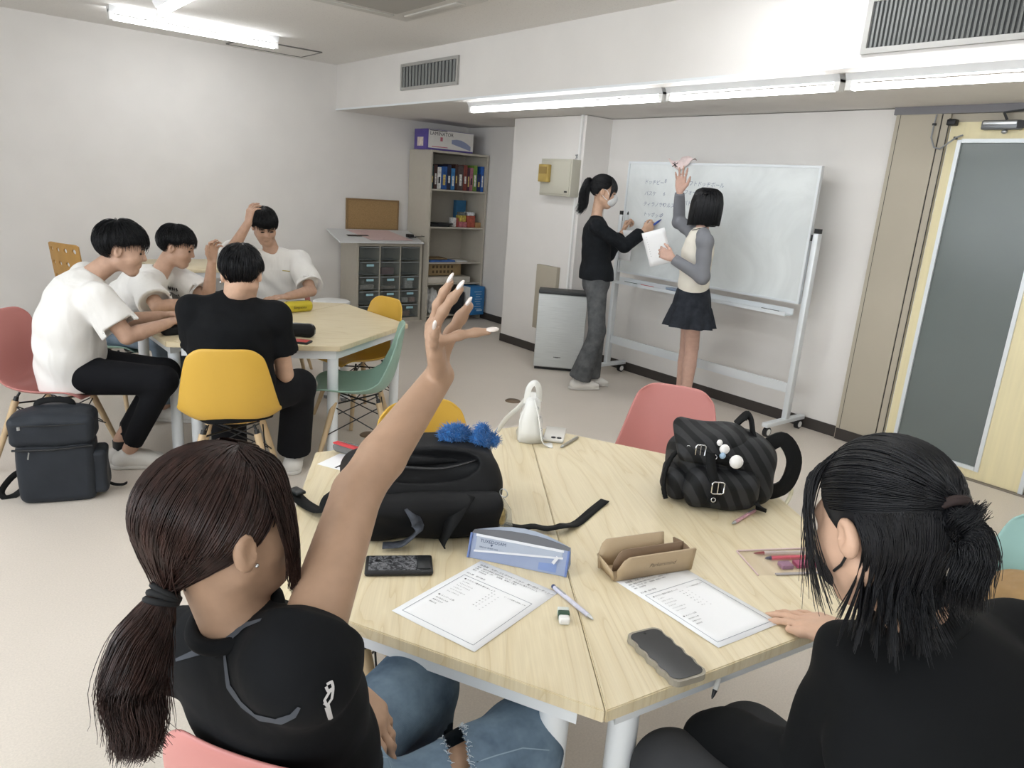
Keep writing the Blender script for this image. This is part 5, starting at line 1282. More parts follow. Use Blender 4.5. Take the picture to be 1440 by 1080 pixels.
b1.pants(BLACK_P, r=(.095, .070, .064, .045), end=.90); b1.shoe('R', -25, WHITE_S, SOLE, .27, .05); b1.shoe('L', -20, WHITE_S, SOLE, .27, .05)
build(MB().tube([tuple(V3(Jb1['LA'])+V3((0, 0, .0))), tuple(V3(Jb1['LA'])+V3((0, 0, -.06)))], .039, 16), 'sock', MT['black_plastic'], Bb1)
hair_short(hb1, Bb1, MT['hair_black'], 1, 3, -10, -58, 1500, .0016, (-.3, .1, 1), .017, HE*V3((1.03, .99, 1.04)))
Jb2 = dict(pel=(0.865,4.951,0.494), nk=(1.070,4.745,0.850), hd=(1.190,4.770,1.018), LS=(1.180,4.918,0.831), RS=(0.965,4.620,0.805), LE=(1.342,4.707,0.708), RE=(0.985,4.430,0.715), LW=(1.345,4.614,0.945), RW=(1.215,4.475,0.720),
           LH=(0.929,5.014,0.494), RH=(0.802,4.887,0.494), LK=(1.160,4.689,0.495), RK=(1.039,4.566,0.493), LA=(1.141,4.648,0.085), RA=(1.018,4.540,0.085))
hb2 = Head(Jb2['hd'], -30, -16, 0, .98)
b2 = Fig(Jb2, 'boy leaning on table in white tee with black chest lettering, hand raised', SK_mid, hb2, 1.0, .005); b2.base()
b2.hand('L', (.05, -.05, 1), (.3, -.9, .1), ((30, 35, 20), (28, 35, 20), (30, 40, 20), (34, 40, 22)), s=.95); b2.hand('R', (.95, .3, .02), (0, 0, -1), GRIP, s=.95)
Bb2 = b2.done(); hb2.face(Bb2, LIP); b2.tee(WHITE_T, sec=[(-.14, .18, .145), (.2, .18, .14), (.45, .175, .13), (.7, .175, .125), (.86, .145, .095), (.97, .066, .064)], sleeve=.82, sr=(.078, .094), shr=.07, slouch=.04, wr=wrinkle(.0065, 32, 5, (.5, .3, .6)))
t2 = b2.last
b2.pants(denim('grey_blue_denim', '5d6a76', '8593a0')); b2.shoe('L', -40, WHITE_S, SOLE, .27, .05); b2.shoe('R', -40, WHITE_S, SOLE, .27, .05)
hair_short(hb2, Bb2, MT['hair_black'], 2, 6, -10, -56, 1400, .0016, (-.25, -.1, 1), .013, HE*V3((1.02, .99, 1.02)))
sh2 = [c for c in bpy.data.objects if c.parent == Bb2 and c.name.startswith('shirt')][0]; lt = []
for row, x0_, y0_ in ((0, 236, 402), (1, 239, 411)):
    for i in range(5): lt += [[(x0_+i*3, y0_+i*.7), (x0_+i*3+.4, y0_+5+i*.7)], [(x0_+i*3, y0_+i*.7+(2 if i % 2 else 0)), (x0_+i*3+2, y0_+.4+i*.7+(2 if i % 2 else 4))]]
cm = MB()
for q in lt:
    r_ = ribbon_on(t2, q, .006, .0015, 2); cm.add(r_.v, r_.f)
if cm.f: build(cm, 'chest_lettering', MT['ink'], sh2)['kind'] = 'stuff'
Jb4 = dict(pel=(1.969,5.192,0.494), nk=(1.912,5.117,0.940), hd=(1.842,5.085,1.132), LS=(2.072,5.042,0.891), RS=(1.760,5.201,0.883), LE=(2.066,4.819,0.715), RE=(1.574,4.988,0.956), LW=(1.845,4.691,0.705), RW=(1.660,4.880,1.165),
           LH=(2.046,5.148,0.494), RH=(1.892,5.237,0.494), LK=(1.854,4.828,0.495), RK=(1.710,4.912,0.493), LA=(1.854,4.812,0.085), RA=(1.723,4.890,0.085))
hb4 = Head(Jb4['hd'], -97, -26, -4, .95)
b4 = Fig(Jb4, 'boy in white tee with tiny chest logo, looking down with a hand on his hair', SK_mid, hb4, 1.0, .005); b4.base()
b4.hand('R', nrm((.25, .15, 1)), (.9, .25, -.1), RELAX, s=.95); b4.hand('L', nrm((-.9, -.3, 0)), (0, 0, -1), FLAT, s=.95)
Bb4 = b4.done(); hb4.face(Bb4, LIP); b4.tee(WHITE_T, sec=[(-.12, .19, .14), (.2, .188, .135), (.45, .185, .13), (.7, .185, .125), (.86, .15, .095), (.97, .066, .064)], sleeve=.85, sr=(.078, .095), shr=.07, slouch=.03, wr=wrinkle(.0065, 32, 6, (.5, .3, .6)))
t4 = b4.last; b4.pants(BLACK_P); b4.shoe('L', -120, WHITE_S, SOLE, .27, .05); b4.shoe('R', -120, WHITE_S, SOLE, .27, .05)
hair_short(hb4, Bb4, MT['hair_black'], 3, -3, -16, -56, 1400, .0016, (-.2, 0, 1), .009, HE*V3((1.03, 1.0, 1.03)))
sh4 = [c for c in bpy.data.objects if c.parent == Bb4 and c.name.startswith('shirt')][0]; r_ = ribbon_on(t4, [(397, 380.5), (408, 381.5)], .006, .0015, 4)
if r_.f: build(r_, 'chest_logo', P('yellow_thread', 'b3a24a', .8), sh4)
Jb3 = dict(pel=(1.015,3.245,0.495), nk=(1.045,3.290,0.930), hd=(1.078,3.270,1.050), LS=(0.890,3.360,0.880), RS=(1.197,3.199,0.868), LE=(0.930,3.420,0.610), RE=(1.255,3.228,0.585), LW=(1.040,3.570,0.57), RW=(1.290,3.410,0.57),
           LH=(0.935,3.289,0.495), RH=(1.088,3.196,0.496), LK=(1.090,3.560,0.505), RK=(1.375,3.361,0.480), LA=(1.090,3.553,0.085), RA=(1.384,3.455,0.085))
hb3 = Head(Jb3['hd'], 64, -22, 3, .97)
b3 = Fig(Jb3, 'boy in black tee seen from behind on the yellow chair', SK_light, hb3, 1.0, .005); b3.base()
b3.hand('R', (.1, .8, -.2), (-.3, 0, -1), RELAX, s=.95); b3.hand('L', (.5, .6, -.1), (0, 0, -1), RELAX, s=.95)
Bb3 = b3.done(); b3.tee(BLACK_T, sec=[(-.14, .175, .135), (.2, .175, .13), (.45, .175, .125), (.7, .18, .12), (.86, .148, .095), (.97, .060, .060)], sleeve=.60, sr=(.072, .08), shr=.068, slouch=.02, wr=wrinkle(.005, 30, 7))
b3.pants(BLACK_P, r=(.095, .08, .08, .085)); b3.shoe('R', 60, WHITE_S, SOLE, .27, .05); b3.shoe('L', 60, WHITE_S, SOLE, .27, .05)
hair_short(hb3, Bb3, MT['hair_black'], 4, 5, -10, -66, 1500, .0016, (-.5, .1, 1), .013, HE*V3((1.02, 1.0, 1.03)))
build(MB().ball(tuple(hb3.w((-.004, -.089, -.036))), .006), 'earring', MT['chrome'], Bb3)

# girl with mask, writing
Ja = dict(pel=(4.102,4.075,0.845), nk=(4.046,4.086,1.325), hd=(4.070,4.058,1.528), LS=(4.167,4.207,1.295), RS=(3.935,3.968,1.274), LE=(4.257,4.124,1.046), RE=(4.169,3.879,1.141), LW=(4.424,4.148,1.229), RW=(4.389,3.899,1.256),
          LH=(4.158,4.141,0.839), RH=(4.046,4.009,0.848), LK=(4.110,4.010,0.461), RK=(4.000,3.915,0.461), LA=(4.102,4.050,0.075), RA=(3.950,4.000,0.085))
ha = Head(Ja['hd'], -44, -10, 0, .95, .083, .038)
a1 = Fig(Ja, 'standing girl with ponytail and white mask writing, black knit top, grey flared jeans', SK_light, ha, .92, .0052); a1.base()
a1.hand('R', nrm((.75, -.25, .5)), (-.2, .75, -.3), ((40, 45, 20), (42, 50, 25), (40, 50, 25), (40, 50, 25)), thumb=((.8, .4, .4), (.9, .1, .45), (.95, 0, .4)), s=.92); a1.hand('L', nrm((.2, -.1, 1)), (.6, -.7, 0), GRIP, s=.92)
Ba = a1.done(); ha.face(Ba, LIP, mouth=False)
LACE = cloth('black_knit', '1a1d21', .25, bs=(60, .6, .008))
a1.tee(LACE, sec=[(-.04, .185, .155), (.15, .168, .138), (.45, .148, .118), (.7, .152, .115), (.86, .125, .085), (.955, .075, .066)], sleeve=1.80, sr=(.058, .055), shr=.056, slouch=.0, cuff_r=.058, hem=.862, wr=wrinkle(.003, 22, 8))
a1.pants(denim('grey_denim', '47494b', '66686a', 14), r=(.090, .066, .062, .098), end=.98, hip=(.15, .12)); a1.shoe('R', -30, WHITE_L, SOLE, .25, .042, .05, .1); a1.shoe('L', -35, WHITE_L, SOLE, .25, .042, .05, .1)
v = Vol(); v.ell(ha.w((.062, 0, -.052)), ha.B, V3((.056, .063, .056))*.95, .01); v.ell(ha.w((.10, 0, -.03)), ha.B, V3((.018, .02, .025))*.95, .03); V, F = v.mesh(.005); np_mesh('face_mask', V, F, P('white_mask', 'dfe0e0', .8), Ba)
build(MB().tube([tuple(ha.w(q)) for q in ((-.004, .084, -.028), (.02, .075, -.045), (.045, .062, -.055))], .0025, 6), 'mask_strap', MT['white_plastic'], Ba)
build(MB().tube([tuple(ha.w(q)) for q in ((.0, .078, .02), (.025, .076, .015), (.05, .066, -.02))], .002, 6), 'mask_strap', MT['white_plastic'], Ba)
rng = np.random.RandomState(31); tie3 = V3((-.122, 0, .045)); td3 = nrm(tie3-HC); el3 = lambda a: line(a, 30, -10, -60, 40, (65, 92), 125)
N = 1000; az = rng.uniform(0, 2*PI, N); st_ = slerp(np.repeat(nrm((.1, 0, 1))[None], N, 0), dir_of(az, el3(az)), (1-rng.rand(N)*.85)[:, None]); w = np.linspace(0, 1, 10)
D = slerp(np.repeat(st_[:, None], 10, 1), np.broadcast_to(td3, (N, 10, 3)), np.broadcast_to(w[None, :, None]*.98, (N, 10, 1))); S = on_skull(D, (.001+.005*rng.rand(N, 1)*np.sin(PI*w)[None])[..., None])
n_ = 260; a0 = rng.uniform(-.9, .9, n_); rt = on_skull(dir_of(a0*.8, np.radians(np.full(n_, 60.))), .006); e0 = on_skull(dir_of(a0, np.radians(rng.uniform(-12, -2, n_))), .012); e0[:, 2] -= np.clip(np.abs(a0)-.6, 0, 1)*.25; md_ = on_skull(dir_of(a0, np.radians(np.full(n_, 25.))), .016)
q2 = np.linspace(0, 1, 9)[None, :, None]; S2 = (1-q2)**2*rt[:, None]+2*(1-q2)*q2*(md_*1.35-(rt+e0)*.175)[:, None]+q2**2*e0[:, None]
V, F = merge([cap_shell((-.1, 0, 1), el3, .000), tubes(S, .0018, .0014), tubes(S2, .0017, .0008)]); np_mesh('hair', ha.c+ha.s*(V@ha.B), F, MT['hair_black'], Ba)
tw3 = ha.w(tie3); dz3 = (Vector(tw3)-Vector((0, 0, CAM_Z))).dot(c_f)
c3_ = [tw3, V3(atd(828, 255, dz3)), V3(atd(822, 272, dz3)), V3(atd(820, 288, dz3)), V3(atd(813, 298, dz3))]; np_mesh('ponytail', *tail(c3_, [.014, .032, .038, .030, .012], 420, rng, 12, .0018, .3, .010), MT['hair_black'], Ba)
# short-haired girl raising her hand
Jk = dict(pel=(4.122,3.147,0.870), nk=(4.075,3.110,1.310), hd=(4.130,3.148,1.478), LS=(3.955,2.980,1.262), RS=(4.151,3.235,1.300), LE=(3.955,2.963,1.032), RE=(4.279,3.475,1.356), LW=(3.861,3.148,1.133), RW=(4.182,3.423,1.562),
          LH=(4.066,3.104,0.869), RH=(4.180,3.190,0.866), LK=(4.193,3.148,0.505), RK=(4.265,3.250,0.496), LA=(4.191,3.146,0.10), RA=(4.268,3.251,0.10))
hk = Head(Jk['hd'], 72, 6, 0, .92, .08, .038)
k1 = Fig(Jk, 'standing girl with black bob, grey sleeves and dark skirt, raising one hand', SK_leg, hk, .88, .005); k1.base(leg=(.078, .056, .056, .036))
k1.hand('R', (0, .05, 1), (-.75, -.6, .1), ((10, 10, 6), (8, 8, 5), (10, 10, 5), (14, 14, 8)), s=.95); k1.hand('L', nrm((-.45, .75, .35)), (.75, .45, -.2), GRIP, s=.93)
Bk = k1.done()
k1.tee(cloth('cream_rib', 'e6e1d5', .04), sec=[(.02, .142, .112), (.2, .14, .112), (.45, .14, .112), (.7, .148, .115), (.86, .128, .085), (.96, .064, .06)], sleeve=.16, sr=(.05, .05), shr=.05, slouch=-.01, wr=wrinkle(.002, 40, 9))
for q in 'LR':
    v = Vol(); S_, E_, W_ = (V3(Jk[q+x]) for x in 'SEW'); nk_ = V3(Jk['nk']); v.cap(nk_*.55+S_*.45+V3((0, 0, .012)), S_, .046, .054, .02); v.cap(S_, E_, .053, .046, .02); v.cap(E_, E_+(W_-E_)*.97, .046, .034, .02, flat_b=True)
    k1.wear(v, 'sleeve', cloth('grey_sleeve_'+q.lower(), '7e8086', .05, bs=(25, .4, .006)), wr=wrinkle(.0025, 60, 10))
def skirt(top, c, rows, n=72, pl=11):
    G = []
    for z, a, b, amp in rows: G.append([V3(c)+V3((0, 0, z))+k1.side_h*math.cos(t)*(a+amp*math.sin(pl*t))+np.cross((0, 0, 1), k1.side_h)*math.sin(t)*(b+amp*math.sin(pl*t)) for t in np.linspace(0, 2*PI, n)])
    return MB().grid([[tuple(q) for q in r] for r in G])
SKD = denim('black_denim', '202329', '343840', 16)
so_ = build(skirt(0, Jk['pel'], [(.075, .122, .100, 0), (.04, .138, .114, 0), (0, .150, .124, .001), (-.05, .156, .132, .002), (-.075, .158, .134, .003)]), 'skirt', SKD, Bk)
build(skirt(0, Jk['pel'], [(-.062, .158, .134, .002), (-.075, .163, .140, .004), (-.12, .176, .152, .009), (-.17, .190, .166, .013), (-.205, .200, .176, .016)]), 'skirt_ruffle', SKD, so_)
build(MB().tube([tuple(V3(Jk['nk'])+V3((math.cos(t)*.062, math.sin(t)*.062, .03-.02*math.cos(t-rad(125))))) for t in np.linspace(0, 2*PI, 24, endpoint=False)], .0025, 6, closed=True), 'necklace', MT['black_plastic'], Bk)
k1.shoe('L', 110, BLACK_P, SOLE, .24, .042); k1.shoe('R', 115, BLACK_P, SOLE, .24, .042)
rng = np.random.RandomState(41); N = 1300; az = rng.uniform(rad(38), rad(322), N); w = np.linspace(0, 1, 12)
top_ = on_skull(np.repeat(nrm((-.05, .02, 1))[None], N, 0)+rng.normal(0, .25, (N, 3)), .004); sd_ = on_skull(dir_of(az, np.radians(rng.uniform(5, 20, N))), .018); fr_ = (np.cos(az) > .2)
low = sd_.copy(); low[:, 2] = -.125-.012*rng.rand(N)-.02*np.cos(az); low[:, :2] *= (.98+.08*rng.rand(N, 1)); up_ = on_skull(dir_of(az, np.radians(np.full(N, 52.))), .016)
mid = sd_.copy(); mid[:, 2] = -.045; mid[:, :2] *= 1.06
Sx = np.stack([curve_pts(np.stack([a, b, c, d, e]), 12) for a, b, c, d, e in zip(top_, up_, sd_, mid, low)])
n_ = 120; a0 = rng.uniform(-.7, .7, n_); rt = on_skull(dir_of(a0*.5, np.radians(np.full(n_, 70.))), .006); e0 = on_skull(dir_of(a0, np.radians(rng.uniform(-8, 0, n_))), .012); md_ = on_skull(dir_of(a0, np.radians(np.full(n_, 30.))), .018); Sb = np.stack([curve_pts(np.stack([a, b, c]), 12) for a, b, c in zip(rt, md_, e0)])
m_ = 60; azs = np.linspace(rad(40), rad(320), m_); G = []
for z_, f_ in ((.10, .55), (.06, .93), (.02, 1.05), (-.05, 1.07), (-.128, .98)): G.append([HC*0+V3((HC[0]+HE[0]*f_*math.cos(a), HE[1]*f_*math.sin(a), z_+.0)) for a in azs])
gm = MB().grid([[tuple(q) for q in r] for r in G]); Vg, Fg = np.array(gm.v), np.array(gm.f)
V, F = merge([cap_shell((-.05, 0, 1), lambda a: line(a, 5, -20, -50), .004), (Vg, Fg), tubes(Sx, .0020, .0012), tubes(Sb, .0018, .0008)]); np_mesh('hair', hk.c+hk.s*(V@hk.B), F, MT['hair_black'], Bk)
# ------------------------------------------------------------------ things on the tables, floor and in hands
def vrbox(v, c, R, half, r, k=.01, op='add'):
    c, R, b = V3(c), V3(R), V3(half)-r; m = np.abs(R.T)@(V3(half))
    def f(x, y, z):
        px, py, pz = x-c[0], y-c[1], z-c[2]; q = [np.abs(px*R[i][0]+py*R[i][1]+pz*R[i][2])-b[i] for i in range(3)]
        return np.sqrt(sum(np.maximum(a, 0)**2 for a in q))+np.minimum(np.maximum(np.maximum(q[0], q[1]), q[2]), 0)-r
    v.p.append((f, c-m, c+m, k, op))
def frame(ux, up=(0, 0, 1)):
    x = nrm(ux); z = V3(up); z = nrm(z-x*(z@x)); return np.stack([x, np.cross(z, x), z])
def R3(F): return Matrix([list(q) for q in F]).transposed()
def vol_obj(v, h, name, mat, parent, wr=None): V, F = v.mesh(h, wr); return np_mesh(name, V, F, mat, parent)
def strap(pts, wd, th, name, mat, parent, up=(0, 0, 1), n=24):
    C = curve_pts(pts, n); T = np.gradient(C, axis=0); T /= np.linalg.norm(T, axis=1, keepdims=True); rows = []
    for p, t in zip(C, T):
        s = nrm(np.cross(up, t)) if not callable(up) else nrm(up(p, t)); u = np.cross(t, s)
        rows.append([tuple(p+s*wd/2-u*th/2), tuple(p+s*wd/2+u*th/2), tuple(p-s*wd/2+u*th/2), tuple(p-s*wd/2-u*th/2), tuple(p+s*wd/2-u*th/2)])
    return build(MB().grid(rows), name, mat, parent)
def ring(c, n, R, r, name, mat, parent, seg=20):
    n = nrm(n); u = nrm(np.cross(n, (.3, .2, .9))); v = np.cross(n, u); c = V3(c)
    return build(MB().tube([tuple(c+(u*math.cos(a)+v*math.sin(a))*R) for a in np.linspace(0, 2*PI, seg, endpoint=False)], r, 6, closed=True), name, mat, parent)
BLK = cloth('black_nylon', '17181a', .15, .6, (10, .35, .008)); BLK2 = cloth('black_webbing', '141516', .1, .7, (200, .3, .002)); GREY_D = P('inner_dark', '0d0e0f', .8)
W3 = lambda x, y, z: V3((x, y, z))
# open black backpack lying on the front table
Fk = frame((.90, -.44, 0)); cb_ = V3((.925, 1.475, TZ))
bp = thing('backpack', 'open black backpack lying on the front table next to the blue pencil case', 'backpack', tuple(cb_))
v = Vol(); vrbox(v, cb_+Fk[2]*.075+Fk[1]*.03, Fk, (.205, .135, .0745), .055, .02); vrbox(v, cb_+Fk[2]*.12+Fk[1]*.045+Fk[0]*.03, Fk, (.165, .11, .075), .05, .04)
v.ell(cb_+Fk[2]*.165-Fk[1]*.045+Fk[0]*.0, np.stack([Fk[0], nrm(Fk[1]*.8+Fk[2]*.6), nrm(Fk[2]*.8-Fk[1]*.6)]), (.145, .05, .055), .012, 'sub')
vol_obj(v, .006, 'main_body', BLK, bp, wrinkle(.004, 40, 3))
v = Vol(); vrbox(v, cb_+Fk[2]*.062-Fk[1]*.115+Fk[0]*.02, frame(Fk[0], nrm(Fk[2]*.9-Fk[1]*.3)), (.175, .035, .06), .03, .02); vol_obj(v, .006, 'front_pocket', BLK, bp, wrinkle(.004, 50, 5))
v = Vol(); vrbox(v, cb_+Fk[2]*.172+Fk[1]*.055+Fk[0]*.03, frame(Fk[0], nrm(Fk[2]*.95-Fk[1]*.25)), (.140, .065, .012), .012, .01); vol_obj(v, .005, 'lid', BLK, bp, wrinkle(.004, 40, 7))
lp = lambda a, b, c: cb_+Fk[0]*a+Fk[1]*b+Fk[2]*c
strap([lp(-.16, -.065, .165), lp(-.06, -.075, .172), lp(.05, -.068, .165), lp(.16, -.02, .175)], .009, .004, 'zip', P('zip_black', '2a2b2d', .4), bp)
strap([lp(-.15, .03, .10), lp(-.22, .05, .05), V3((.715, 1.60, TZ+.02)), V3((.705, 1.68, TZ+.006)), V3((.700, 1.755, TZ+.012))], .034, .004, 'shoulder_strap', BLK2, bp)
build(MB().rbox((.703, 1.735, TZ+.022), (.03, .045, .010), .004, rz=.2), 'buckle', MT['black_plastic'], bp)
strap([lp(.17, -.08, .03), V3((1.10, 1.285, TZ+.012)), V3((1.135, 1.262, TZ+.016)), V3((1.165, 1.243, TZ+.010)), V3((1.195, 1.218, TZ+.022)), V3((1.26, 1.235, TZ+.004)), V3((1.36, 1.275, TZ+.004)), V3((1.435, 1.303, TZ+.005))], .026, .003, 'waist_strap', BLK2, bp)
strap([lp(-.04, -.15, .10), lp(-.02, -.175, .06), lp(-.05, -.17, .02), lp(-.10, -.165, .012)], .03, .003, 'pocket_loop', P('grey_patterned_strap', '3c4048', .7, var=.5, vs=60), bp)
strap([lp(.10, -.125, .12), lp(.06, -.16, .07), lp(.04, -.165, .01)], .05, .004, 'side_strap', BLK2, bp)
kc = thing('acrylic_keychain', 'clear acrylic keychain hanging on the black backpack', 'keychain', tuple(lp(.20, -.14, .10)))
k0 = lp(.185, -.125, .125)+V3((.0, -.01, 0)); ring(k0, (1, .4, .1), .011, .0012, 'split_ring', MT['steel'], kc)
kb = MB(); fx = nrm((.55, -.83, 0)); 
poly = [(0, 0), (.022, -.035), (.03, -.10), (-.028, -.105), (-.022, -.04)]
q0 = k0+V3((0, 0, -.012)); nn = np.cross(fx, (0, 0, 1))
vs = [tuple(q0+fx*a+V3((0, 0, b*.78))+nn*t) for t in (-.0015, .0015) for a, b in poly]; kb.add(vs, [(0, 1, 2, 3, 4), (9, 8, 7, 6, 5)]+[(i, (i+1) % 5, 5+(i+1) % 5, 5+i) for i in range(5)])
build(kb, 'acrylic_plate', P('clear_acrylic', 'cfd0c8', .1, trans=.7, alpha=.6, ior=1.15), kc)
build(MB().ball(tuple(q0+V3((0, 0, -.052))-nn*.004), (.013, .010, .024)), 'charm', P('gold_charm', 'a89463', .35, .4, var=.4, vs=80), kc)
# blue fluffy pompom charm, plain
def fluff(c, r, N, mat, parent, name, seed, ln=.009):
    rng = np.random.RandomState(seed); d = rng.normal(0, 1, (N, 3)); d /= np.linalg.norm(d, axis=1, keepdims=True); r = V3(r)
    a = V3(c)+d*r*.9; t = rng.normal(0, .6, (N, 3)); b = a+(d+.4*t)*ln*.6; e = a+(d+t)*ln*1.0; V, F = tubes(np.stack([a, b, e], 1), .0011, .0003)
    o = build(MB().ball(tuple(c), tuple(r), 16), name, mat, parent); np_mesh('fluff', V, F, mat, o); return o
BLU = P('blue_fur', '2f78bd', .9, sheen=.3, var=.2, vs=60)
pp = thing('pompom_charm', 'bright blue fluffy pompom charm lying on the black backpack', 'charm', tuple(lp(.12, .09, .22)))
p0_ = lp(.135, .060, .196)
fluff(p0_+V3((-.036, .024, .010)), (.040, .030, .022), 1700, BLU, pp, 'pompom', 1); fluff(p0_+V3((.015, -.025, .002)), (.024, .024, .026), 1000, BLU, pp, 'pompom', 2); fluff(p0_+V3((.018, -.024, .028)), (.012, .012, .012), 400, BLU, pp, 'pompom', 3); fluff(p0_+V3((.040, -.040, .004)), (.013, .016, .014), 400, BLU, pp, 'pompom', 4)
# worksheet sheets
def worksheet(c4, z, name, label, rev=False, seed=1, group='worksheets on the front table'):
    c4 = [V3(q) for q in c4]; o_, ux, uy = c4[0], c4[1]-c4[0], c4[3]-c4[0]; c = sum(c4)/4
    t = thing(name, label, 'paper', (c[0], c[1], z), 0, group)
    g = [[Vector((o_+ux*u+uy*v)[:2].tolist()+[z+.0006+.0012*math.sin(3*u+2*v)**2]) for u in np.linspace(0, 1, 7)] for v in np.linspace(0, 1, 9)]
    pl = build(MB().grid(g), 'sheet', MT['paper'], t); md = pl.modifiers.new('t', 'SOLIDIFY'); md.thickness = .0002
    nx, ny = nrm(ux), nrm(uy); W, H = np.linalg.norm(ux), np.linalg.norm(uy); zt = .0024
    pt = lambda a, b: o_*V3((1, 1, 0))+nx*a*V3((1, 1, 0))+ny*b*V3((1, 1, 0))+V3((0, 0, z+zt))
    bd = MB()
    def ln(a, b, w): bd.bar(tuple(pt(*a)), tuple(pt(*b)), w, .0002)
    m = W*.07; y0_ = H*.27
    for a, b in (((m, y0_), (W-m, y0_)), ((W-m, y0_), (W-m, H-m)), ((W-m, H-m), (m, H-m)), ((m, H-m), (m, y0_))): ln(a, b, .0008)
    build(bd, 'border', P('grey_line', '707784', .7), t)
    tx = MB(); random.seed(seed)
    def tl(s, x, y, sz): put_text(tx, s, sz, pt(x, y), nx, -ny)
    tl('体育祭　スポーツレクリエーション　第一回ミーティング', W*.06, H*.07, W*.036)
    for i, s in enumerate(('議題　種目の候補と役割分担について、次回までに考えてくること', '日時　七月十日（月）　放課後　教室にて集合', '場所　多目的室')): tl(s, W*.06, H*(.105+.03*i), W*.026)
    tl('記入欄　班の意見', W*.06, H*.235, W*.030)
    tl('◆ やりたい種目を書きましょう', W*.12, H*.32, W*.028)
    for i, s in enumerate(('ドッヂビー', 'バスケットボール', 'ティラノサウルス', 'トッポッギ', 'ソフトドッヂボール', 'フォークダンス')): tl(s, W*.14, H*(.36+.036*i), W*.022)
    for i in range(7): tl('時　分', W*.50, H*(.35+.036*i), W*.018); tl('人', W*.60, H*(.37+.036*i), W*.018)
    tl('◆ メンバーと係', W*.12, H*.62, W*.028)
    for i, s in enumerate(('係の名前と人数', '準備するもの', '連絡方法')): tl(s, W*.14, H*(.66+.036*i), W*.022)
    tl('１：この用紙は回収します', W*.64, H*.33, W*.022)
    o = build(tx, 'print', MT['ink'], t); o['kind'] = 'stuff'
    return t
w1 = [at(676, 789, TZ), at(783, 836, TZ), at(667, 918, TZ), at(548, 862, TZ)]
w1 = [w1[0], w1[0]+(w1[1]-w1[0]+w1[2]-w1[3])/2, w1[0]+(w1[1]-w1[0]+w1[2]-w1[3])/2+(w1[3]-w1[0]+w1[2]-w1[1])/2, w1[0]+(w1[3]-w1[0]+w1[2]-w1[1])/2]
worksheet(w1, TZ, 'worksheet', 'printed worksheet lying flat beside the eraser and mechanical pencil')
e_ = at(1010, 912, TZ); f_ = at(1098, 877, TZ); g_ = at(866, 818, TZ); dl = (g_-e_)
worksheet([e_+dl, f_+dl, f_, e_], TZ, 'worksheet', 'printed worksheet half under the beige pencil case', seed=2)
# phone in a wavy clear case
pc = [at(880, 900, TZ), at(921, 888, TZ), at(993, 953, TZ), at(951, 971, TZ)]; ph = thing('smartphone', 'black smartphone in a wavy clear case at the table edge', 'phone', tuple(sum(pc, Vector())/4))
c_ = V3(sum(pc, Vector())/4); lx = nrm(V3(pc[2]+pc[3]-pc[0]-pc[1])); ly = nrm(V3(pc[1]-pc[0])-lx*(V3(pc[1]-pc[0])@lx)); LL, WW = .158, .079
ol = []
for i in range(72):
    a = 2*PI*i/72; ca, sa = math.cos(a), math.sin(a); ex = 7; rr = (abs(ca)**ex+abs(sa)**ex)**(-1/ex); x_, y_ = LL/2*ca*rr, WW/2*sa*rr
    if abs(y_) > WW*.42: y_ += .0022*math.cos(x_*190)*(1 if y_ > 0 else -1)
    ol.append((x_, y_))
def slab(ol, c, lx, ly, z0, z1, sc=1):
    n = len(ol); vs = [tuple(c*V3((1, 1, 0))+lx*x*sc+ly*y*sc+V3((0, 0, z))) for z in (z0, z1) for x, y in ol]; m = MB()
    if np.cross(lx, ly)[2] < 0: vs = vs
    m.add(vs, [tuple(range(n-1, -1, -1)), tuple(range(n, 2*n))]+[(i, (i+1) % n, n+(i+1) % n, n+i) for i in range(n)]); return m
CLR = P('clear_case', 'b9b2a2', .2, trans=.3, alpha=.9, ior=1.2)
build(slab(ol, c_, lx, ly, TZ+.0005, TZ+.0125), 'case', CLR, ph)
il = [(x*.93, y*.90) for x, y in ol]; build(slab(il, c_, lx, ly, TZ+.0126, TZ+.0134), 'screen', P('phone_screen', '17191b', .12), ph)
build(MB().lathe([(.001, .0003), (.0028, .0003), (.0028, 0)], tuple(c_*V3((1, 1, 0))-lx*.066+V3((0, 0, TZ+.0134))), 12), 'lens', MT['black_plastic'], ph)
# phone with camouflage back
pc = [at(518, 787, TZ), at(605, 785, TZ), at(608, 812, TZ), at(512, 812, TZ)]; c_ = V3(sum(pc, Vector())/4); lx = nrm(V3(pc[1]+pc[2]-pc[0]-pc[3])); ly = np.cross((0, 0, 1), lx)
ph = thing('smartphone', 'smartphone with grey camouflage back lying before the black backpack', 'phone', (c_[0], c_[1], TZ)); Rm_ = Matrix((lx, ly, (0, 0, 1))).transposed()
build(MB().rbox((c_[0], c_[1], TZ+.0065), (.150, .078, .012), .005, M=Rm_), 'case', MT['black_plastic'], ph)
def camo():
    t = NT('camo_print'); n = t.noise(t.coord(), 55, 3, .5, 1.5); t.col(t.ramp(n, [(.40, sL('1c1d20')[:3]), (.47, sL('4a4c50')[:3]), (.56, sL('86878a')[:3]), (.62, sL('2a2b2e')[:3])])); t.b.inputs['Roughness'].default_value = .3; return t.m
build(MB().box((c_[0]-.008*lx[0], c_[1]-.008*lx[1], TZ+.0129), (.118, .062, .0012), M=Rm_), 'back_print', camo(), ph)
cm_ = build(MB().rbox(tuple(V3((c_[0], c_[1], TZ+.0138))+lx*.055), (.030, .058, .003), .001, M=Rm_), 'camera_bump', MT['black_plastic'], ph)
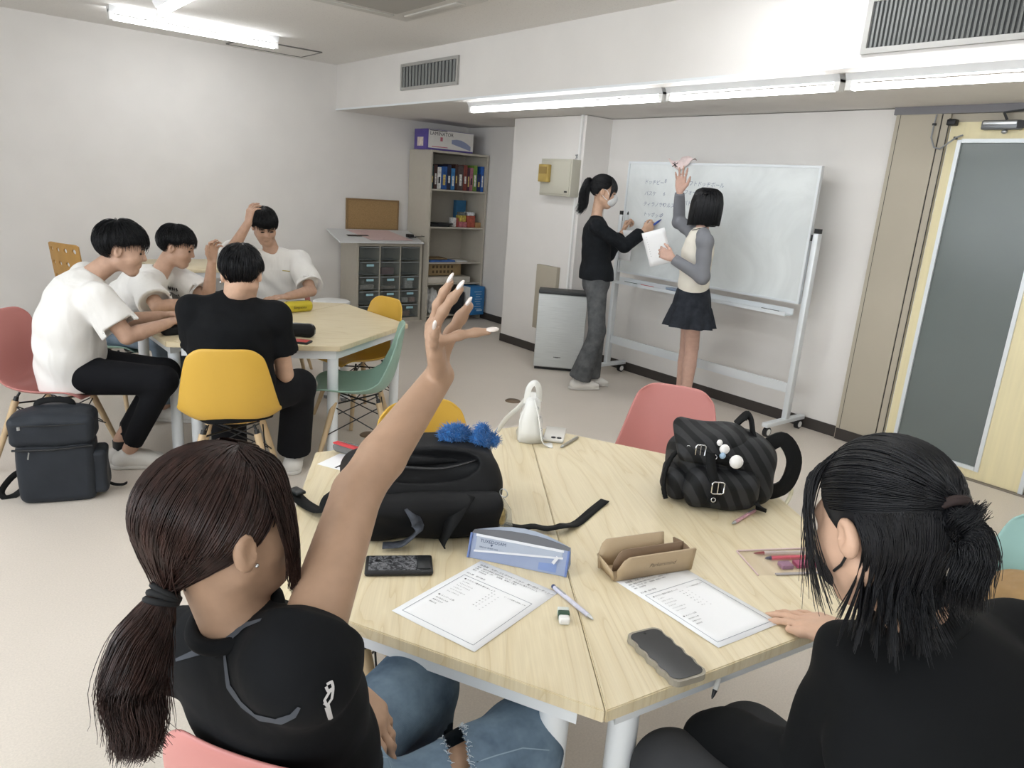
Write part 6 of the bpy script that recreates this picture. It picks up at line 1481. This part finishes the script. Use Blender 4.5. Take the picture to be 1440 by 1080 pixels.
# writing tools
def pen(name, label, cat, a, b, r, mat, tipm, grp=None, clip=True, tipl=.12):
    a, b = V3(a), V3(b); d = nrm(b-a); L = np.linalg.norm(b-a); t = thing(name, label, cat, tuple((a+b)/2), 0, grp); q = lambda s: tuple(a+d*L*s)
    build(MB().tube([q(0), q(.04), q(1-tipl)], [r*.85, r, r], 12), 'barrel', mat, t)
    build(MB().tube([q(1-tipl), q(1-tipl*.3), q(1)], [r*.95, r*.55, r*.15], 12), 'tip', tipm, t)
    if clip: build(MB().bar(tuple(a+d*L*.06+V3((0, 0, r*1.15))), tuple(a+d*L*.30+V3((0, 0, r*1.15))), r*.6, r*.25), 'clip', tipm, t)
    return t
up_r = lambda p, r: V3(p)+V3((0, 0, r))
PN = 'pens lying on the front table'
t = pen('mechanical_pencil', 'white mechanical pencil with pastel print beside the eraser', 'pencil', up_r(at(779, 829, TZ), .0052), up_r(at(834, 874, TZ), .0045), .005, P('pencil_lilac', 'cfcfe0', .3, var=.12, vs=60), MT['steel'], PN)
build(MB().ball(tuple(up_r(at(778, 828, TZ), .0055)), .0052), 'end_cap', P('navy_cap', '2d3a63', .4), t)
pen('ballpoint_pen', 'silver grey ballpoint pen by the white smartphone', 'pen', up_r(at(812, 617, TZ), .005), up_r(at(788, 631, TZ), .005), .005, P('pen_grey', '9b9890', .35, .3), MT['steel'], PN)
pen('ballpoint_pen', 'pink patterned ballpoint pen before the striped backpack', 'pen', up_r(at(1061, 720, TZ), .005), up_r(at(1029, 739, TZ), .005), .005, P('pen_pink', 'bb8f98', .35, var=.25, vs=120), MT['steel'], PN)
er_ = thing('eraser', 'small white eraser in a green and white sleeve', 'eraser', tuple(at(793, 878, TZ))); ec = V3(at(793, 876, TZ)); Fe = frame((.8, -.6, 0))
build(MB().rbox(tuple(ec+V3((0, 0, .0075))), (.022, .020, .0145), .004, M=R3(Fe)), 'rubber', MT['white_plastic'], er_)
build(MB().rbox(tuple(ec+Fe[1]*.014+V3((0, 0, .009))), (.0235, .014, .0165), .002, M=R3(Fe)), 'sleeve', P('green_sleeve', '2f4d3c', .5), er_)
build(MB().rbox(tuple(ec+Fe[1]*.027+V3((0, 0, .009))), (.0235, .0115, .0165), .002, M=R3(Fe)), 'sleeve_band', P('white_sleeve', 'd9ddd6', .5), er_)
# blue tent-shaped pencil case
pa_ = V3(at(658, 784, TZ)); pb2 = V3(at(795, 812, TZ)); ux = nrm(pb2-pa_); uy = np.cross((0, 0, 1), ux); Lc = np.linalg.norm(pb2-pa_)
pcs = thing('pencil_case', 'pale blue tent-shaped pencil case, unzipped, with white zips', 'pencil case', tuple((pa_+pb2)/2)); PBL = cloth('pale_blue_canvas', '98a4c0', .05, .8, (60, .2, .002)); PB2 = cloth('grey_blue_canvas', 'b0b8c6', .04, .8, (60, .2, .002))
Hh, Dd = .055, .062
def pq(s, d, z): return tuple(pa_+ux*Lc*s+uy*d+V3((0, 0, z)))
tri = lambda s: [pq(s, 0, .001), pq(s, Dd, .001), pq(s, Dd*.62, Hh), pq(s, Dd*.34, Hh)]
lower = MB().add([pq(0, 0, .001), pq(1, 0, .001), pq(1, Dd*.10, .018), pq(0, Dd*.22, .040)], [(0, 1, 2, 3)]); 
mainb = MB(); a4, b4 = tri(0), tri(1); mainb.add(a4+b4, [(0, 3, 2, 1), (4, 5, 6, 7), (0, 1, 5, 4), (1, 2, 6, 5), (0, 4, 7, 3)])
build(mainb, 'case_body', PBL, pcs)
eps = lambda s, f, o=.0008: pq(s, Dd*.34*f-o*.9, .001+(Hh-.001)*f+o*.4)
build(MB().add([eps(.06, .35), eps(.94, .72), eps(.94, .99), eps(.06, .99)], [(0, 1, 2, 3)]), 'upper_panel', PB2, pcs)
zw = P('white_zip', 'dfe1e6', .6); build(MB().add([eps(.05, .27, .0016), eps(.95, .64, .0016), eps(.95, .72, .0016), eps(.05, .35, .0016)], [(0, 1, 2, 3)]), 'slant_zip', zw, pcs)
build(MB().add([eps(.05, .90, .0016), eps(.95, .90, .0016), eps(.95, 1.0, .0016), eps(.05, 1.0, .0016)], [(0, 1, 2, 3)]), 'top_zip', zw, pcs)
gap = MB().grid([[pq(s, Dd*.62+.022*math.sin(PI*s), Hh+.004*math.sin(PI*s)) for s in np.linspace(0, 1, 9)], [pq(s, Dd*.34, Hh) for s in np.linspace(0, 1, 9)]]); build(gap, 'opening', P('case_inside', '6d6f74', .8), pcs)
build(MB().grid([[pq(s, Dd*.62+.024*math.sin(PI*s), Hh+.014*math.sin(PI*s)) for s in np.linspace(0, 1, 9)], [pq(s, Dd*.80, Hh*.6) for s in np.linspace(0, 1, 9)]]), 'back_flap', PB2, pcs)
for s in (.0, 1.0): build(MB().tube([eps(s, .0, .001), eps(s, 1, .001)], .003, 8), 'end_piping', P('blue_piping', '7186bb', .7), pcs)
zp = MB().bar(eps(.90, .70, .004), eps(.86, .42, .006), .007, .002, up=tuple(-uy)); build(zp, 'zip_pull', zw, pcs)
tx = MB(); sl = nrm(V3(eps(.5, 1, 0))-V3(eps(.5, 0, 0))); put_text(tx, 'TUXEDOSAM', .0105, eps(.10, .70, .0014), ux, sl); put_text(tx, 'time to dream out', .006, eps(.10, .48, .0014), ux, sl); put_text(tx, '♥', .005, eps(.21, .60, .0014), ux, sl); build(tx, 'print', P('grey_navy_print', '4d5872', .7), pcs)
build(MB().add([eps(.72, .08), eps(.90, .08), eps(.90, .42), eps(.72, .36)], [(0, 1, 2, 3)]), 'plain_patch', P('patch_blue', '8297c6', .8), pcs)
# beige pencil case with open mouth
qa = V3(at(866, 818, TZ)); qb = V3(at(971, 801, TZ)); ux = nrm(qb-qa); uy = np.cross((0, 0, 1), ux); L_ = np.linalg.norm(qb-qa)
bc_ = thing('pencil_case', 'beige leatherette pencil case standing wide open with two compartments', 'pencil case', tuple((qa+qb)/2)); BEI = P('beige_leatherette', 'b8a283', .5, bump=(300, .1)); BEI2 = P('brown_lining', '86705a', .7)
Z = V3((0, 0, 1)); g = lambda s, d, z: tuple(qa+ux*L_*s+uy*d+Z*z)
def rounded_panel(s0, s1, d0, z0, d1, z1, rc=.5, n=16):
    top = []; bot = []
    for i in range(n+1):
        u = i/n; e = 1-max(0, (rc*.28-u)/(rc*.28))**2.2*.55; top.append(Vector(g(s0+(s1-s0)*u, d0+(d1-d0)*e, z0+(z1-z0)*e))); bot.append(Vector(g(s0+(s1-s0)*u, d0, z0)))
    return [bot, top]
def thick(rows, th, name, mat, parent):
    o = build(MB().grid(rows), name, mat, parent); m_ = o.modifiers.new('t', 'SOLIDIFY'); m_.thickness = th; m_.offset = 0; return o
thick(rounded_panel(0, 1, .0, .003, -.008, .060), .006, 'front_panel', BEI, bc_); thick(rounded_panel(-.06, .82, .060, .003, .074, .068), .006, 'back_panel', BEI, bc_); thick(rounded_panel(.04, .96, .032, .003, .030, .060), .003, 'divider', BEI2, bc_)
build(MB().rbox(tuple(qa+ux*L_*.48+uy*.030+Z*.004), (L_*1.0, .062, .007), .003, M=R3(np.stack([ux, uy, Z]))), 'base', BEI, bc_)
thick([[Vector(g(.98, d, .003)) for d in (0, .02, .04, .06)], [Vector(g(.97, -.006+.078*k, .050+.012*k*(1-k)*2)) for k in (0, .33, .66, 1)]], .004, 'end_gusset', BEI2, bc_); thick([[Vector(g(-.02, d, .003)) for d in (0, .02, .04, .06)], [Vector(g(-.06, .0+.070*k, .026+.01*k)) for k in (0, .33, .66, 1)]], .004, 'end_gusset', BEI, bc_)
thick([[Vector(g(s, .0, .006)) for s in np.linspace(.02, .97, 6)], [Vector(g(s, .058, .006)) for s in np.linspace(.0, .95, 6)]], .002, 'lining', BEI2, bc_)
tx = MB(); nz = nrm(V3((0, 0, 1))*.99-uy*.13); put_text(tx, 'Parkersmind', .014, tuple(qa+ux*L_*.38-uy*.0105+Z*.030), ux, nz, shear=.4); build(tx, 'logo', P('brown_logo', '4f4030', .5), bc_)
# clear pouch with pink stationery
A_ = [V3(at(*p, TZ)) for p in ((1036, 776), (1066, 810), (1176, 806), (1146, 772))]; pu = thing('clear_pouch', 'clear plastic pouch holding pink stationery', 'pouch', tuple(sum(A_)/4)); lx = nrm(A_[2]-A_[1]+A_[3]-A_[0]); ly = np.cross((0, 0, 1), lx)
g = []
for i in range(9):
    r_ = []
    for j in range(7):
        u, v_2 = i/8, j/6; p = (A_[0]*(1-u)+A_[3]*u)*(1-v_2)+(A_[1]*(1-u)+A_[2]*u)*v_2; r_.append(Vector(tuple(p+V3((0, 0, .001+.020*math.sin(PI*min(1, u*1.1+.0))**.7*math.sin(PI*v_2)**.7)))))
    g.append(r_)
o = build(MB().grid(g), 'film', P('clear_film', 'e9dfe0', .08, trans=.85, alpha=.35, ior=1.1), pu); build(MB().tube([tuple(A_[0]+Z*.002), tuple(A_[1]+Z*.002)], .002, 6).tube([tuple(A_[0]+Z*.003), tuple(A_[3]+Z*.003)], .0022, 6), 'seam', P('pink_white_seam', 'dcc4c4', .3), pu)
cz = MB().bar(tuple(A_[1]*.78+A_[2]*.22+Z*.003), tuple(A_[2]*.98+A_[1]*.02+Z*.003), .007, .003); build(cz, 'zip', P('grey_zip', 'a9a4a6', .4), pu)
def inpouch(u, v_2): return (A_[0]*(1-u)+A_[3]*u)*(1-v_2)+(A_[1]*(1-u)+A_[2]*u)*v_2
pen('felt_pen', 'bright pink felt pen inside the clear pouch', 'pen', tuple(inpouch(.86, .45)+Z*.008), tuple(inpouch(.24, .42)+Z*.007), .0055, P('hot_pink', 'd9586a', .35), P('navy_tip', '2a2d4a', .4), 'stationery inside the clear pouch', False)
pen('felt_pen', 'red capped white pen inside the clear pouch', 'pen', tuple(inpouch(.80, .22)+Z*.006), tuple(inpouch(.16, .18)+Z*.006), .0048, P('white_pen', 'd8cfcb', .35), P('dark_red_tip', '8c2a30', .4), 'stationery inside the clear pouch', False, .2)
bxo('sticky_notes', 'magenta notepad inside the clear pouch', 'notepad', tuple(inpouch(.72, .70)+Z*.007), (.075, .026, .010), P('magenta_pad', 'a23a63', .5, var=.15, vs=60), math.atan2(lx[1], lx[0]), 'stationery inside the clear pouch', .001)
bxo('sticky_notes', 'mauve notepad inside the clear pouch', 'notepad', tuple(inpouch(.42, .72)+Z*.007), (.030, .024, .010), P('mauve_pad', '9f7590', .5), math.atan2(lx[1], lx[0]), 'stationery inside the clear pouch', .001)
# striped black backpack
def stripes():
    t = NT('striped_nylon'); w = t.n('ShaderNodeTexWave'); w.inputs['Scale'].default_value = 8; w.inputs['Distortion'].default_value = 2.0; w.inputs['Detail'].default_value = 2; t.l(t.coord(rot=(.5, .35, .5)), w.inputs[0])
    t.col(t.ramp(w.outputs[1], [(.42, sL('151618')[:3]), (.58, sL('2f3032')[:3])])); t.b.inputs['Roughness'].default_value = .6; t.b.inputs['Specular IOR Level'].default_value = .25
    t.bump(t.noise(t.coord(), 18, 3), .35, .006); return t.m
STR = stripes(); Fs = frame((.80, -.60, 0)); cs_ = V3((1.765, 1.165, TZ)); ls = lambda a, b, c: cs_+Fs[0]*a+Fs[1]*b+Fs[2]*c
sb_ = thing('backpack', 'black backpack with grey stripes and buckled straps on the front table', 'backpack', tuple(cs_))
v = Vol(); vrbox(v, ls(0, .02, .085), Fs, (.145, .105, .084), .05, .03); v.ell(ls(.03, .03, .14), Fs, (.12, .10, .065), .05); v.plane(ls(0, 0, .001), (0, 0, -1), ls(0, 0, -.2)-.3, V3((cs_[0]+.4, cs_[1]+.4, TZ+.003))); vol_obj(v, .006, 'main_body', STR, sb_, wrinkle(.005, 45, 2))
v = Vol(); vrbox(v, ls(-.02, -.085, .062), frame(Fs[0], nrm(Fs[2]-Fs[1]*.15)), (.105, .045, .058), .035, .02); v.plane(ls(0, 0, .002), (0, 0, -1), ls(0, 0, -.2)-.3, V3((cs_[0]+.4, cs_[1]+.4, TZ+.004))); vol_obj(v, .006, 'front_pocket', STR, sb_, wrinkle(.004, 60, 4))
v = Vol(); vrbox(v, ls(-.045, -.020, .172), frame(nrm(Fs[0]-Fs[2]*.12), nrm(Fs[2]-Fs[1]*.55)), (.105, .080, .022), .022, .01); v.ell(ls(-.02, .0, .185), Fs, (.09, .07, .03), .03); vol_obj(v, .005, 'flap', STR, sb_, wrinkle(.004, 40, 6))
v = Vol(); vrbox(v, ls(-.135, -.02, .055), Fs, (.035, .06, .05), .03, .02); vol_obj(v, .006, 'side_pocket', STR, sb_, wrinkle(.004, 60, 8))
strap([ls(-.075, -.115, .175), ls(-.07, -.135, .13), ls(-.055, -.145, .085), ls(-.06, -.140, .04)], .026, .004, 'buckle_strap', BLK2, sb_, tuple(-Fs[1]))
strap([ls(-.13, -.065, .165), ls(-.04, -.095, .150), ls(.05, -.085, .130), ls(.12, -.05, .14)], .024, .004, 'cross_strap', BLK2, sb_, tuple(-Fs[1]))
def buckle(c, n, up_, sz, name):
    n, up_ = nrm(n), nrm(up_); r = np.cross(up_, n); c = V3(c); pts = [c+r*a*sz+up_*b*sz for a, b in ((-1, -.8), (-1, .8), (-.7, 1), (.7, 1), (1, .8), (1, -.8), (.7, -1), (-.7, -1))]
    o = build(MB().tube([tuple(q) for q in pts], .0022, 6, closed=True), name, MT['chrome'], sb_); build(MB().tube([tuple(c-up_*sz), tuple(c+up_*sz*.9)], .0016, 6), 'prong', MT['chrome'], o)
buckle(ls(-.052, -.152, .088), -Fs[1], Fs[2], .017, 'buckle'); buckle(ls(-.095, -.090, .172), -Fs[1]+Fs[2]*.6, Fs[2], .016, 'buckle')
for q in (ls(-.058, -.146, .05), ls(-.125, -.072, .172), ls(-.055, -.098, .158), ls(.03, -.10, .10)): ring(q, -Fs[1]+Fs[2]*.2, .006, .0014, 'eyelet', MT['chrome'], sb_, 14)
strap([ls(.13, .02, .155), ls(.185, .03, .18), ls(.225, .02, .12), ls(.205, .01, .04), ls(.13, .0, .015)], .045, .008, 'shoulder_strap', BLK2, sb_, tuple(Fs[1]))
strap([ls(.04, .04, .215), ls(.06, .03, .245), ls(.075, .02, .24), ls(.085, .0, .19), ls(.10, -.05, .15)], .030, .005, 'top_strap', BLK2, sb_, tuple(Fs[0]))
rp = [ls(-.10, -.06, .165), ls(-.15, -.05, .150), ls(-.175, -.055, .10), ls(-.180, -.07, .05), ls(-.172, -.08, .018)]; build(MB().tube([tuple(q) for q in curve_pts(rp, 30)], [.0065+.001*(i % 2) for i in range(30)], 8), 'rope_cord', BLK2, sb_)
strap([ls(.06, -.10, .04), ls(.09, -.11, .025), ls(.10, -.10, .006)], .03, .005, 'side_tab', BLK2, sb_)
ch = thing('plush_charm', 'small plain white plush charm hanging on the striped backpack', 'charm', tuple(ls(-.03, -.12, .16))); WP = P('white_plush', 'ebe9e6', .9, sheen=.3)
build(MB().ball(tuple(ls(.0, -.118, .155)), (.021, .018, .019)), 'head_ball', WP, ch); build(MB().ball(tuple(ls(-.03, -.095, .182)), (.016, .013, .014)), 'body_ball', WP, ch); build(MB().ball(tuple(ls(-.043, -.085, .197)), (.008, .008, .009)), 'limb', WP, ch); build(MB().ball(tuple(ls(-.038, -.110, .168)), (.010, .008, .009)), 'blue_ball', P('pale_blue_plush', '9fb9cf', .9), ch)
# hook with teal charm under the far table edge
hk_ = thing('table_hook', 'cream curved hook with a teal charm at the table side', 'hook', (1.94, 1.04, TZ-.03)); hp_ = [V3(at(1100, 716, TZ-.01)), V3(at(1110, 700, TZ-.02)), V3(at(1113, 688, TZ)), V3(at(1107, 680, TZ))]
build(MB().tube([tuple(q) for q in curve_pts(hp_, 16)], .006, 8), 'hook_arm', P('cream_plastic', 'd6d0b4', .4), hk_); build(MB().ball(tuple(V3(at(1104, 688, TZ+.01))), (.011, .011, .013)), 'teal_charm', P('teal_charm', '3c8bb0', .4), hk_)
# white handbag, phone
wb_ = V3((1.575, 1.81, TZ)); Fw = frame((.80, -.60, 0)); lw = lambda a, b, c: wb_+Fw[0]*a+Fw[1]*b+Fw[2]*c; hbg = thing('handbag', 'upright white leather handbag with studded strap on the far corner of the front table', 'handbag', tuple(wb_)); WL = P('white_bag_leather', 'e6e6e2', .4, bump=(120, .1)); 
bbm = bmesh.new(); bmesh.ops.create_cube(bbm, size=1); bmesh.ops.subdivide_edges(bbm, edges=list(bbm.edges), cuts=3, use_grid_fill=True)
for q in bbm.verts:
    h_ = q.co.z+.5; k_ = 1-.52*h_; q.co = Vector(tuple(lw(q.co.x*.092*k_+.004*math.sin(9*h_), .03+q.co.y*.14*(1-.35*h_)*(1+.1*math.cos(q.co.x*6)), .001+h_*.155)))
bmesh.ops.bevel(bbm, geom=[e for e in bbm.edges if e.calc_face_angle(0) > .8], offset=.006, segments=2, affect='EDGES'); build(MB().addbm(bbm), 'bag_body', WL, hbg)
strap([lw(-.022, .01, .13), lw(-.018, .0, .185), lw(.0, .0, .208), lw(.016, .0, .19), lw(.022, .01, .14)], .020, .004, 'handle', WL, hbg, tuple(Fw[1]), 20)
strap([lw(.004, -.012, .150), lw(.020, -.030, .10), lw(.030, -.045, .05), lw(.042, -.055, .012), lw(.075, -.055, .004)], .026, .003, 'studded_strap', WL, hbg, tuple(-Fw[0]))
for c, s in ((.125, .016), (.095, .024), (.055, .032), (.022, .039)): ring(lw(s, -.012-.035*(1-c/.14)-.006, c), -Fw[1]+Fw[0]*.2, .0045, .0012, 'stud', MT['steel'], hbg, 12)
strap([lw(-.026, .02, .14), lw(-.045, .03, .11), lw(-.085, .045, .06), lw(-.115, .055, .006)], .016, .003, 'side_strap', WL, hbg, tuple(Fw[1]))
pcw = [V3(at(*p, TZ)) for p in ((765, 623), (788, 625), (794, 605), (772, 602))]; c_ = sum(pcw)/4; lx = nrm(pcw[3]-pcw[0]); ly = np.cross((0, 0, 1), lx); wp = thing('smartphone', 'white smartphone lying face down behind the white handbag', 'phone', (c_[0], c_[1], TZ)); Rm_ = Matrix((lx, ly, (0, 0, 1))).transposed()
build(MB().rbox((c_[0], c_[1], TZ+.0065), (.15, .074, .012), .005, M=Rm_), 'case', P('white_case', 'dcdad4', .25), wp)
for a_, b_ in ((-.052, -.020), (-.052, .000)): build(MB().lathe([(.001, .002), (.008, .002), (.0085, 0)], tuple(c_+lx*a_+ly*b_+V3((0, 0, .0126))), 14), 'lens', MT['black_plastic'], wp)
# card, paper and red zipped pouch at the far left corner
sheet_ = lambda pts, z, name, lab, cat, mat: single(MB().add([tuple(V3(p)*V3((1, 1, 0))+V3((0, 0, zz))) for zz in (z, z+.0008) for p in pts], [(0, 1, 2, 3), (7, 6, 5, 4), (0, 4, 5, 1), (1, 5, 6, 2), (2, 6, 7, 3), (3, 7, 4, 0)]), name, mat, lab, cat, tuple((V3(pts[0])+V3(pts[2]))/2*V3((1, 1, 0))+V3((0, 0, z))))
ip = [at(446, 653, TZ), at(487, 664, TZ), at(515, 645, TZ), at(478, 638, TZ)]; so = sheet_(ip, TZ+.0004, 'test_sheet', 'white sheet with large bold letters under the red zipped pouch', 'paper', MT['paper'])
tx = MB(); put_text(tx, 'TSI', .05, tuple(V3(at(484, 661, TZ+.0016))), nrm(V3(ip[3])-V3(ip[0])), nrm(V3(ip[0])-V3(ip[1])), bold=.0012); build(tx, 'letters', MT['ink'], so)
rpz = thing('mesh_pouch', 'grey clear pouch with a red zip at the far table corner', 'pouch', tuple(at(500, 640, TZ))); ra, rb = V3(at(468, 640, TZ)), V3(at(545, 660, TZ)); ux = nrm(rb-ra); uy = np.cross((0, 0, 1), ux)
v = Vol(); v.cap(ra+uy*.03+V3((0, 0, .020)), rb+uy*.03+V3((0, 0, .022)), .020, .022, .02, tuple(uy), .9); vol_obj(v, .005, 'pouch_body', P('grey_film', '8b8c8c', .15, trans=.4, alpha=.85, ior=1.2), rpz)
strap([ra+uy*.012+V3((0, 0, .040)), (ra+rb)/2+uy*.0+V3((0, 0, .042)), rb+uy*.008+V3((0, 0, .044))], .020, .004, 'red_zip', P('red_tape', 'bf3a3f', .6), rpz)
sp_ = [at(583, 632, TZ), at(622, 638, TZ), at(630, 630, TZ), at(590, 624, TZ)]; so = sheet_(sp_, TZ+.0004, 'name_card', 'small white printed card beyond the black backpack', 'card', MT['paper']); tx = MB()
for i in range(4):
    for j in range(2): tx.box(tuple(V3(sp_[0])+(V3(sp_[1])-V3(sp_[0]))*(.15+.22*i)+(V3(sp_[3])-V3(sp_[0]))*(.3+.35*j)+V3((0, 0, .0012))), (.008, .006, .0004))
build(tx, 'print', MT['ink'], so)['kind'] = 'stuff'
# pencil under the near table edge
pen('pencil_stub', 'pen hanging below the table edge near the clear cased phone', 'pen', tuple(V3(at(1012, 952, TZ-.035))), tuple(V3(at(1001, 983, TZ-.065))), .005, P('white_barrel', 'd5d5d0', .4), MT['black_plastic'], None, False, .4)
# teal chair: brown wrapping
v = Vol(); ccx = V3((2.07, .445, .40)); v.ell(ccx+V3((0, 0, .10)), np.eye(3), (.12, .13, .12), .03); v.ell(ccx+V3((.0, .01, .18)), np.eye(3), (.10, .09, .09), .05); v.plane(ccx+V3((0, 0, .012)), (0, 0, -1), ccx-.3, V3((ccx[0]+.3, ccx[1]+.3, .415)))
V, F = v.mesh(.007, wrinkle(.014, 55, 3)); tag(np_mesh('paper_bag', V, F, P('brown_kraft', '9a7b50', .55, var=.15, vs=14, bump=(9, .8, .03)), None, tuple(ccx)), 'crumpled brown kraft bag on the pale teal chair', 'bag')
# left table
def zipcase(name, label, c, ux, L, W_, H_, mat, zmat, z=TZ):
    t = thing(name, label, 'pencil case', (c[0], c[1], z)); Fz = frame(ux); c = V3((c[0], c[1], z)); v = Vol(); vrbox(v, c+Fz[2]*H_/2, Fz, (L/2, W_/2, H_/2), min(W_, H_)*.42, .01); vol_obj(v, .004, 'case_body', mat, t, wrinkle(.0015, 70, 1))
    build(MB().tube([tuple(c+Fz[0]*(-L*.46)+Fz[2]*H_*.55), tuple(c+Fz[0]*(-L*.42)+Fz[2]*H_*.96), tuple(c+Fz[2]*H_*1.0), tuple(c+Fz[0]*L*.42+Fz[2]*H_*.96), tuple(c+Fz[0]*L*.46+Fz[2]*H_*.55)], .004, 6), 'zip', zmat, t)
    build(MB().box(tuple(c+Fz[0]*L*.49+Fz[2]*H_*.45), (.006, .010, .022)), 'zip_pull', zmat, t); return t, Fz, c
cy = (at(400, 442, TZ)+at(438, 439, TZ))/2; t, Fz, c = zipcase('pencil_case', 'yellow pencil case with black zip and script on the left table', cy+Vector((.02, .05, 0)), (at(438, 439, TZ)-at(400, 442, TZ)), .19, .075, .068, P('yellow_vinyl', 'c2b02c', .4), MT['black_plastic'])
tx = MB(); put_text(tx, 'Simpsons', .024, tuple(c-Fz[0]*.055-Fz[1]*.040+Fz[2]*.026), Fz[0], (0, 0, 1), shear=.2); build(tx, 'script', MT['ink'], t)
zipcase('pencil_case', 'black pencil case with silver zip near the red phone', (at(402, 475, TZ)+at(443, 478, TZ))/2+Vector((.02, .06, 0)), at(443, 478, TZ)-at(402, 475, TZ), .165, .075, .07, BLK, P('silver_zip', '9a9c9c', .35, .6))
zipcase('pencil_case', 'black pencil case before the smiling boy by the table corner', at(247, 473, TZ)+Vector((.02, .05, 0)), at(262, 470, TZ)-at(232, 472, TZ), .15, .07, .045, BLK, MT['black_plastic'])
pr_ = (at(401, 482, TZ)+at(432, 485, TZ))/2+Vector((.015, .03, 0)); t = thing('smartphone', 'black phone with a red back on the left table', 'phone', tuple(pr_)); an = math.atan2(*(at(432, 485, TZ)-at(401, 482, TZ)).yx)
build(MB().rbox((pr_.x, pr_.y, TZ+.006), (.145, .072, .011), .004, rz=an), 'case', MT['black_plastic'], t); build(MB().rbox((pr_.x, pr_.y, TZ+.0124), (.125, .062, .0016), .0007, rz=an), 'back', P('red_back', 'bf4a45', .4), t)
lp_ = [at(352, 428, TZ), at(398, 440, TZ), at(402, 430, TZ), at(362, 424, TZ)]; sheet_(lp_, TZ+.0004, 'note_paper', 'white paper before the boy holding his hair on the left table', 'paper', MT['paper'])
lp_ = [at(288, 432, TZ), at(318, 436, TZ), at(322, 426, TZ), at(296, 422, TZ)]; sheet_(lp_, TZ+.0004, 'note_paper', 'white paper by the raised forearm of the boy with chest lettering', 'paper', MT['paper'])
# backpack on the floor
fb = thing('backpack', 'dark grey zipped backpack standing on the floor beside the pink chair', 'backpack', (.37, 3.63, 0)); Ff = frame((.958, -.287, 0)); cf_ = V3((.362, 3.635, 0)); lf = lambda a, b, c: cf_+Ff[0]*a+Ff[1]*b+Ff[2]*c; DG = cloth('charcoal_nylon', '2c3036', .12, .5, (12, .4, .008))
v = Vol(); vrbox(v, lf(0, 0, .145), Ff, (.150, .085, .144), .035, .02); vol_obj(v, .006, 'main_body', DG, fb, wrinkle(.006, 26, 3, (.6, .1, .7)))
v = Vol(); vrbox(v, lf(-.005, -.005, .338), Ff, (.165, .095, .070), .035, .02); v.ell(lf(0, 0, .40), Ff, (.13, .08, .03), .04); vol_obj(v, .006, 'top_compartment', DG, fb, wrinkle(.004, 30, 5))
v = Vol(); vrbox(v, lf(.165, .0, .13), Ff, (.03, .07, .10), .02, .02); vol_obj(v, .006, 'side_pocket', DG, fb, wrinkle(.005, 40, 6))
strap([lf(-.07, .02, .415), lf(-.06, .02, .445), lf(0, .02, .455), lf(.06, .02, .445), lf(.07, .02, .415)], .026, .008, 'top_handle', BLK2, fb, tuple(Ff[1]))
build(MB().tube([tuple(lf(-.14, -.101, .375)), tuple(lf(0, -.104, .372)), tuple(lf(.13, -.101, .375))], .003, 6), 'zip', MT['black_plastic'], fb); build(MB().tube([tuple(lf(-.155, -.09, .262)), tuple(lf(0, -.104, .262)), tuple(lf(.15, -.09, .268))], .005, 6), 'zip', MT['black_plastic'], fb)
build(MB().rbox(tuple(lf(-.118, -.107, .366)), (.012, .006, .016), .002), 'zip_pull', MT['steel'], fb); build(MB().bar(tuple(lf(-.09, -.105, .255)), tuple(lf(-.095, -.108, .225)), .008, .003), 'zip_pull', MT['steel'], fb)
strap([lf(-.14, .03, .13), lf(-.19, .03, .10), lf(-.235, .02, .04), lf(-.225, .01, .008), lf(-.19, .02, .010), lf(-.14, .03, .05)], .026, .006, 'shoulder_strap', BLK2, fb, tuple(Ff[1])); strap([lf(.16, .03, .06), lf(.20, .03, .03), lf(.24, .03, .022), lf(.262, .03, .03)], .024, .005, 'shoulder_strap', BLK2, fb)
# things held at the whiteboard
hp_ = V3(Ja['RW'])+nrm((.75, -.25, .5))*.095; pen('board_marker', 'blue marker held by the masked girl', 'marker', tuple(hp_-V3((.03, -.02, .03))), tuple(hp_+V3((.052, -.030, .048))), .008, P('blue_marker', '3553a8', .4), P('blue_marker_tip', '2b3f86', .4), None, False, .25)
hl = V3(Ja['LW'])+V3((.02, -.01, .09)); pen('board_marker', 'white marker with dark cap in the masked girl far hand', 'marker', tuple(hl+V3((0, 0, -.06))), tuple(hl+V3((.005, 0, .075))), .009, P('white_marker', 'd5dadd', .4), MT['black_plastic'], None, False, .2)
def held(c, ux, uy, W_, H_, bend, name, label):
    c, ux, uy = V3(c), nrm(ux), nrm(uy); n = np.cross(ux, uy); g = [[Vector(tuple(c+ux*W_*(u-.5)+uy*H_*(v_2-.5)+n*bend*math.sin(PI*u))) for u in np.linspace(0, 1, 7)] for v_2 in np.linspace(0, 1, 7)]
    t = thing(name, label, 'paper', tuple(c)); o = build(MB().grid(g), 'sheet', MT['paper'], t); m_ = o.modifiers.new('t', 'SOLIDIFY'); m_.thickness = .0006
    tx = MB()
    for i in range(9): q = c+uy*H_*(.36-.07*i)-ux*W_*.36+n*(-.0012+bend*.6); tx.bar(tuple(q), tuple(q+ux*W_*(.25+.3*((i*7) % 3)/2)), .0022, .0004, up=tuple(n))
    o = build(tx, 'print', P('grey_print_lines', '8d9096', .8), t); o['kind'] = 'stuff'
hc = (V3(hX(927, 348, 3.98))+V3((-.02, .0, 0))); held(hc, nrm((.6, -.62, .30)), nrm((-.25, .25, .93)), .16, .24, .012, 'held_paper', 'white worksheet held by the short-haired girl')
hc = V3(hX(880, 345, 4.42)); held(hc, nrm((.35, -.9, 0)), (0, 0, 1), .10, .24, .012, 'held_paper', 'white worksheet held behind the masked girl arm')
